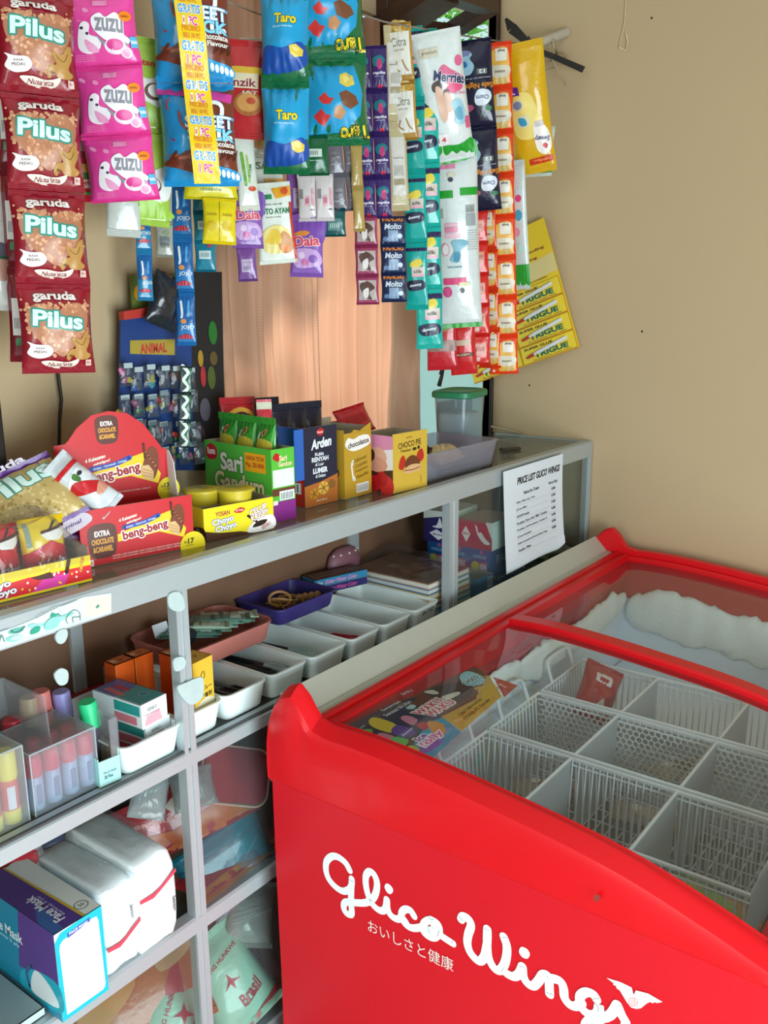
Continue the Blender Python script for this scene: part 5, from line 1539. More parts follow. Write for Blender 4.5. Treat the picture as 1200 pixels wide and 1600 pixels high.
def redpink(r, i):
    return [('r', '#e8a090', -.3, -.2, .3, .3), ('t', '#b02a24', 'IIIII', 0, .05, .4, .2, {'bold': .02}), ('r', '#f0c0b8', -.3, -.5, .0, -.3)]
strip('drink_strip', 'red and pink sachet backs between the diaper pack and the orange strips', 'drink strip', (1.7509, 1.0600, 1.6408), (1.7746, 1.0600, 1.3106), 0.0482, 5, .008, '#de2c26', redpink, yaw=8, seed=125)
def redbox(r, i):
    return [('r', '#5a1416', -.4, -.32, .4, -.18), ('t', '#e8c8a0', 'KOPI', 0, -.25, .5, .08), ('r', '#c8b098', -.3, .1, .3, .3)]
strip('sachet_strip', 'red sachet strip hanging below the back of the diaper pack', 'sachet strip', (1.6748, 1.0500, 1.4120), (1.6931, 1.0500, 1.2949), 0.0584, 1, .016, '#cc1f24', redbox, yaw=0, seed=127)
def redgrey(r, i):
    return [('r', '#9a7068', -.5, -.30, .5, .05), ('r', '#b08a80', -.1, -.28, .1, .0), ('b', '#a8843c', [(-.2, .3), (.3, .4), (.3, .6), (-.2, .6)]), ('b', '#5a7a3a', [(.1, .4), (.4, .5), (.3, .7)])]
strip('sachet_strip', 'red sachet with grey band hanging left of the other red sachet by the window', 'sachet strip', (1.6251, 1.0700, 1.4262), (1.6364, 1.0700, 1.3074), 0.0656, 1, .012, '#c42430', redgrey, yaw=-6, seed=129)

# ---- yellow diaper pack at the right and the green pack behind it
def sweety_art(r, i):
    return [('b', '#f0dc7a', [(-.3, .3), (.1, .35), (.25, -.2), (.1, -.6), (-.35, -.5)]), ('p', '#5a2a8a', [(-.42, .56), (-.16, .52), (-.14, .34), (-.40, .36)]), ('t', '#e8d8f0', 'L', -.28, .44, .08, .12, {'bold': .04}), ('e', '#dcd0a8', -.22, .14, .14, .13), ('e', '#7a8aa8', -.22, .14, .11, .09), ('e', '#e0dcb8', -.12, -.22, .16, .15), ('b', '#38a0c8', [(-.24, -.14), (-.08, -.16), (-.04, -.30), (-.20, -.30)]),
            ('b', '#f2ece6', [(.10, -.34), (.28, -.30), (.44, -.52), (.46, -.86), (.30, -1.02), (.12, -.86)]), ('t', '#2a2f6a', 'Sweety', .27, -.64, .36, .15, {'rot': 172, 'bold': .03, 'sh': .2}), ('b', '#d0283a', [(.26, -.80), (.33, -.76), (.38, -.82), (.33, -.89)]), ('r', '#c9c2c8', .14, -.38, .34, -.26), ('p', '#d0341c', [(-.1, -1.08), (.46, -1.04), (.46, -1.18), (-.1, -1.22)]), ('t', '#f0b060', 'comfort', .2, -1.13, .4, .06, {'rot': 180})]
strip('diaper_pack', 'yellow diaper pack with upside down lettering hanging beside the right wall', 'diaper pack', (1.8054, 0.9950, 1.9759), (1.8956, 0.9950, 1.7283), 0.0910, 1, .036, '#dcae14', sweety_art, yaw=-12, seed=131, seal=.05, ny=18)
def green2(r, i):
    return [('r', '#2a9a34', -.5, -r / 2, .5, -r / 2 + .16), ('r', '#e0e6e2', -.1, -r / 2 + .02, .06, -r / 2 + .14)]
strip('diaper_pack', 'green and white pack bottom showing below the yellow diaper pack', 'diaper pack', (1.9276, 1.0150, 1.8280), (1.9158, 1.0150, 1.7239), 0.0835, 1, .012, '#d9dfd9', green2, yaw=-20, seed=133)
def green3(r, i):
    return [('r', '#26a032', -.5, -r / 2, .5, -r / 2 + 1.4), ('e', '#e6a0b4', -.1, -.3, .2, .24), ('e', '#38a8c8', .05, .6, .22, .3), ('e', '#bfe4d8', .1, -1.2, .2, .26), ('e', '#c8e8ea', .1, 1.8, .2, .26), ('e', '#d84a86', .1, 1.5, .18, .2)]
strip('diaper_pack', 'narrow white and green pack hanging between the orange strip and the right wall', 'diaper pack', (1.8461, 1.0200, 1.7519), (1.8908, 1.0200, 1.4770), 0.0374, 1, .014, '#cfe0de', green3, yaw=-20, seed=135, seal=.03)

# ---- yellow glue cards leaning on the right wall
gc = [(1.1169, 1.6331), (1.0578, 1.6523), (0.9611, 1.3410), (1.2605, 1.2381), (1.2892, 1.2745)]
gl = empty('glue_card', (2.085, 1.1, 1.4), label='yellow super glue card with two columns of tubes hung tilted on the right wall', cat='glue card')
A_ = [(1.0612, 1.6525), (0.9610, 1.3395), (1.2584, 1.2348)]
ux_ = Vector((0, A_[1][0] - A_[2][0], A_[1][1] - A_[2][1]))      # along the lower edge, left to right
uy_ = Vector((0, A_[0][0] - A_[1][0], A_[0][1] - A_[1][1]))      # up the right edge
Wc, Hc = ux_.length, uy_.length
uxn = ux_.normalized(); uyn = (uy_ - uxn * uy_.dot(uxn)).normalized(); nrm = uxn.cross(uyn)
Mc = Matrix((uxn, uyn, nrm)).transposed().to_4x4(); Mc.translation = Vector((2.083, A_[2][0], A_[2][1]))
gl.matrix_world = Mc
q = MB(); q.box((0, 0, -.003), (Wc, Hc, .002), mat('yellow_card', '#e6c21c', .45, var=.03)); q.build('card', gl)
q = MB()
it = [('p', '#dcc888', [(0, Hc * .56), (Wc, Hc * .60), (Wc, Hc * .74), (Wc * .55, Hc * .70), (0, Hc * .62)]), ('r', '#8a2438', Wc * .50, Hc * .84, Wc * .62, Hc * .92),
      ('t', '#8a3a20', 'Powerful Bonding', Wc * .74, Hc * .80, Wc * .40, .0085, {'bold': .03}), ('t', '#8a3a20', 'Quick Setting', Wc * .70, Hc * .745, Wc * .32, .008, {'bold': .03}), ('t', '#6a5420', 'Metal, Plastic, Rubber, Wood, Porcelain', Wc * .5, Hc * .585, Wc * .8, .005)]
art(q, it, planeS((0, 0, .002), (1, 0, 0), (0, 1, 0)), 1, .1); q.build('printed_heading', gl)
ch = Hc * .56 / 4
cw = Wc / 2
cell = None
for r_ in range(4):
    for c_ in range(2):
        Mx = Matrix.Translation((cw * c_, ch * r_, .002))
        if cell is None:
            q = MB(); q.rbox((.0015, .0015, 0), (cw - .0015, ch - .0015, .004), .001, mat('yellow_card_cell', '#e8cc34', .4, var=.03), 1); cell = q.build('glue_cell', gl, False, Mx)
            q = MB()
            for w in ((.0006, 0, .0), ):
                pass
            f = planeS((0, 0, .004), (1, 0, 0), (0, 1, 0))
            it = [('r', '#b8401e', 0.001, .0008, cw - .001, .0022), ('r', '#b8401e', cw - .0022, .001, cw - .001, ch - .001), ('t', '#5a3010', 'SUPER GLUE', cw * .34, ch * .80, cw * .52, .0060, {'bold': .04}), ('t', '#1f6a50', 'TRIGUE', cw * .54, ch * .36, cw * .62, ch * .30, {'bold': .05}),
                  ('t', '#7a5a20', 'for best power, wood, rubber', cw * .55, ch * .12, cw * .7, .0042)]
            art(q, it, f, 1, .1, .0003); q.build('printed_label', cell)
            q = MB()
            q.tube([(cw * .10, ch * .36, .0065), (cw * .24, ch * .44, .0065)], [.0028, .004], mat('glue_cap_red', '#c02a30', .4), 8)
            q.tube([(cw * .24, ch * .44, .0065), (cw * .34, ch * .49, .0065), (cw * .86, ch * .72, .0065)], [.0028, .0046, .0046], mat('glue_tube_white', '#e4e6ea', .35), 8)
            q.build('glue_tube', cell, 0.6)
        else:
            c2 = copy_tree(cell, gl); c2.matrix_local = Mx

# ---- toys hung on the dim wall left of the curtain
ty = empty('toy_board', (1.0, 1.17, 1.2), label='dark blue toy card with bagged small toys hanging left of the curtain', cat='toy card')
to = Vector((1.0, 1.17, 1.2))
q = MB(); blue = mat('blue_card', '#173a78', .5, var=.1)
bp_ = [(0.8940, 1.4289), (1.0378, 1.4450), (1.0231, 1.1698), (0.8677, 1.1936)]
q.prism([(x - to.x, z - to.z) for x, z in bp_], .012, .015, blue, 'y'); q.build('backing_card', ty)
q = MB(); pb = [(0.9078, 1.3952), (0.9979, 1.3939), (0.9959, 1.3680), (0.9059, 1.3745)]
art(q, [('p', '#a8933c', [(x, z) for x, z in pb]), ('t', '#b83a34', 'ANIMAL', (pb[0][0] + pb[1][0]) / 2, (pb[0][1] + pb[2][1]) / 2, (pb[1][0] - pb[0][0]) * .6, .016, {'bold': .04})], planeS((-to.x, .0115, -to.z), (1, 0, 0), (0, 0, 1)), 1, .1); q.build('printed_heading', ty)
bagm = clear('toy_bag_film', '#d8dce0', 0.12, 0.08, '#c4ccd0', bump=.4)
rt = rr(77)
cols_ = ['#d8a83a', '#3a9a4a', '#c83a34', '#2a5aa8', '#c86a9a', '#4aa8b8', '#8a8a94', '#7a3a3a', '#d8c84a', '#5a5a64']
BAGS = [(0.8830, 1.3436), (0.9027, 1.3363), (0.9271, 1.3388), (0.9560, 1.3352), (0.9791, 1.3333), (1.0089, 1.3284), (0.8731, 1.2952), (0.8986, 1.2945), (0.9261, 1.2917), (0.9498, 1.2958), (0.9750, 1.2878), (1.0065, 1.2922), (0.8715, 1.2639), (0.8954, 1.2553), (0.9221, 1.2504), (0.9449, 1.2459), (0.9788, 1.2432), (1.0042, 1.2388), (0.8667, 1.2193), (0.8907, 1.2120), (0.9200, 1.2164), (0.9445, 1.2045), (0.9726, 1.2090), (1.0034, 1.2056)]
for n, (bx, bz) in enumerate(BAGS):
    bag = MB()
    bw, bh = .022, .036
    def bagS(u, v, sg):
        a, b = abs(2 * u - 1), abs(2 * v - 1)
        return (bx - to.x + (u - .5) * bw, -.004 - sg * .006 * (1 - a ** 3) * (1 - b ** 3) - .001 * n % 3, bz - to.z + (v - .5) * bh)
    bag.grid(lambda u, v: bagS(u, v, 1), 5, 6, bagm)
    bag.grid(lambda u, v: bagS(u, v, -1), 5, 6, bagm, True)
    bo = bag.build('toy_bag', ty, True)
    q = MB(); q.box((bx - to.x - .008, -.0125, bz - to.z + bh * .30), (bx - to.x + .008, -.0115, bz - to.z + bh * .52), mat('bag_tag', '#a9b8bc', .6)); q.build('paper_tag', bo)
    q = MB()
    for k in range(3):
        c = rt.choice(cols_)
        m_ = mat('toy_plastic_' + c[1:], c, .35, var=.05)
        q.lathe([(0, -.006), (.005, -.005), (.006, 0), (.004, .004), (.0045, .006), (0, .008)], m_, 8, Matrix.Translation((bx - to.x + rt.uniform(-.006, .006), -.004, bz - to.z + rt.uniform(-.013, .006))) @ Matrix.Rotation(rt.uniform(-1, 1), 4, 'Y') @ Matrix.Diagonal((rt.uniform(.6, 1.2), .6, rt.uniform(.7, 1.4), 1)))
    q.build('toy', bo, True)

hg = [(0.8892, 1.4396), (0.9883, 1.4515), (0.9898, 1.4363), (0.8893, 1.4271)]
q = MB(); q.prism(hg, 1.168, 1.180, mat('red_hanger', '#b8342c', .5), 'y'); tag(q.build('red_card', None), 'red card edge above the blue toy card', 'card')
q = MB()
gp = [(0.9219, 1.4949), (1.1039, 1.5035), (1.0970, 1.4011), (0.9203, 1.4066)]
q.prism(gp, 1.186, 1.190, mat('olive_card', '#5a6a22', .55, var=.1), 'y')
f = planeS((0, 1.1858, 0), (1, 0, 0), (0, 0, 1))
ec = [(1.0782, 1.4777), (0.9338, 1.4677), (1.0526, 1.4796)]
art(q, [('e', '#b8a83a', ec[0][0], ec[0][1], .014, .025), ('t', '#5a5a1c', 'II', ec[0][0], ec[0][1], .012, .022, {'bold': .03}), ('e', '#c8862a', ec[1][0], ec[1][1], .009, .012), ('r', '#a89a6a', ec[2][0] - .01, ec[2][1] - .012, ec[2][0] + .006, ec[2][1] + .012)], f, 1, .1)
tag(q.build('olive_card', None), 'olive green card with a yellow oval behind the blue toothbrush strips', 'card')
q = MB(); q.prism([(1.0391, 1.5021), (1.1110, 1.5036), (1.0972, 1.1581), (1.0199, 1.1700)], 1.182, 1.1855, mat('dark_toy_card', '#17181c', .5, var=.3), 'y')
f = planeS((0, 1.1815, 0), (1, 0, 0), (0, 0, 1))
dk_ = [(1.0517, 1.3596), (1.0553, 1.3290), (1.0824, 1.4016), (1.0741, 1.3255), (1.0556, 1.2717), (1.0408, 1.2288), (1.0808, 1.3581)]
art(q, [('e', '#a8822a', dk_[0][0], dk_[0][1], .006, .014), ('e', '#a82a34', dk_[1][0], dk_[1][1], .006, .018), ('e', '#1f6a2a', dk_[2][0], dk_[2][1], .010, .02), ('e', '#4a5a2a', dk_[3][0], dk_[3][1], .009, .02), ('e', '#5a5560', dk_[4][0], dk_[4][1], .012, .02), ('e', '#4c3a44', dk_[5][0], dk_[5][1], .012, .018), ('e', '#5a4a2a', dk_[6][0], dk_[6][1], .009, .012)], f, 1, .1)
tag(q.build('toy_card', None), 'dark card of small toys between the blue toy card and the curtain', 'toy card')
P0 = [(0.9290, 1.4556), (0.9881, 1.4574), (0.9755, 1.4970), (0.9471, 1.4926)]
bcx, bcz = (P0[0][0] + P0[1][0]) / 2, P0[0][1]
tag(pack('black_plastic_bag', None, .058, .085, .03, '#23272d', None, Matrix.Translation((bcx, 1.152, bcz)) @ Matrix.Rotation(.35, 4, 'Y') @ Matrix.Rotation(PI / 2, 4, 'X'), seed=9, wr=3.5, sealc=False), 'small dark plastic bag hanging above the blue toy card', 'bag')
# green white zigzag strip down the toy card
def zig(r, i):
    return [('s', '#e8eeea', [(-.3, r / 2), (.2, r / 4), (-.2, 0), (.25, -r / 4), (-.3, -r / 2)], .3), ('s', '#1f6a3a', [(.3, r / 2), (.4, r / 4), (.1, 0), (.4, -r / 4), (.2, -r / 2)], .16)]
strip('sticker_strip', 'green and white zigzag strip hanging down the right side of the blue toy card', 'strip', (0.9835, 1.1400, 1.3522), (0.9693, 1.1400, 1.2197), 0.0188, 3, .004, '#3a4a48', zig, seed=141)

# ================================================================ goods standing on the counter top
TZ = 1.1075
cardin = mat('grey_cardboard_inside', '#b3a792', 0.85, var=0.06)


def carton(name, label, cat, P0, P1, depth, h, cols, prints, lid=True, th=0.0012, heights=None, group=None):
    """printed carton: front from P0 to P1; cols and prints for front, right, back, left, top; heights lower single walls"""
    P0, P1 = Vector(P0), Vector(P1)
    w = (P1 - P0).length
    e = empty(name, P0, math.atan2(P1.y - P0.y, P1.x - P0.x), label=label, cat=cat, group=group)
    H = dict(front=h, right=h, back=h, left=h)
    H.update(heights or {})
    geo = dict(front=((0, 0, 0), (w, th, H['front'])), back=((0, depth - th, 0), (w, depth, H['back'])),
               left=((0, th, 0), (th, depth - th, H['left'])), right=((w - th, th, 0), (w, depth - th, H['right'])))
    S = dict(front=planeS((0, 0, 0), (1, 0, 0), (0, 0, 1)), right=planeS((w, 0, 0), (0, 1, 0), (0, 0, 1)),
             back=planeS((0, depth - th, 0), (1, 0, 0), (0, 0, 1)), left=planeS((0, depth, 0), (0, -1, 0), (0, 0, 1)),
             top=planeS((0, 0, h), (1, 0, 0), (0, 1, 0)))
    for k in ('front', 'right', 'back', 'left'):
        if cols.get(k) is None:
            continue
        q = MB(); q.box(*geo[k], mat('card_' + cols[k][1:], cols[k], .42, var=.03))
        if not lid:
            a, b = Vector(geo[k][0]), Vector(geo[k][1])
            i = {'front': (0, 1), 'back': (0, -1), 'left': (1, 0), 'right': (-1, 0)}[k]
            off = Vector((i[0], i[1], 0)) * (th * .55)
            q.box(a + off + Vector((.0004, .0004, .0004)), b + off - Vector((.0004, .0004, 0)) + Vector((0, 0, .0002)), cardin)
        p = q.build(k + '_panel', e)
        if prints.get(k):
            q = MB(); art(q, prints[k](w if k in ('front', 'back') else depth, H[k]), S[k], 1.0, .2, .0003, .00003); q.build('printed_label', p)
    q = MB(); q.box((0, 0, 0), (w, depth, th), cardin); q.build('bottom_panel', e)
    if lid:
        q = MB(); q.box((0, 0, h - th), (w, depth, h), mat('card_' + cols.get('top', cols['front'])[1:], cols.get('top', cols['front']), .42, var=.03)); p = q.build('top_panel', e)
        if prints.get('top'):
            q = MB(); art(q, prints['top'](w, depth), S['top'], 1.0, .2, .0003, .00003); q.build('printed_label', p)
    return e


def standing(name, label, cat, at, w, h, d, base, items, yaw=0, lean=6, roll=0, seed=2, group=None, **k):
    """a film pack standing on its lower edge; yaw turns its face from the aisle"""
    M = Matrix.Translation(at) @ Matrix.Rotation(math.radians(yaw), 4, 'Z') @ Matrix.Rotation(math.radians(90 - lean), 4, 'X') @ Matrix.Rotation(math.radians(roll), 4, 'Z') @ Matrix.Translation((0, h / 2, 0))
    return tag(pack(name, None, w, h, d, base, items, M, seed=seed, **k), label, cat, group)


def posed(name, label, cat, at, nrm, up, w, h, d, base, items, seed=2, group=None, **k):
    n = Vector(nrm).normalized(); u = Vector(up); u = (u - n * u.dot(n)).normalized(); r = u.cross(n)
    M = Matrix((r, u, n)).transposed().to_4x4(); M.translation = Vector(at)
    return tag(pack(name, None, w, h, d, base, items, M, seed=seed, **k), label, cat, group)


# ---- red wafer display box with its arched back card
def wafer_print(x, y, s):
    """the round badge, name, ribbon and bar of the wafer box, s = width of the print"""
    return [('p', '#f0c81e', [(x - .50 * s, y - .12 * s), (x - .50 * s, y - .02 * s), (x + .10 * s, y + .15 * s), (x + .32 * s, y + .20 * s), (x + .50 * s, y - .10 * s), (x + .46 * s, y - .22 * s), (x + .1 * s, y - .08 * s)]),
            ('t', '#f4ece0', '4 Kelezatan', x - .34 * s, y + .185 * s, .26 * s, .045 * s, {'bold': .03, 'rot': 10, 'sh': .2}), ('t', '#f4ece0', 'sekaligus!', x - .26 * s, y + .13 * s, .22 * s, .04 * s, {'bold': .03, 'rot': 10, 'sh': .2}),
            ('s', '#2a4aa8', [(x - .40 * s, y + .06 * s), (x - .1 * s, y + .09 * s), (x + .10 * s, y + .15 * s)], .06 * s), ('t', '#f0f0f4', 'Wafer · Caramel · Crispy', x - .16 * s, y + .085 * s, .44 * s, .03 * s, {'bold': .02, 'rot': 9})] + \
        outl('beng-beng', x - .10 * s, y - .03 * s, .66 * s, .16 * s, '#a01220', '#f6ece4', {'bold': .035, 'rot': 7}, .10) + \
        [('b', '#7a3a20', [(x + .26 * s, y + .02 * s), (x + .36 * s, y + .24 * s), (x + .46 * s, y + .22 * s), (x + .48 * s, y + .02 * s), (x + .40 * s, y - .16 * s), (x + .30 * s, y - .10 * s)])] + \
        [('e', c, x + (.31 + .15 * ((k * 37) % 10) / 10) * s, y + (-.04 + .24 * ((k * 53) % 10) / 10) * s, .016 * s, .012 * s) for k, c in enumerate(['#a05a34', '#542412', '#b87848', '#6a2e18'] * 5)] + \
        [('p', '#dcb078', [(x + .24 * s, y + .03 * s), (x + .34 * s, y + .03 * s), (x + .40 * s, y - .06 * s), (x + .39 * s, y - .18 * s), (x + .28 * s, y - .14 * s), (x + .23 * s, y - .06 * s)])] + \
        [('s', '#a87844', [(x + .25 * s, y - .01 * s - k * .04 * s), (x + .38 * s, y - .06 * s - k * .035 * s)], .008 * s) for k in range(3)] + [('s', '#5a2412', [(x + .29 * s, y + .30 * s), (x + .30 * s, y + .12 * s)], .03 * s)]


def badge(x, y, s, hx=1.0):
    return [('b', '#5a2416', [(x - .5 * s, y + .55 * s), (x, y + .68 * s * hx), (x + .5 * s, y + .55 * s), (x + .56 * s, y), (x + .44 * s, y - .55 * s), (x, y - .66 * s * hx), (x - .44 * s, y - .55 * s), (x - .56 * s, y)]),
            ('t', '#f4ece0', 'EXTRA', x, y + .30 * s, .60 * s, .22 * s, {'bold': .04}), ('t', '#e8a43a', 'CHOCOLATE', x, y, .86 * s, .22 * s, {'bold': .04}), ('t', '#e8a43a', '&CARAMEL', x, y - .30 * s, .78 * s, .22 * s, {'bold': .04})]


def count17(x, y, s):
    return [('e', '#ecd21c', x, y, s, s), ('t', '#3a3420', 'Isi', x - .55 * s, y + .30 * s, .22 * s, .22 * s), ('t', '#3a3420', '17', x - .12 * s, y + .32 * s, .5 * s, .42 * s, {'bold': .04}), ('t', '#3a3420', 'bungkus', x - .22 * s, y + .02 * s, .6 * s, .12 * s)]


def wafer_front(w, h):
    it = badge(.030, h * .42, .036) + wafer_print(w * .62, h * .52, w * .62)
    for k in range(2):
        it.append(('t', '#f0c8c0', 'WAFER LAPIS KARAMEL DAN COKELAT RENYAH BERAT BERSIH', w * .56, h * (.13 - .045 * k), w * .62, .0022, {'bold': .01}))
    it += count17(w - .003, .004, .020) + [('r', '#f0d8d0', .001, .001, .015, .010), ('t', '#b01a22', 'HALAL', .008, .0055, .011, .004, {'bold': .03})]
    return it


bb = carton('wafer_display_box', 'red wafer display box with arched back card standing left on the counter top', 'display box', (.675, 1.012, TZ), (.836, .974, TZ), .070, .0775,
            dict(front='#c8101a', left='#b00e18', right='#b80f18'), dict(front=wafer_front), lid=False, heights=dict(left=.055, right=.070))
W = (Vector((.836, .974)) - Vector((.675, 1.012))).length
arch = [(0.0, 0.0), (W, 0.0), (W, .135), (W - .008, .138), (W - .016, .150), (W - .034, .175), (W - .058, .193), (W - .085, .198), (W - .110, .194), (W - .132, .178), (W - .145, .162), (W - .150, .158), (0.0, .157)]
q = MB(); q.prism(arch, .068, .0695, mat('card_c8101a', '#c8101a', .42, var=.03), 'y'); bp2 = q.build('arched_back_card', bb)
f = planeS((0, .068, 0), (1, 0, 0), (0, 0, 1))
q = MB(); art(q, [(t[0], t[1], *t[2:]) for t in badge(W * .46, .172, .030, 1.0)] + wafer_print(W * .575, .112, W * .70) +
              [('t', '#e8b8b0', 'BERAT BERSIH WAFER KARAMEL COKELAT', W * .62, .082, W * .4, .0022), ('t', '#e8b8b0', 'HALAL', W * .3, .084, .016, .006)] + count17(W - .002, .076, .018), f, 1, .2, .0003, .00003); q.build('printed_label', bp2)
q = MB(); q.prism([(.0, .0), (-.030, 0), (-.030, .05), (-.020, .118), (-.006, .134), (0, .135)], W - .0012, W, mat('white_card', '#dcdcda', .5), 'x', Matrix.Translation((0, .068, 0))); q.build('side_flap', bb)

# ---- bag of snacks lying in the wafer box and purple peanut bag behind
def gift_art(r, i=0):
    return [('b', '#dfe0e4', [(-.4, .3), (.3, .5), (.45, .1), (.1, -.1), (-.45, .0)]), ('b', '#c01a24', [(-.5, .1), (-.2, .2), (.4, -.3), (.5, -.6), (.1, -.5), (-.4, -.2)]), ('b', '#4a7a3a', [(-.16, .34), (.02, .42), (.06, .20), (-.06, .10)]), ('b', '#d0907a', [(.0, -.5), (.4, -.3), (.45, -.6), (.1, -.65)]), ('e', '#2a2a2e', .16, .30, .10, .07), ('r', '#d01a24', -.5, .60, .5, .75)]
posed('snack_bag', 'white and red snack bag tilted in the red wafer display box', 'snack bag', (0.6987, 1.0300, 1.2160), (-.45, -.80, .35), (-.62, .15, .72), .042, .100, .032, '#cfd2d6', gift_art(1), seed=5, wr=2.0)
lying('snack_bag', 'dark red snack bag edge behind the white and red bag', 'snack bag', (.752, 1.050, 1.150), .06, .08, .02, '#8a1420', [('b', '#a83a30', [(-.3, -.3), (.3, -.2), (.2, .3)])], rz=60, tilt=40, seed=6)
def purple_art():
    k = rr(9)
    it = [('r', '#c6aa6a', -.5, -.42, .5, .34), ('d', '#d8c088', [(k.uniform(-.48, .48), k.uniform(-.40, .05), .02) for n in range(90)]), ('d', '#a88a4a', [(k.uniform(-.48, .48), k.uniform(-.40, .05), .016) for n in range(60)])]
    it += outl('garuda', -.05, .46, .62, .13, '#f0e8f4', '#4a1a6a', {'bold': .03}, .03) + outl('Pilus', .02, .18, .86, .26, '#dff6ee', '#2f8f80', {'bold': .05, 'rot': 6}, .05)
    return it + [('b', '#e8dcec', [(.0, -.46), (.4, -.42), (.44, -.56), (.04, -.58)]), ('t', '#6a3a8a', 'Original', .22, -.50, .3, .06, {'sh': .3})]
posed('peanut_bag', 'large purple peanut snack bag lying tilted at the left end of the counter top', 'snack bag', (0.6304, 1.0620, 1.2008), (-.42, -.62, .66), (-.12, .55, .72), .125, .108, .036, '#6a2a8e', purple_art(), seed=7)
lying('peanut_bag', 'purple snack bag edge peeping out under the large purple peanut bag', 'snack bag', (.700, 1.045, 1.160), .06, .07, .02, '#5f2484', [('b', '#e8dcec', [(-.2, -.40), (.3, -.36), (.3, -.2), (-.2, -.22)])], rz=-24, tilt=20, seed=8)
lying('snack_bag', 'clear film bag of pale snacks lying under the purple peanut bag', 'snack bag', (.590, 1.075, 1.150), .12, .10, .05, '#a88f84', [('b', '#c8b0a0', [(-.4, -.2), (.4, -.1), (.3, .3), (-.3, .2)])], rz=4, tilt=42, seed=10)

# ---- low tray with stick snack pouches under clear film
def choyo_low(w, h):
    k = rr(2)
    it = [('r', '#f0d21c', 0, h * .48, w, h), ('p', '#d8202a', [(0, .002), (w, .002), (w, h * .62), (w * .6, h * .66), (0, h * .40)]), ('r', '#f0d21c', 0, 0, w, .003), ('p', '#d8389a', [(w * .62, .003), (w * .82, .003), (w * .86, h * .5), (w * .70, h * .55)])]
    for n in range(16):
        it.append(('e', k.choice(['#f2b83a', '#f4e0d0', '#d8d8e0']), k.uniform(w * .52, w), k.uniform(.004, h * .6), .0016, .0016))
    it += [('p', '#4a2418', [(w * .62, h * .62), (w * .74, h * .70), (w * .76, h * .45), (w * .66, h * .5)]), ('s', '#3a1a10', [(w * .86, h * .98), (w * .84, h * .55)], .005), ('s', '#e0a03a', [(w * .95, h * .95), (w * .93, h * .5)], .004)]
    return it + outl('Choyo', w * .40, h * .55, w * .20, h * .34, '#f4f2ee', '#5a4a6a', {'bold': .05, 'rot': 6}, .06) + outl('Choyo', w * .43, h * .26, w * .20, h * .34, '#f4f2ee', '#5a4a6a', {'bold': .05, 'rot': 6}, .06) + [('t', '#f4ece4', 'sticks', w * .22, h * .2, w * .1, h * .16)]
carton('snack_tray', 'low yellow and red tray of stick snacks at the left end of the counter top', 'display tray', (.445, .983, TZ), (.650, .957, TZ), .085, .034, dict(front='#e8c81c', left='#d8202a', right='#d8202a', back='#d8202a'), dict(front=choyo_low), lid=False, heights=dict(left=.03, right=.045, back=.05))
def pouch_art(v):
    return [('p', '#c8202a', [(-.5, -.75), (.5, -.75), (.5, .0), (.1, .2), (-.5, -.05)]), ('p', '#f0ece4', [(-.12, .36), (.0, .22), (.3, .18), (.49, .30), (.49, .44), (.2, .40)]), ('p', '#4a2a20', [(-.10, .36), (.2, .40), (.49, .44), (.49, .52), (.2, .46), (-.1, .42)]), ('s', '#2c1a16', [(.1, .42), (.3, .62)], .04), ('s', '#d89a5a', [(-.3, -.5), (-.1, -.1)], .05), ('s', '#b86a3a', [(-.2, -.55), (.05, -.1)], .05), ('r', '#8a9a8a', -.42, .1, -.32, .6)] + \
        outl('Choyo', .22, -.30, .52, .17, '#f4f2ee', '#6a3a6a', {'bold': .05, 'rot': 186 if v else 4}, .05) + outl('Choyo', .16, -.52, .52, .17, '#f4f2ee', '#6a3a6a', {'bold': .05, 'rot': 186 if v else 4}, .05)
standing('stick_pouch', 'yellow and red stick snack pouch standing at the right of the low tray', 'snack pouch', (.612, .996, TZ + .003), .058, .082, .028, '#e6c41c', pouch_art(1), yaw=-10, lean=4, seed=11)
standing('stick_pouch', 'red stick snack pouch with dark cup picture left in the low tray', 'snack pouch', (.556, 1.006, TZ + .003), .054, .080, .028, '#c8202a', pouch_art(0) + [('p', '#2a1a1a', [(-.5, -.75), (.4, -.75), (.46, -.56), (.2, -.46), (-.3, -.48), (-.5, -.56)]), ('r', '#3a6a9a', -.5, .0, -.3, .3)], yaw=-6, lean=4, seed=12)
standing('stick_pouch', 'stick snack pouch at the very left of the low tray', 'snack pouch', (.497, 1.014, TZ + .003), .054, .080, .028, '#c83a2a', pouch_art(0), yaw=-6, lean=4, seed=13)
wrapm = clear('clear_wrap_film', '#f2f2f2', 0.10, 0.07, '#e6e6ea', 1.4, bump=.5)
q = MB()
def wrapS(u, v):
    x = .452 + .205 * u; zt = .090 + .006 * math.sin(u * 9) + .012 * noise.noise(Vector((u * 5, v * 4, 1)))
    if u > .78: zt *= max(.38, 1 - (u - .78) * 3.0)
    if v < .5:
        a = v * 2; y = .976 - .0 * a + .012 * a * a; z = .026 + (zt - .026) * a
    else:
        a = (v - .5) * 2; y = .988 + .055 * a; z = zt + .004 * math.sin(a * 5 + u * 14)
    return (x, y - .11 * (x - .452) * 1.0, TZ + z)
q.grid(wrapS, 28, 14, wrapm); tag(q.build('clear_wrap', None, True), 'loose clear film over the low tray of stick snacks', 'plastic film')

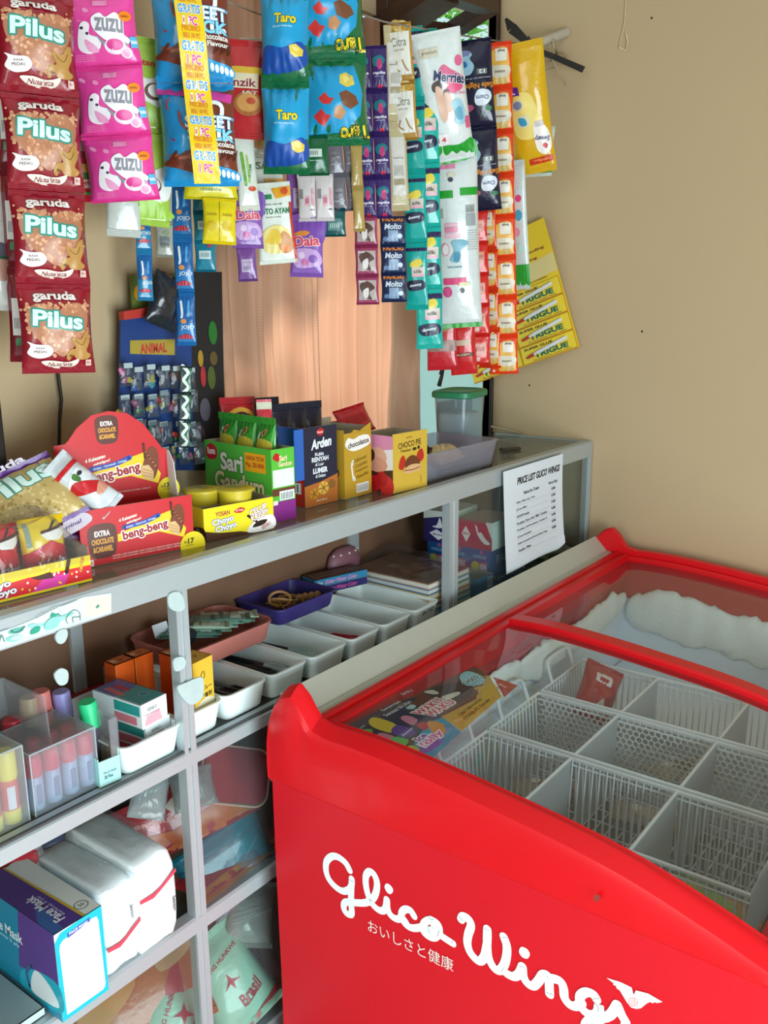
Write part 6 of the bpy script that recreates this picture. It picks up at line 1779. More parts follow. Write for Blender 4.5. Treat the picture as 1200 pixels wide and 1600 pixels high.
# ---- yellow dip cup box with two cups
def dip_front(w, h):
    it = [('p', '#4a2a18', [(0, 0), (w * .72, 0), (w * .5, h * .14), (w * .2, h * .22), (0, h * .34)]), ('b', '#efe9e4', [(w * .62, .002), (w * .66, h * .28), (w * .84, h * .46), (w, h * .42), (w, .002)]), ('b', '#2c1a16', [(w * .68, h * .18), (w * .76, h * .34), (w * .9, h * .34), (w * .84, h * .2)]), ('s', '#2c1a16', [(w * .62, h * .56), (w * .74, h * .34)], .004), ('t', '#b02a3a', 'SERBU', w * .88, h * .16, w * .14, h * .12, {'rot': 20}),
          ('t', '#b02a4a', 'YOSAN', w * .26, h * .78, w * .2, h * .14, {'bold': .02}), ('b', '#c8202a', [(w * .42, h * .76), (w * .50, h * .86), (w * .58, h * .80), (w * .52, h * .70)]), ('t', '#f4ece4', '12 Cups', w * .50, h * .78, w * .11, h * .08)]
    it += outl('CELUP', w * .77, h * .70, w * .26, h * .19, '#f4ece0', '#8a1a5a', {'bold': .04, 'rot': 14}, .06) + outl('KRISPY', w * .80, h * .52, w * .28, h * .19, '#f4ece0', '#8a1a5a', {'bold': .04, 'rot': 14}, .06)
    return it + outl('Choyo', w * .26, h * .55, w * .30, h * .23, '#f4f4f0', '#1f4a8a', {'bold': .05, 'rot': 5}, .06) + outl('Choyo', w * .30, h * .34, w * .30, h * .23, '#f4f4f0', '#1f4a8a', {'bold': .05, 'rot': 5}, .06)
DC = carton('dip_cup_box', 'yellow dip cup box with printed spoon right of the red wafer box', 'carton', (.858, .976, TZ), (.981, .954, TZ), .085, .051, dict(front='#ecd41c', left='#e6cc1a', right='#e0c81a', back='#cbb79a'), dict(front=dip_front, left=lambda w, h: [('b', '#4a2a18', [(w * .3, 0), (w, 0), (w, h * .42), (w * .6, h * .34)]), ('e', '#a8907a', w * .8, h * .22, .006, .008), ('e', '#4a2a18', w * .8, h * .22, .004, .006)]), lid=False)
q = MB(); q.box((.004, .030, .048), (.070, .058, .0495), cardin, Matrix.Rotation(-.12, 4, 'X')); q.build('torn_flap', DC)
for (cx, cy, lb) in ((.938, .992, 'yellow lidded dip cup standing at the right in the yellow cup box'), (.905, 1.030, 'yellow lidded dip cup standing behind at the left in the yellow cup box')):
    cu = empty('dip_cup', (cx, cy, TZ + .0015), label=lb, cat='cup')
    q = MB(); q.lathe([(.020, 0), (.0215, .003), (.0255, .058), (.0262, .062), (.0300, .063), (.0300, .0645), (.026, .065)], mat('yellow_cup', '#cdb62a', .4, var=.04), 24); q.build('cup_body', cu, .6)
    q = MB(); q.lathe([(0, .0685), (.020, .0680), (.0285, .0662), (.0302, .0650)], mat('yellow_lid_foil', '#d8c43a', .3, .1, bump=.3, bscale=120), 24); ld = q.build('lid', cu, True)
    q = MB(); art(q, [('t', '#5a6a8a', 'Choyo', -.004, .007, .020, .008, {'bold': .03}), ('t', '#5a6a8a', 'Choyo', .002, -.002, .020, .008, {'bold': .03}), ('t', '#b06a5a', 'CELUP KRISPY', .002, -.011, .026, .005, {'bold': .02})], planeS((0, 0, .0688), (1, 0, 0), (0, 1, 0)), 1, .1); q.build('printed_label', ld)

# ---- green wheat biscuit box, open, with three green packs
def sari_left(w, h):
    it = [('b', '#c01a24', [(w * .02, h * .86), (w * .10, h * .97), (w * .20, h * .90), (w * .18, h * .76), (w * .06, h * .74)]), ('t', '#f4ece4', 'Roma', w * .11, h * .86, w * .12, h * .10, {'bold': .03, 'rot': 4}), ('r', '#f0a81c', w * .62, h * .66, w * .92, h * .92), ('t', '#b83020', 'HARGA TETAP', w * .77, h * .85, w * .26, h * .06, {'bold': .03}), ('t', '#b83020', 'Rp. 20.000', w * .77, h * .75, w * .26, h * .08, {'bold': .03})]
    return it + outl('Sari', w * .42, h * .74, w * .34, h * .26, '#efe9d8', '#2a5a1c', {'bold': .05}, .04) + outl('Gandum', w * .52, h * .46, w * .74, h * .27, '#e8d8a8', '#2a5a1c', {'bold': .05}, .04)
def sari_front(w, h):
    return [('r', '#8a2a86', 0, 0, w, h * .28), ('r', '#6a3a28', 0, h * .36, w, h * .46), ('r', '#e4e8e6', .002, h * .48, w - .002, h * .72), ('r', '#e4e8e6', w * .3, h * .29, w * .95, h * .42), ('t', '#2a2a2a', 'IIIIIIII', w * .62, h * .35, w * .5, h * .09, {'bold': 0}), ('r', '#e8e0d0', .001, h * .24, w * .22, h * .30), ('b', '#c01a24', [(w * .06, h * .88), (w * .2, h * .95), (w * .38, h * .90), (w * .3, h * .83)]), ('t', '#e8d8a8', 'Sari', w * .5, h * .87, w * .34, h * .08, {'bold': .04}), ('t', '#e8d8a8', 'Gandum', w * .58, h * .79, w * .6, h * .07, {'bold': .04})]
SB = carton('biscuit_box', 'open green wheat biscuit box with a purple base and an orange price tag', 'carton', (1.006, .979, TZ), (1.054, .974, TZ), .175, .118, dict(front='#58b83a', left='#52b43a', right='#4aa838', back='#4aa838'), dict(front=sari_front, left=sari_left), lid=False)
def sari_pack():
    return [('b', '#2a7a20', [(-.4, -.3), (.2, -.1), (.4, .3), (-.3, .2)]), ('b', '#c8b83a', [(-.4, -.6), (.3, -.7), (.4, -.3), (-.2, -.2)]), ('b', '#c87a4a', [(-.05, .0), (.10, .12), (.16, .06), (.02, -.16)]), ('b', '#6a3420', [(.0, .0), (.10, .08), (.12, .04), (.04, -.08)]), ('t', '#f0ece0', 'Gandum', -.2, -.1, .3, .10, {'rot': 60, 'bold': .03})]
for k, (yy, lb) in enumerate(((1.020, 'rightmost'), (1.068, 'middle one'), (1.117, 'leftmost'))):
    standing('biscuit_pack', 'green foil biscuit pack, ' + lb + ' of three standing in the green box', 'biscuit pack', (1.034 + .1 * (yy - .979), yy, TZ + .002), .049, .162, .020, '#3a9a30', [(a[0], a[1], [(x, y + 1.15) for x, y in a[2]]) if isinstance(a[2], list) else ('t', a[1], a[2], a[3], a[4] + 1.15, *a[5:]) for a in sari_pack()], yaw=-96, lean=0, seed=30 + k, group='green packs in the biscuit box')

# ---- dark cookie box with its packs
def arden_front(w, h):
    it = [('p', '#b8682c', [(0, 0), (w, 0), (w, h * .36), (w * .5, h * .30), (0, h * .27)]), ('b', '#c01a24', [(w * .38, h * .93), (w * .5, h * .98), (w * .62, h * .94), (w * .52, h * .88)]), ('t', '#f0ece4', 'Roma', w * .5, h * .93, w * .16, h * .03)]
    it += [('t', '#eceff4', 'Arden', w * .52, h * .79, w * .62, h * .13, {'bold': .04, 'rot': 4, 'sh': .2}), ('t', '#eceff4', 'Kukis', w * .46, h * .655, w * .26, h * .045, {'bold': .03}), ('t', '#eceff4', 'RENYAH', w * .48, h * .59, w * .50, h * .06, {'bold': .04}), ('t', '#eceff4', 'di Luar', w * .46, h * .525, w * .26, h * .04, {'bold': .02}), ('t', '#eceff4', 'LUMER', w * .48, h * .445, w * .44, h * .07, {'bold': .05}), ('t', '#eceff4', 'di Dalam', w * .48, h * .375, w * .30, h * .04, {'bold': .02}),
           ('e', '#e0b04a', w * .56, h * .21, w * .16, h * .085), ('e', '#c88a2a', w * .28, h * .16, w * .14, h * .07), ('e', '#8a5a2a', w * .82, h * .24, w * .12, h * .06), ('t', '#e8d8b8', 'Dark Berry', w * .5, h * .06, w * .34, h * .035, {'sh': .2})]
    it += [('s', '#7a4a1a', [(w * .56, h * .21), (w * (.56 + .14 * math.cos(a)), h * (.21 + .075 * math.sin(a)))], .0016) for a in (0.3, 1.2, 2.2, 3.2, 4.3, 5.4)]
    it += [('s', '#7a4a1a', [(w * .28, h * .16), (w * (.28 + .12 * math.cos(a)), h * (.16 + .06 * math.sin(a)))], .0014) for a in (0.8, 2, 3.1, 4.2, 5.4)]
    return it
AB = carton('cookie_box', 'dark navy cookie box with white lettering between the green and gold boxes', 'carton', (1.114, 1.008, TZ), (1.197, 1.004, TZ), .10, .137, dict(front='#1c2038', left='#c82a20', right='#1c2038', back='#1c2038'), dict(front=arden_front, left=lambda w, h: [('r', '#2a62b8', 0, h * .36, w, h), ('r', '#e8e4e0', w * .5, h * .17, w * .92, h * .31), ('t', '#3a2a2a', 'IIIII', w * .7, h * .24, w * .3, h * .1, {'bold': 0})]), lid=False, heights=dict(back=.12, right=.12))
q = MB(); q.box((-.022, -.001, .050), (-.0004, .0004, .137), mat('card_2a62b8', '#2a62b8', .42, var=.03)); q.build('blue_flap', AB)
for k, (xx, yy) in enumerate(((1.118, 1.070), (1.148, 1.066), (1.178, 1.062))):
    standing('cookie_pack', 'dark navy cookie pack, %s of three standing in the navy box' % ('leftmost', 'middle one', 'rightmost')[k], 'cookie pack', (xx + .012, yy - .004 * k, TZ + .002), .045, .172, .024, '#191c2e', [('b', '#a85a5a', [(.1, -.8), (.22, -.6), (.26, -1.0), (.16, -1.1)]), ('b', '#c87a7a', [(.14, -.75), (.19, -.65), (.2, -.9)])], yaw=-20, lean=2, seed=40 + k, group='navy packs in the cookie box')
standing('cookie_pack', 'tall dark cookie pack standing crosswise behind the navy box at its left', 'cookie pack', (1.118, 1.118, TZ + .002), .09, .18, .03, '#1b1d2c', [('e', '#6a6e78', -.1, .2, .22, .25)], yaw=-24, lean=3, seed=44)

def redp():
    return [('b', '#4a1a12', [(-.3, -.3), (.4, -.3), (.45, .05), (.1, .2), (-.3, .1)]), ('b', '#e0a83a', [(-.36, .0), (-.2, .18), (.1, .26), (.4, .12), (.48, -.1), (.4, .0), (.1, .14), (-.2, .06)]), ('b', '#d0705a', [(-.25, -.3), (.3, -.38), (.1, -.5)])]
standing('biscuit_pack', 'red biscuit pack with a dark filling picture behind the green packs', 'biscuit pack', (1.085, 1.130, TZ + .001), .062, .185, .03, '#b81c28', redp() and [(a[0], a[1], [(x, y + .95) for x, y in a[2]]) for a in redp()], yaw=-30, lean=2, seed=46)
standing('biscuit_pack', 'narrow pack with red top and white lower half behind the green packs', 'biscuit pack', (1.098, 1.080, TZ + .001), .026, .178, .014, '#dcd8c0', [('r', '#c8283a', -.5, 1.9, .5, 3.6), ('r', '#e0a8b0', -.3, .6, .3, 1.6), ('b', '#3a8a3a', [(-.2, .2), (.2, .3), (.1, 0)])], yaw=-40, lean=2, seed=47)

# ---- gold chocolate roll box and pink pie box
def choc_front(w, h):
    return [('b', '#f0ece4', [(w * .04, h * .82), (w * .14, h * .93), (w * .34, h * .90), (w * .6, h * .94), (w * .9, h * .92), (w * .96, h * .80), (w * .7, h * .74), (w * .3, h * .72)]), ('t', '#3a2418', 'chocolatos', w * .52, h * .83, w * .78, h * .085, {'bold': .03, 'rot': 5}),
            ('s', '#f0ece4', [(w * .30, h * .56), (w * .27, h * .50), (w * .32, h * .30), (w * .36, h * .28)], .006), ('s', '#c8843c', [(w * .29, h * .50), (w * .33, h * .34)], .002), ('r', '#eceae4', w * .42, h * .06, w * .88, h * .20), ('t', '#2a2a2a', 'IIIIIIIII', w * .65, h * .13, w * .4, h * .10, {'bold': 0})] + \
        [('t', '#8a6a1a', s, w * (.58 + .02 * k), h * (.58 - .085 * k), w * .48, h * .055, {'sh': .3, 'rot': 8}) for k, s in enumerate(('Nikmati', 'Cokelat', 'Kejutan', 'Italia'))]
CB = carton('chocolate_roll_box', 'gold chocolate roll box with a white name cloud right of the navy box', 'carton', (1.205, .994, TZ), (1.284, .995, TZ), .095, .118, dict(front='#bf942a', left='#b68c28', right='#a8822a', back='#a8822a'), dict(front=choc_front, left=lambda w, h: [('e', '#e8e2d8', w * .7, h * .7, .010, .012), ('t', '#3a2418', 'os', w * .72, h * .70, .012, .010), ('e', '#4a2a1a', w * .75, h * .38, .012, .010), ('t', '#e8dcc8', 'cokelat', w * .75, h * .38, .018, .005)]), lid=False, heights=dict(back=.135, right=.125, left=.124))
q = MB(); q.prism([(0, .1175), (.02, .1178), (.03, .123), (.045, .119), (.060, .1245), (.078, .131), (.079, .1175)], 0, .0012, mat('card_bf942a', '#bf942a', .42, var=.03), 'y'); q.build('torn_rim', CB)
lying('roll_sachet', 'gold chocolate roll sachet lying inside the gold box', 'sachet', (1.232, 1.045, 1.200), .03, .07, .012, '#a8862c', [], rz=80, tilt=10, seed=50)
lying('red_wrapper', 'red wrapper behind the gold box in front of the curtain', 'wrapper', (1.385, 1.115, 1.222), .085, .06, .02, '#c01c28', [('r', '#a81420', -.3, -.1, .3, .1)], rz=-8, tilt=62, roll=-8, seed=51, wr=2.2)
standing('wafer_pack', 'tall red pack standing behind the gold chocolate roll box', 'wafer pack', (1.37, 1.12, TZ + .001), .075, .115, .03, '#b41a26', [], yaw=-30, lean=0, seed=52)
def pie_front(w, h):
    return [('t', '#4a3418', 'CHOCO PIE', w * .48, h * .80, w * .66, h * .10, {'bold': .02, 'rot': 3}), ('t', '#6a5424', 'LOTTE', w * .46, h * .91, w * .16, h * .03), ('t', '#5a4420', 'Premium', w * .36, h * .70, w * .3, h * .05, {'sh': .3}), ('e', '#2e2014', w * .62, h * .70, .006, .003), ('e', '#2e2014', w * .74, h * .715, .004, .0035),
            ('b', '#b8261c', [(w * .16, h * .42), (w * .20, h * .56), (w * .30, h * .62), (w * .36, h * .5), (w * .28, h * .38)]), ('b', '#b8261c', [(w * .68, h * .52), (w * .72, h * .64), (w * .84, h * .68), (w * .90, h * .54), (w * .80, h * .46)]), ('b', '#6a3418', [(w * .34, h * .42), (w * .38, h * .54), (w * .56, h * .60), (w * .74, h * .52), (w * .76, h * .40), (w * .5, h * .38)]), ('b', '#d8a878', [(w * .30, h * .36), (w * .5, h * .44), (w * .78, h * .42), (w * .76, h * .32), (w * .4, h * .30)]), ('s', '#8a4a2a', [(w * .32, h * .36), (w * .55, h * .35), (w * .77, h * .37)], .002), ('s', '#8a6a20', [(w * .80, h * .10), (w * .82, h * .17), (w * .79, h * .22)], .0012)]
def pie_left(w, h):
    return [('r', '#eae4e4', 0, h * .30, w, h * .80), ('p', '#dc8ab0', [(0, h * .78), (w * .5, h * .72), (w, h * .78), (w, h), (0, h)]), ('p', '#4a2418', [(0, 0), (w, 0), (w, h * .42), (w * .5, h * .36), (0, h * .40)]), ('e', '#e0a890', w * .52, h * .62, .026, .018), ('e', '#d89880', w * .54, h * .48, .026, .014), ('e', '#4a2418', w * .36, h * .64, .010, .012), ('e', '#c81e26', w * .45, h * .14, .016, .016), ('e', '#d02a2a', w * .82, h * .12, .018, .020), ('e', '#b81820', w * .68, h * .24, .014, .014)]
carton('pie_box', 'pink and gold chocolate pie box with strawberries at the right of the carton row', 'carton', (1.294, .953, TZ), (1.391, .944, TZ), .085, .106, dict(front='#cfa83a', left='#e2dcdc', right='#c09a34', back='#b8b0a0'), dict(front=pie_front, left=pie_left), lid=False, heights=dict(front=.110))

# ---- clear food container with scraps in it
fc = empty('food_container', (1.402, .953, TZ), math.radians(-1.5), label='long clear plastic food container without lid right of the pie box', cat='container')
cpl = clear('clear_polypropylene', '#ebebf2', 0.12, 0.30, '#c3c3d2', 1.45)
def rrect(x0, y0, x1, y1, r, n=5):
    out = []
    for cx, cy, a0 in ((x1 - r, y1 - r, 0), (x0 + r, y1 - r, 90), (x0 + r, y0 + r, 180), (x1 - r, y0 + r, 270)):
        for k in range(n + 1):
            a = math.radians(a0 + 90 * k / n); out.append((cx + r * math.cos(a), cy + r * math.sin(a)))
    return out
def openbin(w, d, h, r, t, m_, taper=.006, lip=.003):
    """thin walled open box with rounded corners"""
    q = MB(); loops = []
    for ins, z, rr_ in ((taper + .004, 0, r * .7), (taper, .004, r), (0, h - .004, r), (-lip, h - .003, r + lip), (-lip, h, r + lip), (t, h, r - t if r > t else .001), (taper + t, .006, r), (taper + t + .004, .004, r * .7)):
        loops.append([(x, y, z) for x, y in rrect(ins, ins, w - ins, d - ins, max(.002, rr_))])
    n = len(loops[0])
    vs = [v for L in loops for v in L]
    fs = [(i * n + k, i * n + (k + 1) % n, (i + 1) * n + (k + 1) % n, (i + 1) * n + k) for i in range(len(loops) - 1) for k in range(n)]
    fs += [tuple(range(n))[::-1], tuple((len(loops) - 1) * n + k for k in range(n))]
    q.add(vs, fs, m_); return q
openbin(.266, .165, .058, .012, .0016, cpl, .008).build('bin_body', fc, .7)
lying('wrapper_scrap', 'dark brown wrapper folded in the left end of the clear food container', 'wrapper', (1.475, 1.020, 1.166), .075, .055, .012, '#4a2a20', [('b', '#5f382a', [(-.3, -.2), (.3, 0), (.2, .2)])], rz=35, tilt=22, roll=18, seed=55, wr=3)
lying('wrapper_scrap', 'brown wrapper sticking up at the left end of the clear food container', 'wrapper', (1.452, 1.035, 1.148), .08, .05, .010, '#54301f', [], rz=-20, tilt=12, roll=-14, seed=56, wr=3)
lying('pastry_bag', 'pale beige snack seen through the side of the clear food container', 'snack', (1.545, 1.010, 1.138), .12, .06, .05, '#c8b682', [('b', '#d8c898', [(-.3, -.1), (.2, .1), (.1, .2)])], rz=8, tilt=14, seed=57, wr=2)

# ---- tub with green lid, box on the sill, small brush
tb_ = empty('lidded_tub', (1.735, 1.088, TZ), math.radians(8), label='clear plastic tub with a green lid standing in the window corner', cat='tub')
cpt = clear('tub_plastic', '#dfe8ea', 0.14, 0.40, '#a9bac0', 1.45)
q = MB(); L = []
for ins, z in ((.010, 0), (.006, .004), (.0, .136), (-.002, .137), (-.002, .141)):
    L.append([(x, y, z) for x, y in rrect(-.058 + ins, -.045 + ins, .058 - ins, .045 - ins, .026, 6)])
n = len(L[0]); q.add([v for l in L for v in l], [(i * n + k, i * n + (k + 1) % n, (i + 1) * n + (k + 1) % n, (i + 1) * n + k) for i in range(len(L) - 1) for k in range(n)] + [tuple(range(n))[::-1]], cpt); q.build('tub_body', tb_, .7)
q = MB(); L = []
for ins, z in ((-.003, .134), (-.005, .136), (-.005, .146), (-.002, .149), (.004, .150), (.008, .147)):
    L.append([(x, y, z) for x, y in rrect(-.058 + ins, -.045 + ins, .058 - ins, .045 - ins, .026, 6)])
q.add([v for l in L for v in l], [(i * n + k, i * n + (k + 1) % n, (i + 1) * n + (k + 1) % n, (i + 1) * n + k) for i in range(len(L) - 1) for k in range(n)] + [tuple((len(L) - 1) * n + k for k in range(n))], mat('green_lid', '#1f7a52', .4, var=.04)); q.build('lid', tb_, .7)
q = MB(); q.rbox((-.045, -.036, .003), (.045, .036, .10), .01, mat('tub_contents', '#c6d0d4', .7, var=.1)); tag(q.build('contents', tb_), None)
blx = empty('blue_box', (1.775, 1.178, TZ), 0, label='blue box with orange lettering on the counter between curtain and green lidded tub', cat='box')
q = MB(); q.rbox((0, -.02, 0), (.13, .0, .112), .002, mat('blue_carton', '#1d6488', .45, var=.08)); bl2 = q.build('box_body', blx)
q = MB(); art(q, [('r', '#17506e', 0, .078, .13, .082), ('r', '#2a86a8', 0, .03, .13, .034), ('t', '#d86a30', 'NYC', .022, .070, .040, .018, {'bold': .04, 'sh': .2}), ('r', '#124458', 0, .004, .13, .02)], planeS((0, -.02, 0), (1, 0, 0), (0, 0, 1)), 1, .2); q.build('printed_label', bl2)
br = empty('wire_brush', (1.8430, 1.0289, 1.1075), math.radians(-30), label='small brush with wire bristles beside the clear food container', cat='brush')
q = MB(); q.rbox((-.012, -.008, 0), (.040, .008, .006), .002, mat('brush_wood', '#4a3a2c', .7, var=.2)); q.build('brush_back', br)
q = MB(); rb = rr(4)
for i in range(9):
    for j in range(4):
        x, y = -.009 + i * .0042, -.005 + j * .0034
        q.tube([(x, y, .006), (x + rb.uniform(-.002, .002), y + rb.uniform(-.002, .002), .020)], .0005, mat('bristle', '#8a8478', .6), 3, cap=False)
o = q.build('bristles', br); o['kind'] = 'stuff'
q = MB(); q.tube([(1.9600, 1.2894, 1.2675), (1.9600, 1.2817, 1.2923), (1.9600, 1.2779, 1.3120)], .004, mat('black_plastic', '#17181a', .5), 8); q.tube([(1.9600, 1.2932, 1.2376), (1.9600, 1.2854, 1.2627), (1.9600, 1.2796, 1.2826)], [.006, .005, .003], mat('black_plastic', '#17181a'), 8)
tag(q.build('black_hook', None, True), 'small black hook hanging above the green lidded tub', 'hook')

# ================================================================ stock on the middle shelf
SZ = 0.8328
trayw = mat('white_tray_plastic', '#f0fbfa', 0.4, var=0.02)
def tray(x0, x1, y0, y1, label, h=.044, m_=None, r=.014, z=SZ, group='white trays along the shelf front', name='pen_tray', cat='tray'):
    e = empty(name, (x0, y0, z), label=label, cat=cat, group=group)
    openbin(x1 - x0, y1 - y0, h, r, .0022, m_ or trayw, .005, .0022).build('tray_body', e, .7)
    return e
TR = [(.656, .756, .928, 1.120, 'white tray left of the post holding two small stationery boxes'), (.762, .843, .938, 1.118, 'white tray right of the post holding a tall yellow box'),
      (.848, .938, .938, 1.128, 'white tray with dark pens right of the yellow box tray'), (.945, 1.031, .936, 1.135, 'white tray with clear and black pens, third right of the post'),
      (1.038, 1.130, .932, 1.135, 'white tray with two black markers'), (1.139, 1.222, .930, 1.135, 'white tray with red pens'),
      (1.230, 1.317, .928, 1.132, 'white tray with a dark green pen'), (1.326, 1.412, .928, 1.130, 'empty white tray, the farthest one from the post')]
for t_ in TR:
    tray(*t_, group=None)
# scribbles on the tray fronts
for (tx, s) in ((1.372, '3A: TGT'),):
    q = MB(); art(q, [('t', '#4a5458', s, 0, 0, .040, .008)], planeS((tx, .9275, SZ + .032), (1, 0, 0), (0, 0, 1)), 1, .1); tag(q.build('tray_scribble', bpy.data.objects['pen_tray.007'], False), None)
    bpy.data.objects['tray_scribble'].matrix_parent_inverse = bpy.data.objects['pen_tray.007'].matrix_basis.inverted()
def pen(label, x, y, rz, L, r, body, cap, group=None, tip=True, z=SZ + .010, tilt=1.0):
    e = empty('pen', M=Matrix.Translation((x, y, z)) @ Matrix.Rotation(math.radians(rz), 4, 'Z') @ Matrix.Rotation(math.radians(tilt), 4, 'Y'), label=label, cat='pen', group=group)
    Mx = Matrix.Rotation(PI / 2, 4, 'Y')
    q = MB(); q.lathe([(r * .7, -L * .5), (r, -L * .48), (r, L * .20), (r * .9, L * .21)], body, 10, Mx); q.build('barrel', e, .6)
    q = MB(); q.lathe([(r * 1.15, L * .12), (r * 1.15, L * .46), (r * .7, L * .5), (0, L * .5)], cap, 10, Mx); q.build('cap', e, .6)
    q = MB(); q.box((L * .16, -.0015, r * 1.15), (L * .42, .0015, r * 1.15 + .002), cap); q.build('clip', e)
    return e
blk, clr, redp_, grnp = mat('black_pen_plastic', '#20262a', .35), mat('clear_pen_plastic', '#a9c0c0', .25, var=.05), mat('red_pen_plastic', '#b02a3c', .35), mat('dark_green_pen', '#2f4a44', .4)
k = rr(31)
for i in range(6):
    pen('dark pen in a loose row in the tray right of the yellow box', .872 + i * .0085, 1.035 - i * .004, -78 + k.uniform(-7, 7), .135, .0050, mat('smoke_pen', '#5a7276', .35), blk if i % 2 else mat('smoke_pen', '#5a7276'), 'dark pens beside the yellow box', z=SZ + .014 + .004 * (i % 2))
for i in range(8):
    pen('black and clear pen lying among others in the third tray from the post', .968 + i * .0065, 1.045 - i * .004, -76 + k.uniform(-7, 7), .135, .0052, blk if i % 3 else clr, clr if i % 2 else blk, 'pens in the third tray', z=SZ + .014 + .005 * (i % 3))
pen('black marker with pale cap lying at the back of its tray', 1.082, 1.045, -80, .135, .0075, blk, clr, z=SZ + .018)
pen('black marker with pale cap lying in front of the other marker', 1.068, 1.020, -84, .135, .0070, blk, clr, z=SZ + .016)
for i in range(3):
    pen('red pen lying across the tray in the middle of the row', 1.168 + i * .010, 1.040 - i * .006, -78 + i * 4, .140, .0050, redp_, redp_, 'red pens in one tray', z=SZ + .015 + .004 * (i == 1))
for i in range(2):
    pen('dark green pen in the second tray from the far end', 1.265 + i * .010, 1.030 - i * .006, -80 + i * 5, .135, .0045, grnp, grnp, 'dark green pens', z=SZ + .013)

# boxes standing in the first two trays
def staple(at, rz, label):
    w, d, h = .046, .098, .036
    def fr(w_, h_): return [('r', '#e7eef0', 0, 0, w_, h_), ('p', '#e4a8b4', [(.004, .003), (w_ * .80, .003), (w_ * .70, h_ * .52), (.009, h_ * .46)]), ('t', '#3a4a52', 'KENKO', w_ * .42, h_ * .70, w_ * .36, h_ * .14, {'bold': .02}), ('r', '#9a5a72', .006, h_ * .50, w_ * .72, h_ * .53)]
    def lf(w_, h_): return [('r', '#2f9a94', w_ * .45, h_ * .50, w_ - .003, h_ * .90), ('r', '#d87a86', w_ * .45, h_ * .10, w_ - .010, h_ * .42)]
    def tp(w_, d_): return [('r', '#3f8f90', .002, .002, w_ - .002, d_ * .55), ('r', '#5a62a0', .002, d_ * .55, w_ - .002, d_ - .002), ('p', '#d06a72', [(w_ * .1, d_ * .5), (w_ * .3, d_ * .45), (w_ * .4, d_ * .85), (w_ * .2, d_ * .9)]), ('p', '#b83a52', [(w_ * .42, d_ * .55), (w_ * .62, d_ * .5), (w_ * .66, d_ * .8), (w_ * .48, d_ * .86)]), ('e', '#8ab0b8', w_ * .62, d_ * .26, .008, .008), ('e', '#3f7f8c', w_ * .62, d_ * .26, .0065, .0065)]
    P0 = Vector(at); c, s = math.cos(math.radians(rz)), math.sin(math.radians(rz))
    return carton('stationery_box', label, 'carton', P0, P0 + Vector((w * c, w * s, 0)), d, h, dict(front='#dfe7ea', left='#e2eaec', right='#dfe7ea', back='#dfe7ea', top='#dfe7ea'), dict(front=fr, left=lf, top=tp))
staple((.706, .946, SZ + .016), 5, 'lower of two small white and teal stationery boxes in the left tray')
staple((.697, .940, SZ + .0525), 4, 'upper of two small white and teal stationery boxes in the left tray')
carton('tray_booklet', 'flat crimson box lying under the stationery boxes in the left tray', 'box', (.668, .942, SZ + .0045), (.745, .942, SZ + .0045), .13, .011, dict(front='#a81c3c', left='#a81c3c', right='#a81c3c', back='#a81c3c', top='#b0203e'), {})
def yb(w, h):
    return [('p', '#e6ddc0', [(0, 0), (w, 0), (w, h * .38), (w * .6, h * .44), (0, h * .36)]), ('s', '#6a5a20', [(w * .46, h * .82), (w * .38, h * .78), (w * .44, h * .72), (w * .56, h * .75), (w * .52, h * .82)], .0016), ('t', '#5a4a1c', 'グルー', w * .60, h * .58, w * .60, h * .075, {'bold': .02}), ('t', '#5a4a1c', '接着剤', w * .60, h * .47, w * .58, h * .075, {'bold': .02}), ('t', '#8a7a5a', 'Glue', w * .6, h * .28, w * .5, h * .06, {'sh': .3}), ('s', '#c8b890', [(w * .2, h * .16), (w * .6, h * .20), (w * .9, h * .12)], .002), ('s', '#c8b890', [(w * .2, h * .10), (w * .6, h * .12), (w * .9, h * .06)], .002)]
carton('glue_box', 'tall yellow glue box with Japanese lettering standing right of the post', 'carton', (.7975, .948, SZ + .005), (.8385, .952, SZ + .005), .038, .108, dict(front='#e8bc3c', left='#dca82e', right='#dcb038', back='#dcb038', top='#e0a83a'), dict(front=yb, top=lambda w, d: [('s', '#5a4a1c', [(w * .4, d * .5), (w * .5, d * .35), (w * .62, d * .5), (w * .5, d * .65)], .0016)]))
def orange_box(x, y, rz, lb):
    a = math.radians(rz)
    carton('glue_box', lb, 'carton', (x, y, SZ + .0045), (x + .033 * math.cos(a), y + .033 * math.sin(a), SZ + .0045), .026, .102, dict(front='#dc5a14', left='#cc4e12', right='#d05412', back='#d05412', top='#dc6a2a'), dict(front=lambda w, h: [('s', '#f0a060', [(w * .02, h * .98), (w * .02, .002)], .0008), ('t', '#8a2a0c', 'Glue', w * .55, h * .3, w * .5, h * .08, {'sh': .3}), ('r', '#d88a6a', w * .1, .002, w * .9, h * .12)], top=lambda w, d: [('s', '#5a2a0c', [(w * .4, d * .4), (w * .5, d * .3), (w * .6, d * .45), (w * .5, d * .6)], .0014), ('r', '#e8b890', w * .06, d * .3, w * .3, d * .7)]))
orange_box(.738, 1.048, 0, 'orange glue box behind the stationery boxes, left one of the pair')
orange_box(.773, 1.048, 0, 'orange glue box behind the stationery boxes, right one of the pair')
orange_box(.808, 1.010, 0, 'orange glue box half hidden behind the tall yellow glue box')
jr = empty('clear_jar', (.772, 1.098, SZ + .001), label='small clear cylindrical jar left of the orange glue boxes', cat='jar')
q = MB(); q.lathe([(.016, 0), (.017, .002), (.017, .075), (.0155, .078), (.0155, .0785), (.0, .0785)], clear('jar_plastic', '#e8ecec', .08, .30, '#b8b0a8'), 20); q.build('jar_body', jr, .7)
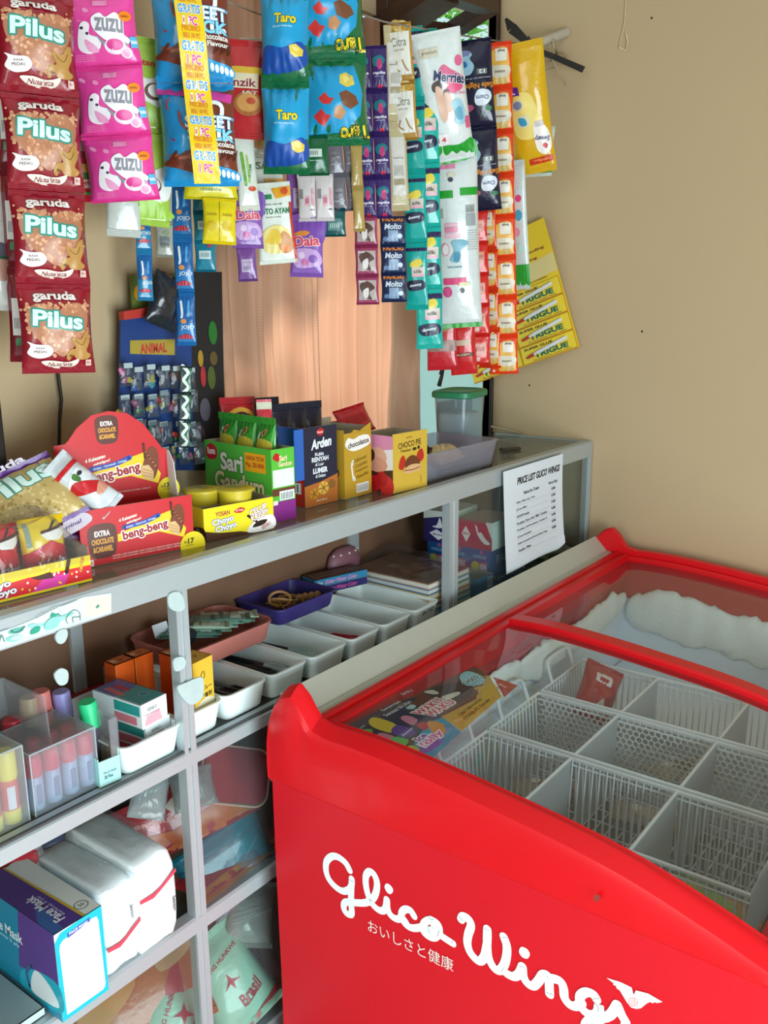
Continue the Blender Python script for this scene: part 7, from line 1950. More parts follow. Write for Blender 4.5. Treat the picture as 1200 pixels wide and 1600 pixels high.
q = MB(); q.lathe([(.0175, .070), (.0175, .080), (.014, .081), (0, .081)], clear('jar_plastic', '#e8ecec'), 20); q.build('jar_lid', jr, .7)

# pink basket with green packets, red boxes, purple tray, crayon boxes: raised on stacks at the back
pinkm = mat('pink_basket_plastic', '#c2766c', .5, var=.05)
q = MB(); q.rbox((.86, 1.145, SZ + .0005), (1.06, 1.172, SZ + .048), .003, mat('dark_stock_box', '#33302c', .8, var=.1)); tag(q.build('stock_carton', None), 'dark carton under the pink basket at the back of the middle shelf', 'carton')
pb_ = tray(.0, .208, .0, .142, 'pink plastic basket holding green packets behind the white trays', .036, pinkm, .026, name='pink_basket', cat='basket', group=None)
pb_.location = (.852, 1.034, SZ + .050)
gk = rr(12)
for i in range(11):
    c = gk.choice(['#7fae9a', '#9ac8b0', '#b4d8c8', '#5f8a7c', '#b8ccb4'])
    lying('green_packet', 'flat greenish packet fanned out in the pink basket', 'packet', (.925 + .0095 * i + gk.uniform(-.004, .004), 1.105 + gk.uniform(-.006, .006), SZ + .084 + .0030 * (i % 4)), .036, .098, .005, c, [('r', '#c8d8cc', -.3, -.9, .3, -.4), ('r', '#3a5a50', -.4, .3, .4, .5), ('t', '#2a4a40', 'pensil', 0, .0, .6, .16)], rz=52 + gk.uniform(-10, 10), tilt=3, seed=60 + i, group='packets in the pink basket', nx=4, ny=6)
pen('dark blue fat marker lying at the left end of the pink basket', .893, 1.080, 30, .080, .010, mat('navy_marker', '#1a2233', .4), mat('navy_marker', '#1a2233'), z=SZ + .085)
q = MB(); q.box((-.015, 0, 0), (.015, .0006, .022), mat('white_paper', '#dfe6ee'), Matrix.Translation((.892, 1.130, SZ + .085)) @ Matrix.Rotation(-.35, 4, 'X')); tag(q.build('price_tag', None), 'small white price tag on the dark marker in the pink basket', 'tag')
carton('flat_red_box', 'flat red box with a blue window lying left of the pink basket', 'carton', (.690, 1.128, SZ + .002), (.845, 1.118, SZ + .002), .055, .022, dict(front='#b81c2c', left='#a8182a', right='#a8182a', back='#a8182a', top='#b41a2a'), dict(top=lambda w, d: [('p', '#5a7a88', [(w * .35, d * .2), (w * .9, d * .3), (w * .75, d * .8), (w * .3, d * .7)]), ('s', '#2a3a5a', [(w * .4, d * .5), (w * .8, d * .6)], .005), ('s', '#c8d0c0', [(w * .45, d * .35), (w * .85, d * .45)], .004)], front=lambda w, h: [('t', '#f0c8c8', 'cutting set', w * .5, h * .5, w * .4, h * .4)]))
carton('flat_red_box', 'dark red flat box at the back left of the middle shelf', 'carton', (.480, 1.135, SZ + .001), (.628, 1.125, SZ + .001), .05, .04, dict(front='#7a1a26', left='#7a1a26', right='#7a1a26', back='#7a1a26', top='#7c1a28'), {})
carton('kraft_box', 'brown flat box lying before the dark red box on the middle shelf', 'carton', (.560, 1.060, SZ + .001), (.655, 1.052, SZ + .001), .06, .035, dict(front='#a8683c', left='#a8683c', right='#a8683c', back='#a8683c', top='#c88a4a'), dict(top=lambda w, d: [('p', '#d8a83a', [(w * .1, d * .2), (w * .6, d * .3), (w * .5, d * .9), (w * .1, d * .8)])]))

q = MB(); q.rbox((1.100, 1.142, SZ + .0005), (1.225, 1.172, SZ + .048), .003, mat('dark_stock_box', '#33302c')); tag(q.build('stock_carton', None), 'dark carton under the purple tray at the back of the middle shelf', 'carton')
pt = tray(0, .160, 0, .118, 'deep purple plastic tray holding gold bangles', .032, mat('purple_tray', '#3a2f78', .5, var=.05), .016, name='purple_tray', group=None)
pt.location = (1.098, 1.062, SZ + .050)
gold = mat('gold_metal', '#c8a24a', .3, .9, var=.1); woodb = mat('tan_bead', '#b98a5a', .6, var=.2)
k = rr(6)
for i in range(5):
    q = MB(); c = Vector((1.165 + k.uniform(-.012, .030), 1.120 + k.uniform(-.012, .012), SZ + .064 + i * .003)); a = k.uniform(-.6, .6); b = k.uniform(-.7, .7)
    Mr = Matrix.Translation(c) @ Matrix.Rotation(a, 4, 'X') @ Matrix.Rotation(b, 4, 'Y')
    q.tube([Mr @ Vector((.020 * math.cos(t * PI / 10), .020 * math.sin(t * PI / 10), 0)) for t in range(20)], .0016 if i % 2 else .0030, gold if i % 2 else woodb, 6, closed=True)
    tag(q.build('bangle', None, True), 'bangle in a loose heap in the purple tray', 'bangle', 'bangles in the purple tray')
for i in range(4):
    q = MB(); c = Vector((1.210 + i * .010, 1.115 - .006 * i, SZ + .066))
    q.lathe([(0, -.008), (.007, -.006), (.009, 0), (.007, .006), (0, .008)], woodb, 10, Matrix.Translation(c) @ Matrix.Rotation(.6 + i * .3, 4, 'Y'), 1.2, .8); tag(q.build('hair_ornament', None, True), 'tan shell shaped ornament lying right of the bangles in the purple tray', 'ornament', 'tan ornaments in the purple tray')
for i in range(2):
    q = MB(); q.tube([(1.140 + .045 * i, 1.085, SZ + .064), (1.152 + .050 * i, 1.120 - .02 * i, SZ + .080)], .0014, gold, 6); tag(q.build('gold_pin', None), 'thin gold pin %s the bangles in the purple tray' % ('left of', 'in front of')[i], 'pin')
def crayon(at, rz, c, cl, label, txt, L=.128, h=.016, d=.045):
    P0 = Vector(at); a = math.radians(rz)
    return carton('watercolor_box', label, 'carton', P0, P0 + Vector((L * math.cos(a), L * math.sin(a), 0)), d, h, dict(front=c, left=c, right=c, back=c, top='#6a4a38'), dict(front=lambda w, h_: [('t', cl, txt, w * .50, h_ * .5, w * .62, h_ * .52, {'bold': .03, 'sh': .3}), ('t', '#e8f0f4', 'The', w * .10, h_ * .5, w * .10, h_ * .4, {'sh': .3})], right=lambda w, h_: [('t', cl, '12 Color', w * .5, h_ * .5, w * .6, h_ * .5, {'sh': .3})],
                  top=lambda w, d_: [('r', '#4a342a', .004, .004, w - .004, d_ - .004), ('s', '#a8927a', [(.01, d_ * .3), (w - .02, d_ * .5)], .002), ('s', '#8a6a5a', [(.01, d_ * .6), (w - .02, d_ * .8)], .002)]))
crayon((1.268, 1.128, SZ + .052), -16, '#2a2a72', '#d85a9a', 'navy watercolour box, lower of the two stacked behind the purple tray', 'Guitar Water Color')
crayon((1.266, 1.126, SZ + .0685), -16, '#2a86b4', '#e090c0', 'light blue watercolour box, upper of the two stacked behind the purple tray', 'Guitar Water Color')

# round mauve case with pearl studs, notebooks in film, rolling paper cartons
mc = empty('mauve_case', (1.408, 1.168, SZ + .001), label='round mauve case with pearl studs behind the watercolour boxes', cat='case')
q = MB(); q.lathe([(.050, 0), (.056, .01), (.056, .085), (.05, .10), (.03, .112), (0, .114)], mat('mauve_plastic', '#8a5a66', .5, var=.06), 26, None, .9, .34); q.build('case_body', mc, True)
q = MB()
for i in range(5):
    a = PI + PI * (i + .5) / 5
    q.lathe([(0, -.003), (.003, 0), (0, .003)], mat('pearl', '#e8dcd4', .2), 8, Matrix.Translation((.041 * math.cos(a), .0155 * math.sin(a), .103)))
q.build('pearl_studs', mc, True)
nb = [('#c8a48c', 'brown'), ('#4a7ab0', 'blue'), ('#c8a83a', 'yellow'), ('#b85a4a', 'red'), ('#3f86a8', 'teal'), ('#5a9ab8', 'light blue')]
zz0 = SZ + .001
for i, (c, nm) in enumerate(reversed(nb)):
    e = empty('notebook', (1.408, .950, zz0), math.radians(-3 + i * .4), label='%s edged exercise book, number %d from the bottom of its stack' % (nm, i + 1), cat='notebook')
    q = MB(); q.rbox((0, 0, 0), (.150, .195, .0022), .0008, mat('book_' + c[1:], c, .5, var=.06), 1); q.rbox((0, 0, .0095), (.150, .195, .0115), .0008, mat('book_' + c[1:], c, .5), 1); q.build('cover', e)
    q = MB(); q.box((.002, .002, .0022), (.148, .193, .0095), mat('page_block', '#d8d8d0', .8, var=.08, scale=300, stretch=(1, 1, 20))); q.build('pages', e)
    zz0 += .0118
q = MB(); art(q, [('r', '#7a5a4a', .004, .004, .146, .191), ('r', '#a89484', .05, .12, .075, .15), ('t', '#c8b4a4', 'BUKU TULIS', .11, .06, .05, .010, {'rot': 20}), ('b', '#8f6a58', [(.02, .02), (.12, .03), (.13, .1), (.03, .12)])], planeS((0, 0, .0117), (1, 0, 0), (0, 1, 0)), 1, .2)
o = q.build('printed_cover', bpy.data.objects['notebook.005'])
q = MB()
def fl(u, v): return (1.395 + .172 * u, .945 + .215 * v, zz0 + .004 + .012 * noise.noise(Vector((u * 4, v * 4, 3))) + .022 * max(0, u - .35) * v)
q.grid(fl, 20, 20, wrapm); tag(q.build('film_wrap', None, True), 'crinkled clear film lying over the stack of exercise books', 'plastic film')

def paper_box(at, rz, w, d, h, base, frontart, leftart, label, top=None):
    P0 = Vector(at); a = math.radians(rz)
    return carton('envelope_carton', label, 'carton', P0, P0 + Vector((w * math.cos(a), w * math.sin(a), 0)), d, h, dict(front=base, left=base, right=base, back=base, top=top or base), dict(front=frontart, left=leftart))
def env_left(w, h):
    return [('r', '#1f5a9a', 0, 0, w, h), ('e', '#c8c83a', w * .30, h * .50, h * .12, h * .12), ('r', '#c83a6a', w * .48, h * .38, w * .86, h * .62), ('t', '#f0e4e8', '104', w * .67, h * .50, w * .3, h * .17, {'bold': .04}), ('t', '#e0e6ee', 'APP', w * .62, h * .20, w * .3, h * .10, {'bold': .03}), ('e', '#e0e6ee', w * .38, h * .20, h * .06, h * .06), ('t', '#8ac0e0', 'PAPERLINE', w * .5, h * .74, w * .6, h * .08, {'bold': .02}), ('b', '#d05a8a', [(w * .5, h * .82), (w * .56, h * .92), (w * .66, h * .84)])]
def env_front(w, h):
    return [('r', '#1f4a80', 0, 0, w, h), ('t', '#d0dae6', 'PAPERLINE', w * .62, h * .66, w * .9, h * .22, {'bold': .01}), ('t', '#c8d2de', 'ENVELOPE', w * .6, h * .16, w * .8, h * .10, {'bold': .02}), ('s', '#c8d2de', [(w * .05, h * .12), (w * .12, h * .26), (w * .16, h * .10)], .002)]
def env_far(w, h): return env_left(w, h)
for i, (x, y, z, lb) in enumerate(((1.645, .948, SZ + .001, 'blue envelope carton in front right of the second post, bottom row'), (1.645, 1.0035, SZ + .001, 'blue envelope carton in the middle behind the second post, bottom row'), (1.645, 1.059, SZ + .001, 'blue envelope carton farthest back behind the second post, bottom row'))):
    paper_box((x, y, z), 0, .16, .0550, .092, '#1f5a9a', env_front, env_left, lb)
def red_left(w, h):
    return [('r', '#b82a4a', 0, 0, w, h), ('p', '#f0ece8', [(w * .10, h * .5), (w * .22, h * .78), (w * .36, h * .5), (w * .24, h * .2)]), ('t', '#b82a4a', 'Merpati', w * .23, h * .5, w * .17, h * .12, {'bold': .02}), ('b', '#f0ece8', [(w * .50, h * .85), (w * .58, h * .5), (w * .78, h * .22), (w * .95, h * .25), (w * .80, h * .42), (w * .68, h * .62), (w * .6, h * .6), (w * .56, h * .8)]), ('p', '#e6eae2', [(w * .80, h), (w, h * .4), (w, h)])]
def pur_left(w, h):
    return [('r', '#2a2260', 0, 0, w, h), ('p', '#e8e6f0', [(w * .2, h * .28), (w * .46, h * .42), (w * .78, h * .25), (w * .52, h * .08)]), ('t', '#2a2260', 'Merpati', w * .49, h * .25, w * .3, h * .08, {'bold': .02}), ('b', '#e8e6f0', [(w * .30, h * .50), (w * .46, h * .56), (w * .56, h * .80), (w * .64, h * .60), (w * .72, h * .52), (w * .5, h * .46)]), ('p', '#d8ddd8', [(0, h * .72), (w, h * .92), (w, h), (0, h)])]
def wf(w, h): return [('r', '#dfe6da', 0, 0, w, h), ('s', '#8a9a88', [(.004, h * .9), (w - .01, h * .88)], .001)]
paper_box((1.622, .932, SZ + .0940), 2, .11, .083, .062, '#dfe6da', wf, red_left, 'red and white pigeon envelope carton lying on the front blue carton', '#c8a8a0')
paper_box((1.618, 1.030, SZ + .0940), 2, .11, .075, .072, '#2a2260', wf, pur_left, 'dark purple pigeon envelope carton on the rear blue cartons', '#cfd6d2')
carton('small_carton', 'light blue open carton with barcode in front of the blue envelope cartons', 'carton', (1.575, .940, SZ + .001), (1.638, .936, SZ + .001), .09, .040, dict(front='#3a78a8', left='#3a78a8', right='#3a78a8', back='#3a78a8'), dict(front=lambda w, h: [('r', '#d0dce4', w * .62, h * .3, w * .96, h * .9), ('t', '#2a3a4a', 'IIIIIII', w * .79, h * .6, w * .28, h * .4, {'bold': 0})]), lid=False)
lying('green_film_bag', 'clear bag with pale green contents at the right end of the middle shelf', 'bag', (1.935, 1.02, SZ + .035), .12, .14, .06, '#8fa878', [('b', '#b8c8a8', [(-.3, -.2), (.3, 0), (.1, .4)]), ('b', '#5a8a4a', [(-.4, -.4), (.2, -.5), (.1, -.2)])], rz=20, tilt=24, seed=70, wr=2.4)
carton('small_carton', 'small blue carton with pink number patch at the right end behind the price list', 'carton', (1.825, .955, SZ + .001), (1.880, .955, SZ + .001), .09, .055, dict(front='#223a5a', left='#2a4a80', right='#223a5a', back='#223a5a', top='#223a5a'), dict(front=lambda w, h: [('r', '#c83a6a', w * .5, h * .35, w * .9, h * .65), ('t', '#f0e4e8', '104', w * .7, h * .5, w * .3, h * .2, {'bold': .03})]))
lying('grey_bag', 'grey film bag lying at the far right corner of the middle shelf', 'bag', (1.985, .985, SZ + .022), .10, .12, .036, '#6f7a78', [], rz=-30, tilt=8, seed=72, wr=2.0)

# ---- glue sticks and paste bottles in clear boxes at the left
cbx = clear('clear_case', '#f3f6f7', 0.05, 0.17, '#e4ecf2', 1.45)
def case(name, label, x0, y0, x1, y1, h, z=SZ + .001):
    e = empty(name, (x0, y0, z), label=label, cat='case')
    w, d = x1 - x0, y1 - y0; t = .0012
    for nm, a, b in (('front_wall', (0, 0, 0), (w, t, h)), ('back_wall', (0, d - t, 0), (w, d, h)), ('side_wall', (0, t, 0), (t, d - t, h)), ('side_wall', (w - t, t, 0), (w, d - t, h)), ('base', (0, 0, -.0008), (w, d, 0)), ('lid', (0, 0, h), (w, d, h + .001))):
        q = MB(); q.box(a, b, cbx); q.build(nm, e)
    q = MB(); q.tube([(0, 0, h), (w, 0, h), (w, d, h), (0, d, h)], .0011, clear('clear_edge', '#e8f0f4', .05, .5, '#e8f0f6'), 5, closed=True); q.tube([(0, 0, 0), (0, 0, h)], .001, clear('clear_edge', '#e8f0f4'), 5); q.tube([(w, 0, 0), (w, 0, h)], .001, clear('clear_edge', '#e8f0f4'), 5); q.build('case_edges', e)
    return e
case('clear_case', 'clear plastic case of red capped paste bottles on the middle shelf', (0.5337, 0.9450, 0.8278)[0], .945, (0.6265, 0.9450, 0.8287)[0], 1.030, .083)
case('clear_case', 'clear case of yellow and red glue sticks at the far left of the shelf', .405, .945, .5255, 1.040, .100)
pkb = mat('paste_body', '#aab6d4', .3, var=.05); pkc = mat('paste_cap_red', '#d83a52', .4, var=.05)
n = 0
for i in range(4):
    for j in range(2):
        b = empty('paste_bottle', (.545 + i * .0245, .960 + j * .036, SZ + .002), label='red capped paste bottle, %s from the left in the %s row of the clear case' % (('first', 'second', 'third', 'fourth')[i], ('front', 'back')[j]), cat='bottle', group='paste bottles in the clear case')
        q = MB(); q.lathe([(.009, 0), (.0105, .002), (.0105, .044), (.008, .048), (0, .048)], pkb, 12); bd = q.build('bottle_body', b, .6)
        q = MB(); q.lathe([(.0105, .046), (.0112, .048), (.0100, .072), (.007, .075), (0, .075)], pkc, 12); q.build('cap', b, .6)
        if j == 0:
            q = MB(); q.box((-.004, -.0112, .010), (.003, -.0106, .036), mat('paste_label', '#d86a7c' if i % 2 else '#7a86a8', .5)); q.build('label', bd)
gy, gr_, gw = mat('glue_yellow', '#ecd83a', .4, var=.04), mat('glue_red', '#e0503a', .4, var=.04), mat('glue_label_white', '#dfe2e8', .5)
for i in range(5):
    for j in range(2):
        b = empty('glue_stick', (.4135 + i * .0245 - .002 * j, .960 + j * .030, SZ + .002), label='yellow capped glue stick, %s from the right in the %s row of its case' % (('fifth', 'fourth', 'third', 'second', 'first')[i], ('front', 'back')[j]), cat='glue stick', group='glue sticks in the clear case')
        q = MB(); q.lathe([(.0108, 0), (.0114, .001), (.0114, .018), (.0108, .0185)], gy, 14); q.build('base', b, .6)
        q = MB(); q.lathe([(.0106, .018), (.0106, .062)], gr_, 14); q.build('barrel', b, .6)
        q = MB(); q.lathe([(.0112, .058), (.0114, .060), (.0112, .092), (.0100, .094), (0, .094)], gy, 14); q.build('cap', b, .6)
        q = MB(); q.grid(lambda u, v: (.0109 * math.cos(-2.3 + .9 * u), .0109 * math.sin(-2.3 + .9 * u), .020 + .030 * v), 5, 1, gw); q.build('label', b)
# open clear lid leaning over the cases, with a white card
lid_ = empty('clear_cover', (.470, 1.055, SZ + .001), label='large clear plastic cover leaning over the glue stick case', cat='cover')
q = MB(); q.hexa([(-.10, .0, .02), (.105, .0, .02), (.105, .002, .02), (-.10, .002, .02), (-.10, .018, .135), (.112, .018, .135), (.112, .020, .135), (-.10, .020, .135)], cbx); q.build('cover_panel', lid_)
q = MB(); q.hexa([(.103, .0, .02), (.105, .0, .02), (.105, -.095, .02), (.103, -.095, .02), (.110, .018, .135), (.112, .018, .135), (.110, -.080, .135), (.108, -.080, .135)], cbx); q.build('cover_side', lid_)
q = MB(); q.box((-.030, 0, 0), (.030, .001, .10), mat('white_paper', '#dfe6ee'), Matrix.Translation((.490, 1.010, SZ + .070)) @ Matrix.Rotation(-.10, 4, 'Y')); tag(q.build('white_card', None), 'white card standing in the clear case behind the glue sticks', 'card')
def marker(x, y, c, cc, label, h=.10, tilt=4):
    e = empty('fat_marker', M=Matrix.Translation((x, y, SZ + .001)) @ Matrix.Rotation(math.radians(tilt), 4, 'Y'), label=label, cat='marker')
    q = MB(); q.lathe([(.011, 0), (.012, .001), (.012, h * .62), (.009, h * .64)], mat('mk_' + c[1:], c, .4, var=.05), 14); q.build('barrel', e, .6)
    q = MB(); q.lathe([(.0125, h * .62), (.0125, h * .97), (.011, h), (0, h)], mat('mk_' + cc[1:], cc, .4, var=.03), 14); q.build('cap', e, .6)
marker(.660, .992, '#5a4a58', '#2fd08a', 'fat marker with a bright green cap standing beside the left tray', .098, -6)
marker(.652, 1.045, '#4a4450', '#9a94d0', 'fat marker with a lilac cap standing behind the paste bottles', .100, -4)
marker(.625, 1.052, '#4a4450', '#e07a74', 'fat marker with a salmon cap standing behind the paste bottles', .108, -3)
marker(.600, 1.056, '#4a4450', '#d8b080', 'fat marker with a tan cap standing behind the paste bottles', .104, 2)
marker(.574, 1.050, '#7a2a3a', '#c8283c', 'fat marker with a red cap standing behind the clear case', .085, 0)
carton('lead_box', 'small mint green box standing at the left end of the white tray', 'carton', (.622, .937, SZ + .001), (.653, .934, SZ + .001), .055, .040, dict(front='#a8dcd8', left='#9ad0cc', right='#9ad0cc', back='#9ad0cc'), dict(front=lambda w, h: [('t', '#5a8a8a', 'Pencil leads', w * .5, h * .52, w * .6, h * .10), ('t', '#3a6a6a', '2B Fine', w * .42, h * .34, w * .4, h * .14, {'bold': .03})]), lid=False, heights=dict(front=.036, right=.046))
q = MB(); q.box((0, 0, 0), (.0012, .075, .088), cbx, Matrix.Translation((.6545, .936, SZ + .002))); q.box((0, 0, 0), (.012, .0012, .088), cbx, Matrix.Translation((.6425, .936, SZ + .002)));
tag(q.build('clear_divider', None), 'clear angled plastic divider between the mint box and the left tray', 'divider')

# ================================================================ lower shelf
LZ = 0.5665
mb_x0, mb_x1 = (0.5173, 0.9050, 0.5680)[0], (0.5866, 0.9050, 0.5666)[0]
def mask_end(w, h):
    return [('p', '#12b8c8', [(0, .0), (.0, h * .90), (w * .12, h * .975), (w * .5, h * .99), (w, h * .995), (w, .0)]), ('p', '#f4f7f6', [(w * .10, h * .05), (w * .08, h * .80), (w * .10, h * .85), (w * .16, h * .88), (w * .80, h * .92), (w * .88, h * .91), (w * .91, h * .86), (w * .94, h * .10), (w * .92, h * .07), (w * .88, h * .05)]),
            ('p', '#3a5aa8', [(w * .26, h * .87), (w * .74, h * .905), (w * .74, h * .95), (w * .26, h * .925)]), ('t', '#e8eef6', 'FACE MASK', w * .5, h * .912, w * .40, h * .030, {'bold': .03, 'rot': 2})]
def mask_left(w, h):
    it = [('r', '#1486a8', 0, 0, w, h), ('p', '#5a3a8a', [(w * .48, h * .30), (w, h * .42), (w, h), (w * .55, h)]), ('b', '#16a8c0', [(w * .52, h * .05), (w, h * .1), (w, h * .42), (w * .7, h * .40), (w * .5, h * .25)]), ('b', '#dfe9ec', [(w * .62, h * .12), (w * .70, h * .40), (w * .88, h * .34), (w * .98, h * .16), (w * .80, h * .10)]), ('s', '#3a5a8a', [(w * .60, h * .14), (w * .58, h * .30), (w * .66, h * .42)], .006)]
    return it + [('t', '#e6f0f4', 'Face Mask', w * .34, h * .66, w * .46, h * .12, {'bold': .02}), ('t', '#b8dce4', 'Earloop 3 ply', w * .34, h * .55, w * .36, h * .05)]
def mask_top(w, d):
    return [('p', '#523a86', [(0, 0), (w * .62, 0), (w * .52, d), (0, d)]), ('p', '#3f62a0', [(0, 0), (w * .20, 0), (w * .34, d * .45), (0, d * .2)]), ('p', '#c8a83a', [(w * .60, 0), (w * .66, 0), (w * .56, d), (w * .52, d)]), ('r', '#dfe4e2', w * .66, 0, w, d), ('t', '#dfe4ee', 'Face Mask', w * .30, d * .30, d * .42, w * .20, {'bold': .02, 'rot': 90}), ('t', '#b8bcd4', 'Earloop 3 ply', w * .44, d * .3, d * .34, w * .06, {'rot': 90}), ('e', '#8a9088', w * .78, d * .12, w * .14, w * .14), ('e', '#dfe4e2', w * .78, d * .12, w * .11, w * .11), ('t', '#6a7068', '50', w * .78, d * .12, w * .12, w * .09, {'bold': .03})]
carton('face_mask_box', 'purple and turquoise face mask box with a white end at lower left', 'carton', (mb_x0, .905, LZ), (mb_x1, .905, LZ), .175, .128, dict(front='#e8f2f2', left='#1486a8', right='#1486a8', back='#1486a8', top='#dfe4e2'), dict(front=mask_end, left=mask_left, top=mask_top))
q = MB()
def loopsheet(u, v): return (mb_x0 - .004 + .0 * v, .915 + .17 * u, LZ + .002 + .018 * v - .004 * math.sin(u * 6))
tis = mat('tissue_white', '#eef4f4', .8, var=.03, bump=.4, bscale=70)
film = clear('pack_film', '#f4f6f8', 0.10, 0.16, '#e8eef2', 1.4, bump=.6)
def tissue(x0, x1, y0, y1, h, band, label, mark):
    e = empty('tissue_pack', (x0, y0, LZ), label=label, cat='tissue pack')
    w, d = x1 - x0, y1 - y0
    q = MB()
    def blob(u, v, s):
        return None
    bm = bmesh.new(); bmesh.ops.create_cube(bm, size=1)
    bmesh.ops.subdivide_edges(bm, edges=bm.edges[:], cuts=6, use_grid_fill=True)
    for vtx in bm.verts:
        c = vtx.co.copy()
        ax, ay, az = abs(c.x) * 2, abs(c.y) * 2, abs(c.z) * 2
        k_ = (1 - .10 * (ay ** 4) * (az ** 4)); kx = 1 - .08 * az ** 6
        nz = noise.noise(Vector((c.x * 3, c.y * 3, c.z * 3)) + Vector((x0 * 90, 0, 0)))
        vtx.co = Vector(((c.x * kx + .5) * w + nz * .002, (c.y * k_ + .5) * d + nz * .003, (c.z * (1 - .06 * ay ** 5) + .5) * h + nz * .002))
    q.bm(bm, tis); body = q.build('tissue_body', e, True)
    q = MB(); f = planeS((0, -.002, 0), (1, 0, 0), (0, 0, 1)); zb = h * band
    it = [('p', '#d84a5c', [(-.0015, zb), (w * .35, zb - .003), (w * .55, zb + .002), (w + .0015, zb + .016), (w + .0015, zb + .022), (w * .55, zb + .008), (w * .35, zb + .004), (-.0015, zb + .006)]), ('t', '#3a4a50', 'Selection', w * mark[0], h * mark[1], h * .17, .0055, {'rot': -88, 'sh': .3})]
    art(q, it, f, 1, .2, .0004); q.build('printed_band', e)
    q = MB(); f = planeS((-.002, d, 0), (0, -1, 0), (0, 0, 1))
    art(q, [('t', '#4a5a60', 'Selection', d * .35, h * .80, d * .3, .008, {'sh': .3, 'rot': -8}), ('s', '#7a8a90', [(d * .1, h * .70), (d * .7, h * .62)], .0008)], f, 1, .2, .0004); q.build('printed_label', e)
    q = MB()
    def wrapf(u, v):
        x = -.003 + (w + .006) * u; y = .004 + (d - .004) * v
        return (x, y, h + .004 + .006 * noise.noise(Vector((u * 4, v * 6, x0 * 10))) + .008 * max(0, v - .5))
    q.grid(wrapf, 10, 20, film); q.build('wrap_film', e, True)
tissue((0.5968, 0.9150, 0.5753)[0], (0.6518, 0.9150, 0.5737)[0] - .003, .915, 1.085, .128, .36, 'white tissue pack with a low red band right of the face mask box', (.80, .66))
tissue((0.6507, 0.9120, 0.5759)[0], (0.7111, 0.9120, 0.5785)[0], .912, 1.085, .142, .62, 'white tissue pack with a high red band beside the post', (.93, .40))

# behind them: bags and boxes
CF = (-.40, -.72, .57)
posed('orange_bag', 'red and orange printed bag lying across behind the post on the lower shelf', 'bag', (0.8073, 1.0050, 0.6786), (-.36, -.84, .40), (-.05, .3, .9), .235, .095, .03, '#96343a', [('p', '#a8592e', [(-.5, -.2), (.5, -.2), (.5, -.06), (.2, -.02), (-.1, -.06), (-.5, .02)]), ('b', '#8a2a32', [(.1, .0), (.3, .1), (.5, .05), (.5, .2), (.1, .2)]), ('t', '#c88a84', 'kerupuk', -.22, .04, .34, .05, {'rot': -10, 'bold': .02}), ('b', '#cfc6bc', [(-.10, .10), (.0, .14), (.04, .06), (.10, .0), (.06, -.08), (.0, -.02), (-.06, .04)])], seed=81, wr=.8)
posed('teal_bag', 'teal packet lying under the red bag on the lower shelf', 'bag', (0.8602, 0.9720, 0.5841), (-.36, -.88, .30), (-.22, .2, .9), .155, .095, .024, '#0f6f84', [('r', '#0c5f72', -.5, .1, .5, .14), ('s', '#5aa8b0', [(-.1, -.2), (.4, .02)], .006)], seed=83, wr=.8)
posed('clear_film_bag', 'crumpled shiny clear plastic bag in front of the teal packet', 'bag', (0.8594, 0.9500, 0.5497), (-.3, -.9, .3), (-.35, .2, .9), .115, .060, .03, '#a9b2c4', None, seed=84, wr=3.4, film=clear('crumpled_film', '#e9edf2', .12, .30, '#bcc4d2', 1.5, bump=.9), sealc=False)
posed('clear_film_bag', 'whitish crumpled clear bag beside the post above the red bag', 'bag', (0.8152, 0.9850, 0.7258), (-.3, -.8, .5), (.1, .2, .9), .070, .060, .03, '#b9c4c4', None, seed=86, wr=3.4, film=clear('crumpled_film_white', '#eef2f2', .15, .50, '#b9c6c6', 1.5, bump=.9), sealc=False)
posed('clear_film_bag', 'whitish crumpled clear bag left of the post above the red bag', 'bag', (0.7361, 0.9850, 0.7601), (-.3, -.8, .5), (.5, .2, .9), .055, .080, .03, '#b9c4c4', None, seed=89, wr=3.4, film=clear('crumpled_film_white', '#eef2f2'), sealc=False)
lying('red_edge_pack', 'flat pack with red and orange edge at the bottom of the lower shelf pile', 'pack', (.880, .975, .5745), .22, .07, .010, '#b03038', [('p', '#c8823a', [(-.5, -.2), (.5, -.2), (.5, -.1), (-.5, -.08)])], rz=4, tilt=2, seed=85)
lying('dark_stock_bag', 'dark brown bag filling the back of the lower shelf', 'bag', (.860, 1.130, .66), .30, .10, .10, '#3f3430', None, rz=0, tilt=60, seed=80)
# foam pad: rounded red top over a green side
n_ = Vector((-.34, -.74, .56)).normalized(); u_ = Vector((.55, .45, .6)); u_ = (u_ - n_ * u_.dot(n_)).normalized(); r_ = u_.cross(n_)
Mf = Matrix((r_, u_, n_)).transposed().to_4x4(); Mf.translation = Vector((0.8911, 0.9720, 0.7170))
fp = empty('foam_pad', M=Mf, label='thick foam pad with red top and green side in the lower shelf pile', cat='foam pad')
fo = rrect(-.055, -.045, .055, .045, .022, 8)
q = MB(); q.prism(fo, -.024, 0, mat('green_foam', '#1f8a58', .8, var=.06, bump=.3), 'z'); q.build('green_side', fp)
q = MB(); q.prism(rrect(-.052, -.042, .052, .042, .020, 8), 0, .003, mat('red_felt', '#8a1f2c', .85, var=.12, bump=.4), 'z'); q.build('red_top', fp)
q = MB(); q.tube([(x, y, .001) for x, y in fo], .0018, mat('pink_edge', '#c89a90', .7), 6, closed=True); q.build('pale_piping', fp)
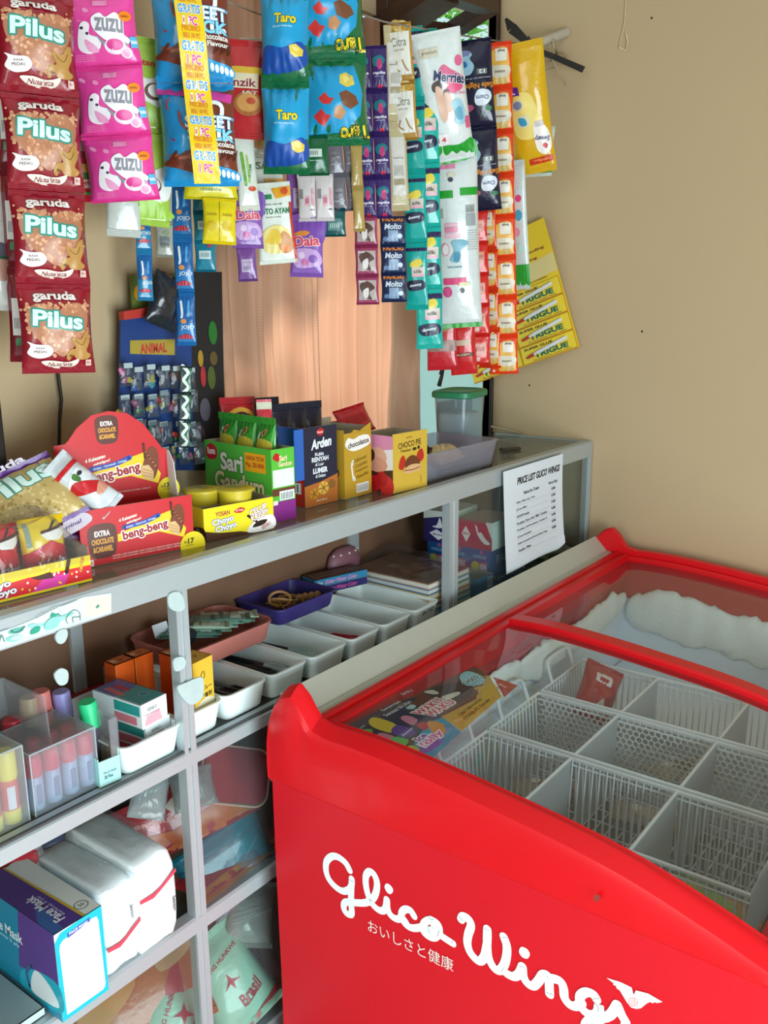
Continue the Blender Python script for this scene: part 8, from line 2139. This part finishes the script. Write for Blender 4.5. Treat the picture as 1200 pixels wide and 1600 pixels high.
posed('toothbrush_pack', 'long greyish white pack with a red corner above the tissue packs', 'pack', (0.6820, 1.0850, 0.6779), CF, (.5, .3, .8), .115, .045, .012, '#a4a2a2', [('b', '#a83a44', [(.1, -.05), (.2, .1), (.35, .08), (.3, -.1)]), ('b', '#5a6a4a', [(.0, -.12), (.12, .0), (.2, -.08), (.1, -.16)]), ('s', '#7a7a82', [(-.4, .1), (.0, .12)], .012)], seed=87)
lying('blue_pack', 'dark blue pack corner behind the tissue packs', 'pack', (.640, 1.100, .690), .05, .05, .02, '#3a4a88', [], rz=-20, tilt=30, seed=88)
def santa(): return [('b', '#b02a34', [(-.3, .3), (.1, .45), (.4, .2), (.3, .0), (-.1, .1)]), ('b', '#dcd2cc', [(-.35, .2), (-.1, .05), (.2, .05), (.1, -.3), (-.25, -.3)]), ('b', '#c08a7c', [(-.1, .0), (.1, .05), (.1, -.15), (-.05, -.2)]), ('b', '#8a2a30', [(-.5, -.4), (-.2, -.2), (-.3, .2), (-.5, .3)])]
posed('red_white_pack', 'pack with a red and white round picture behind the face mask box', 'pack', (0.5715, 1.0750, 0.6776), CF, (-.1, .3, .9), .085, .075, .012, '#a39896', santa(), seed=89)
carton('cardboard_box', 'flat pale cardboard tray under the face mask box', 'carton', (.40, .935, LZ - .0005), (mb_x0 - .006, .935, LZ - .0005), .17, .012, dict(front='#bcd0d0', left='#9fb0b0', right='#b4c4c4', back='#9fb0b0', top='#8aa0a4'), {})

# ================================================================ bottom bay: flour bags
flour = '#a9d8c0'
def flour_art(v):
    it = [('t', '#c03a4a', 'TEPUNG HUNKWE', -.22 if v else .0, .30, .72, .055, {'rot': 62 if v else 8, 'bold': .02})]
    it += [('p', '#c03a4a', [(0, .12), (.03, .02), (.14, -.04), (.03, -.03), (0, -.12), (-.03, -.02), (-.14, -.06), (-.04, .02)])]
    it += [('t', '#b02a3c', 'Brasil', .14, -.28, .40, .16, {'bold': .03, 'rot': 12, 'sh': .2}), ('s', '#b02a3c', [(.0, -.40), (.32, -.33)], .012), ('p', '#c0283a', [(-.2, -.66), (.5, -.48), (.5, -.56), (-.1, -.70)])]
    return it
FN = (-.36, -.74, .56)
posed('flour_bag', 'mint green flour bag lying in front in the bottom bay left of the post', 'flour bag', (0.7461, 0.9900, 0.3389), FN, (.35, .3, .9), .105, .165, .05, flour, [('t', '#c05a68', 'TEPUNG HUNKWE', -.12, .20, .95, .08, {'rot': 70, 'bold': .02}), ('p', '#c03a4a', [(.16, .34), (.20, .22), (.34, .14), (.20, .14), (.16, .02), (.12, .15), (-.02, .16), (.12, .23)]), ('t', '#c05a68', 'TEPUNG', .40, .16, .5, .08, {'rot': 70, 'bold': .02})], seed=91, wr=1.2)
posed('flour_bag', 'mint green flour bag with red script lettering right of the post in the bottom bay', 'flour bag', (0.8627, 0.9850, 0.3478), FN, (-.28, .3, .9), .120, .165, .05, flour, flour_art(0), seed=92, wr=1.2)
posed('flour_bag', 'pale pink printed flour bag behind the mint green bags at the right', 'flour bag', (0.9687, 1.0250, 0.2809), FN, (-.30, .3, .9), .075, .17, .04, '#d8a8b0', [('t', '#b03a4a', 'TEPUNG HUNKWE', .1, .1, 1.2, .10, {'rot': 62, 'bold': .02}), ('p', '#b02a3c', [(-.2, .56), (-.16, .44), (-.04, .36), (-.18, .34), (-.26, .42)]), ('p', '#b02a3c', [(-.3, .96), (-.26, .84), (-.14, .76), (-.28, .74), (-.36, .82)])], seed=93, wr=1.2)
posed('grey_film_bag', 'grey striped clear bag at the top right of the bottom bay', 'bag', (0.9360, 1.0000, 0.4237), FN, (.5, .3, .8), .085, .105, .035, '#a5aaa4', [('s', '#c4c8c0', [(-.4, -.2), (.4, .1)], .02), ('s', '#8a908a', [(-.4, .0), (.4, .25)], .012), ('s', '#8a908a', [(-.4, -.1), (.4, .17)], .012), ('s', '#8a908a', [(-.4, .2), (.4, .45)], .012)], seed=94, wr=1.6)
posed('orange_bag', 'orange and red printed bag behind the mint green flour bags', 'bag', (0.7235, 1.0400, 0.3833), FN, (0, .3, .9), .22, .15, .05, '#b8683c', [('p', '#b02a34', [(.10, -.3), (.2, .0), (.36, .2), (.30, -.2)]), ('b', '#c88a4a', [(-.4, -.1), (.0, .1), (-.1, .25), (-.4, .2)]), ('b', '#c8a070', [(.2, .1), (.45, .15), (.45, .28), (.2, .28)])], seed=95, wr=.8)
posed('red_bag', 'red bag edge at the top of the bottom bay behind the flour bags', 'bag', (0.8620, 1.0700, 0.3847), FN, (0, .3, .9), .20, .08, .03, '#a83038', None, seed=96, wr=.8)

for o in list(COL.objects):
    if o.name.startswith('x') and o.type == 'MESH' and not o.data.vertices:
        bpy.data.objects.remove(o)
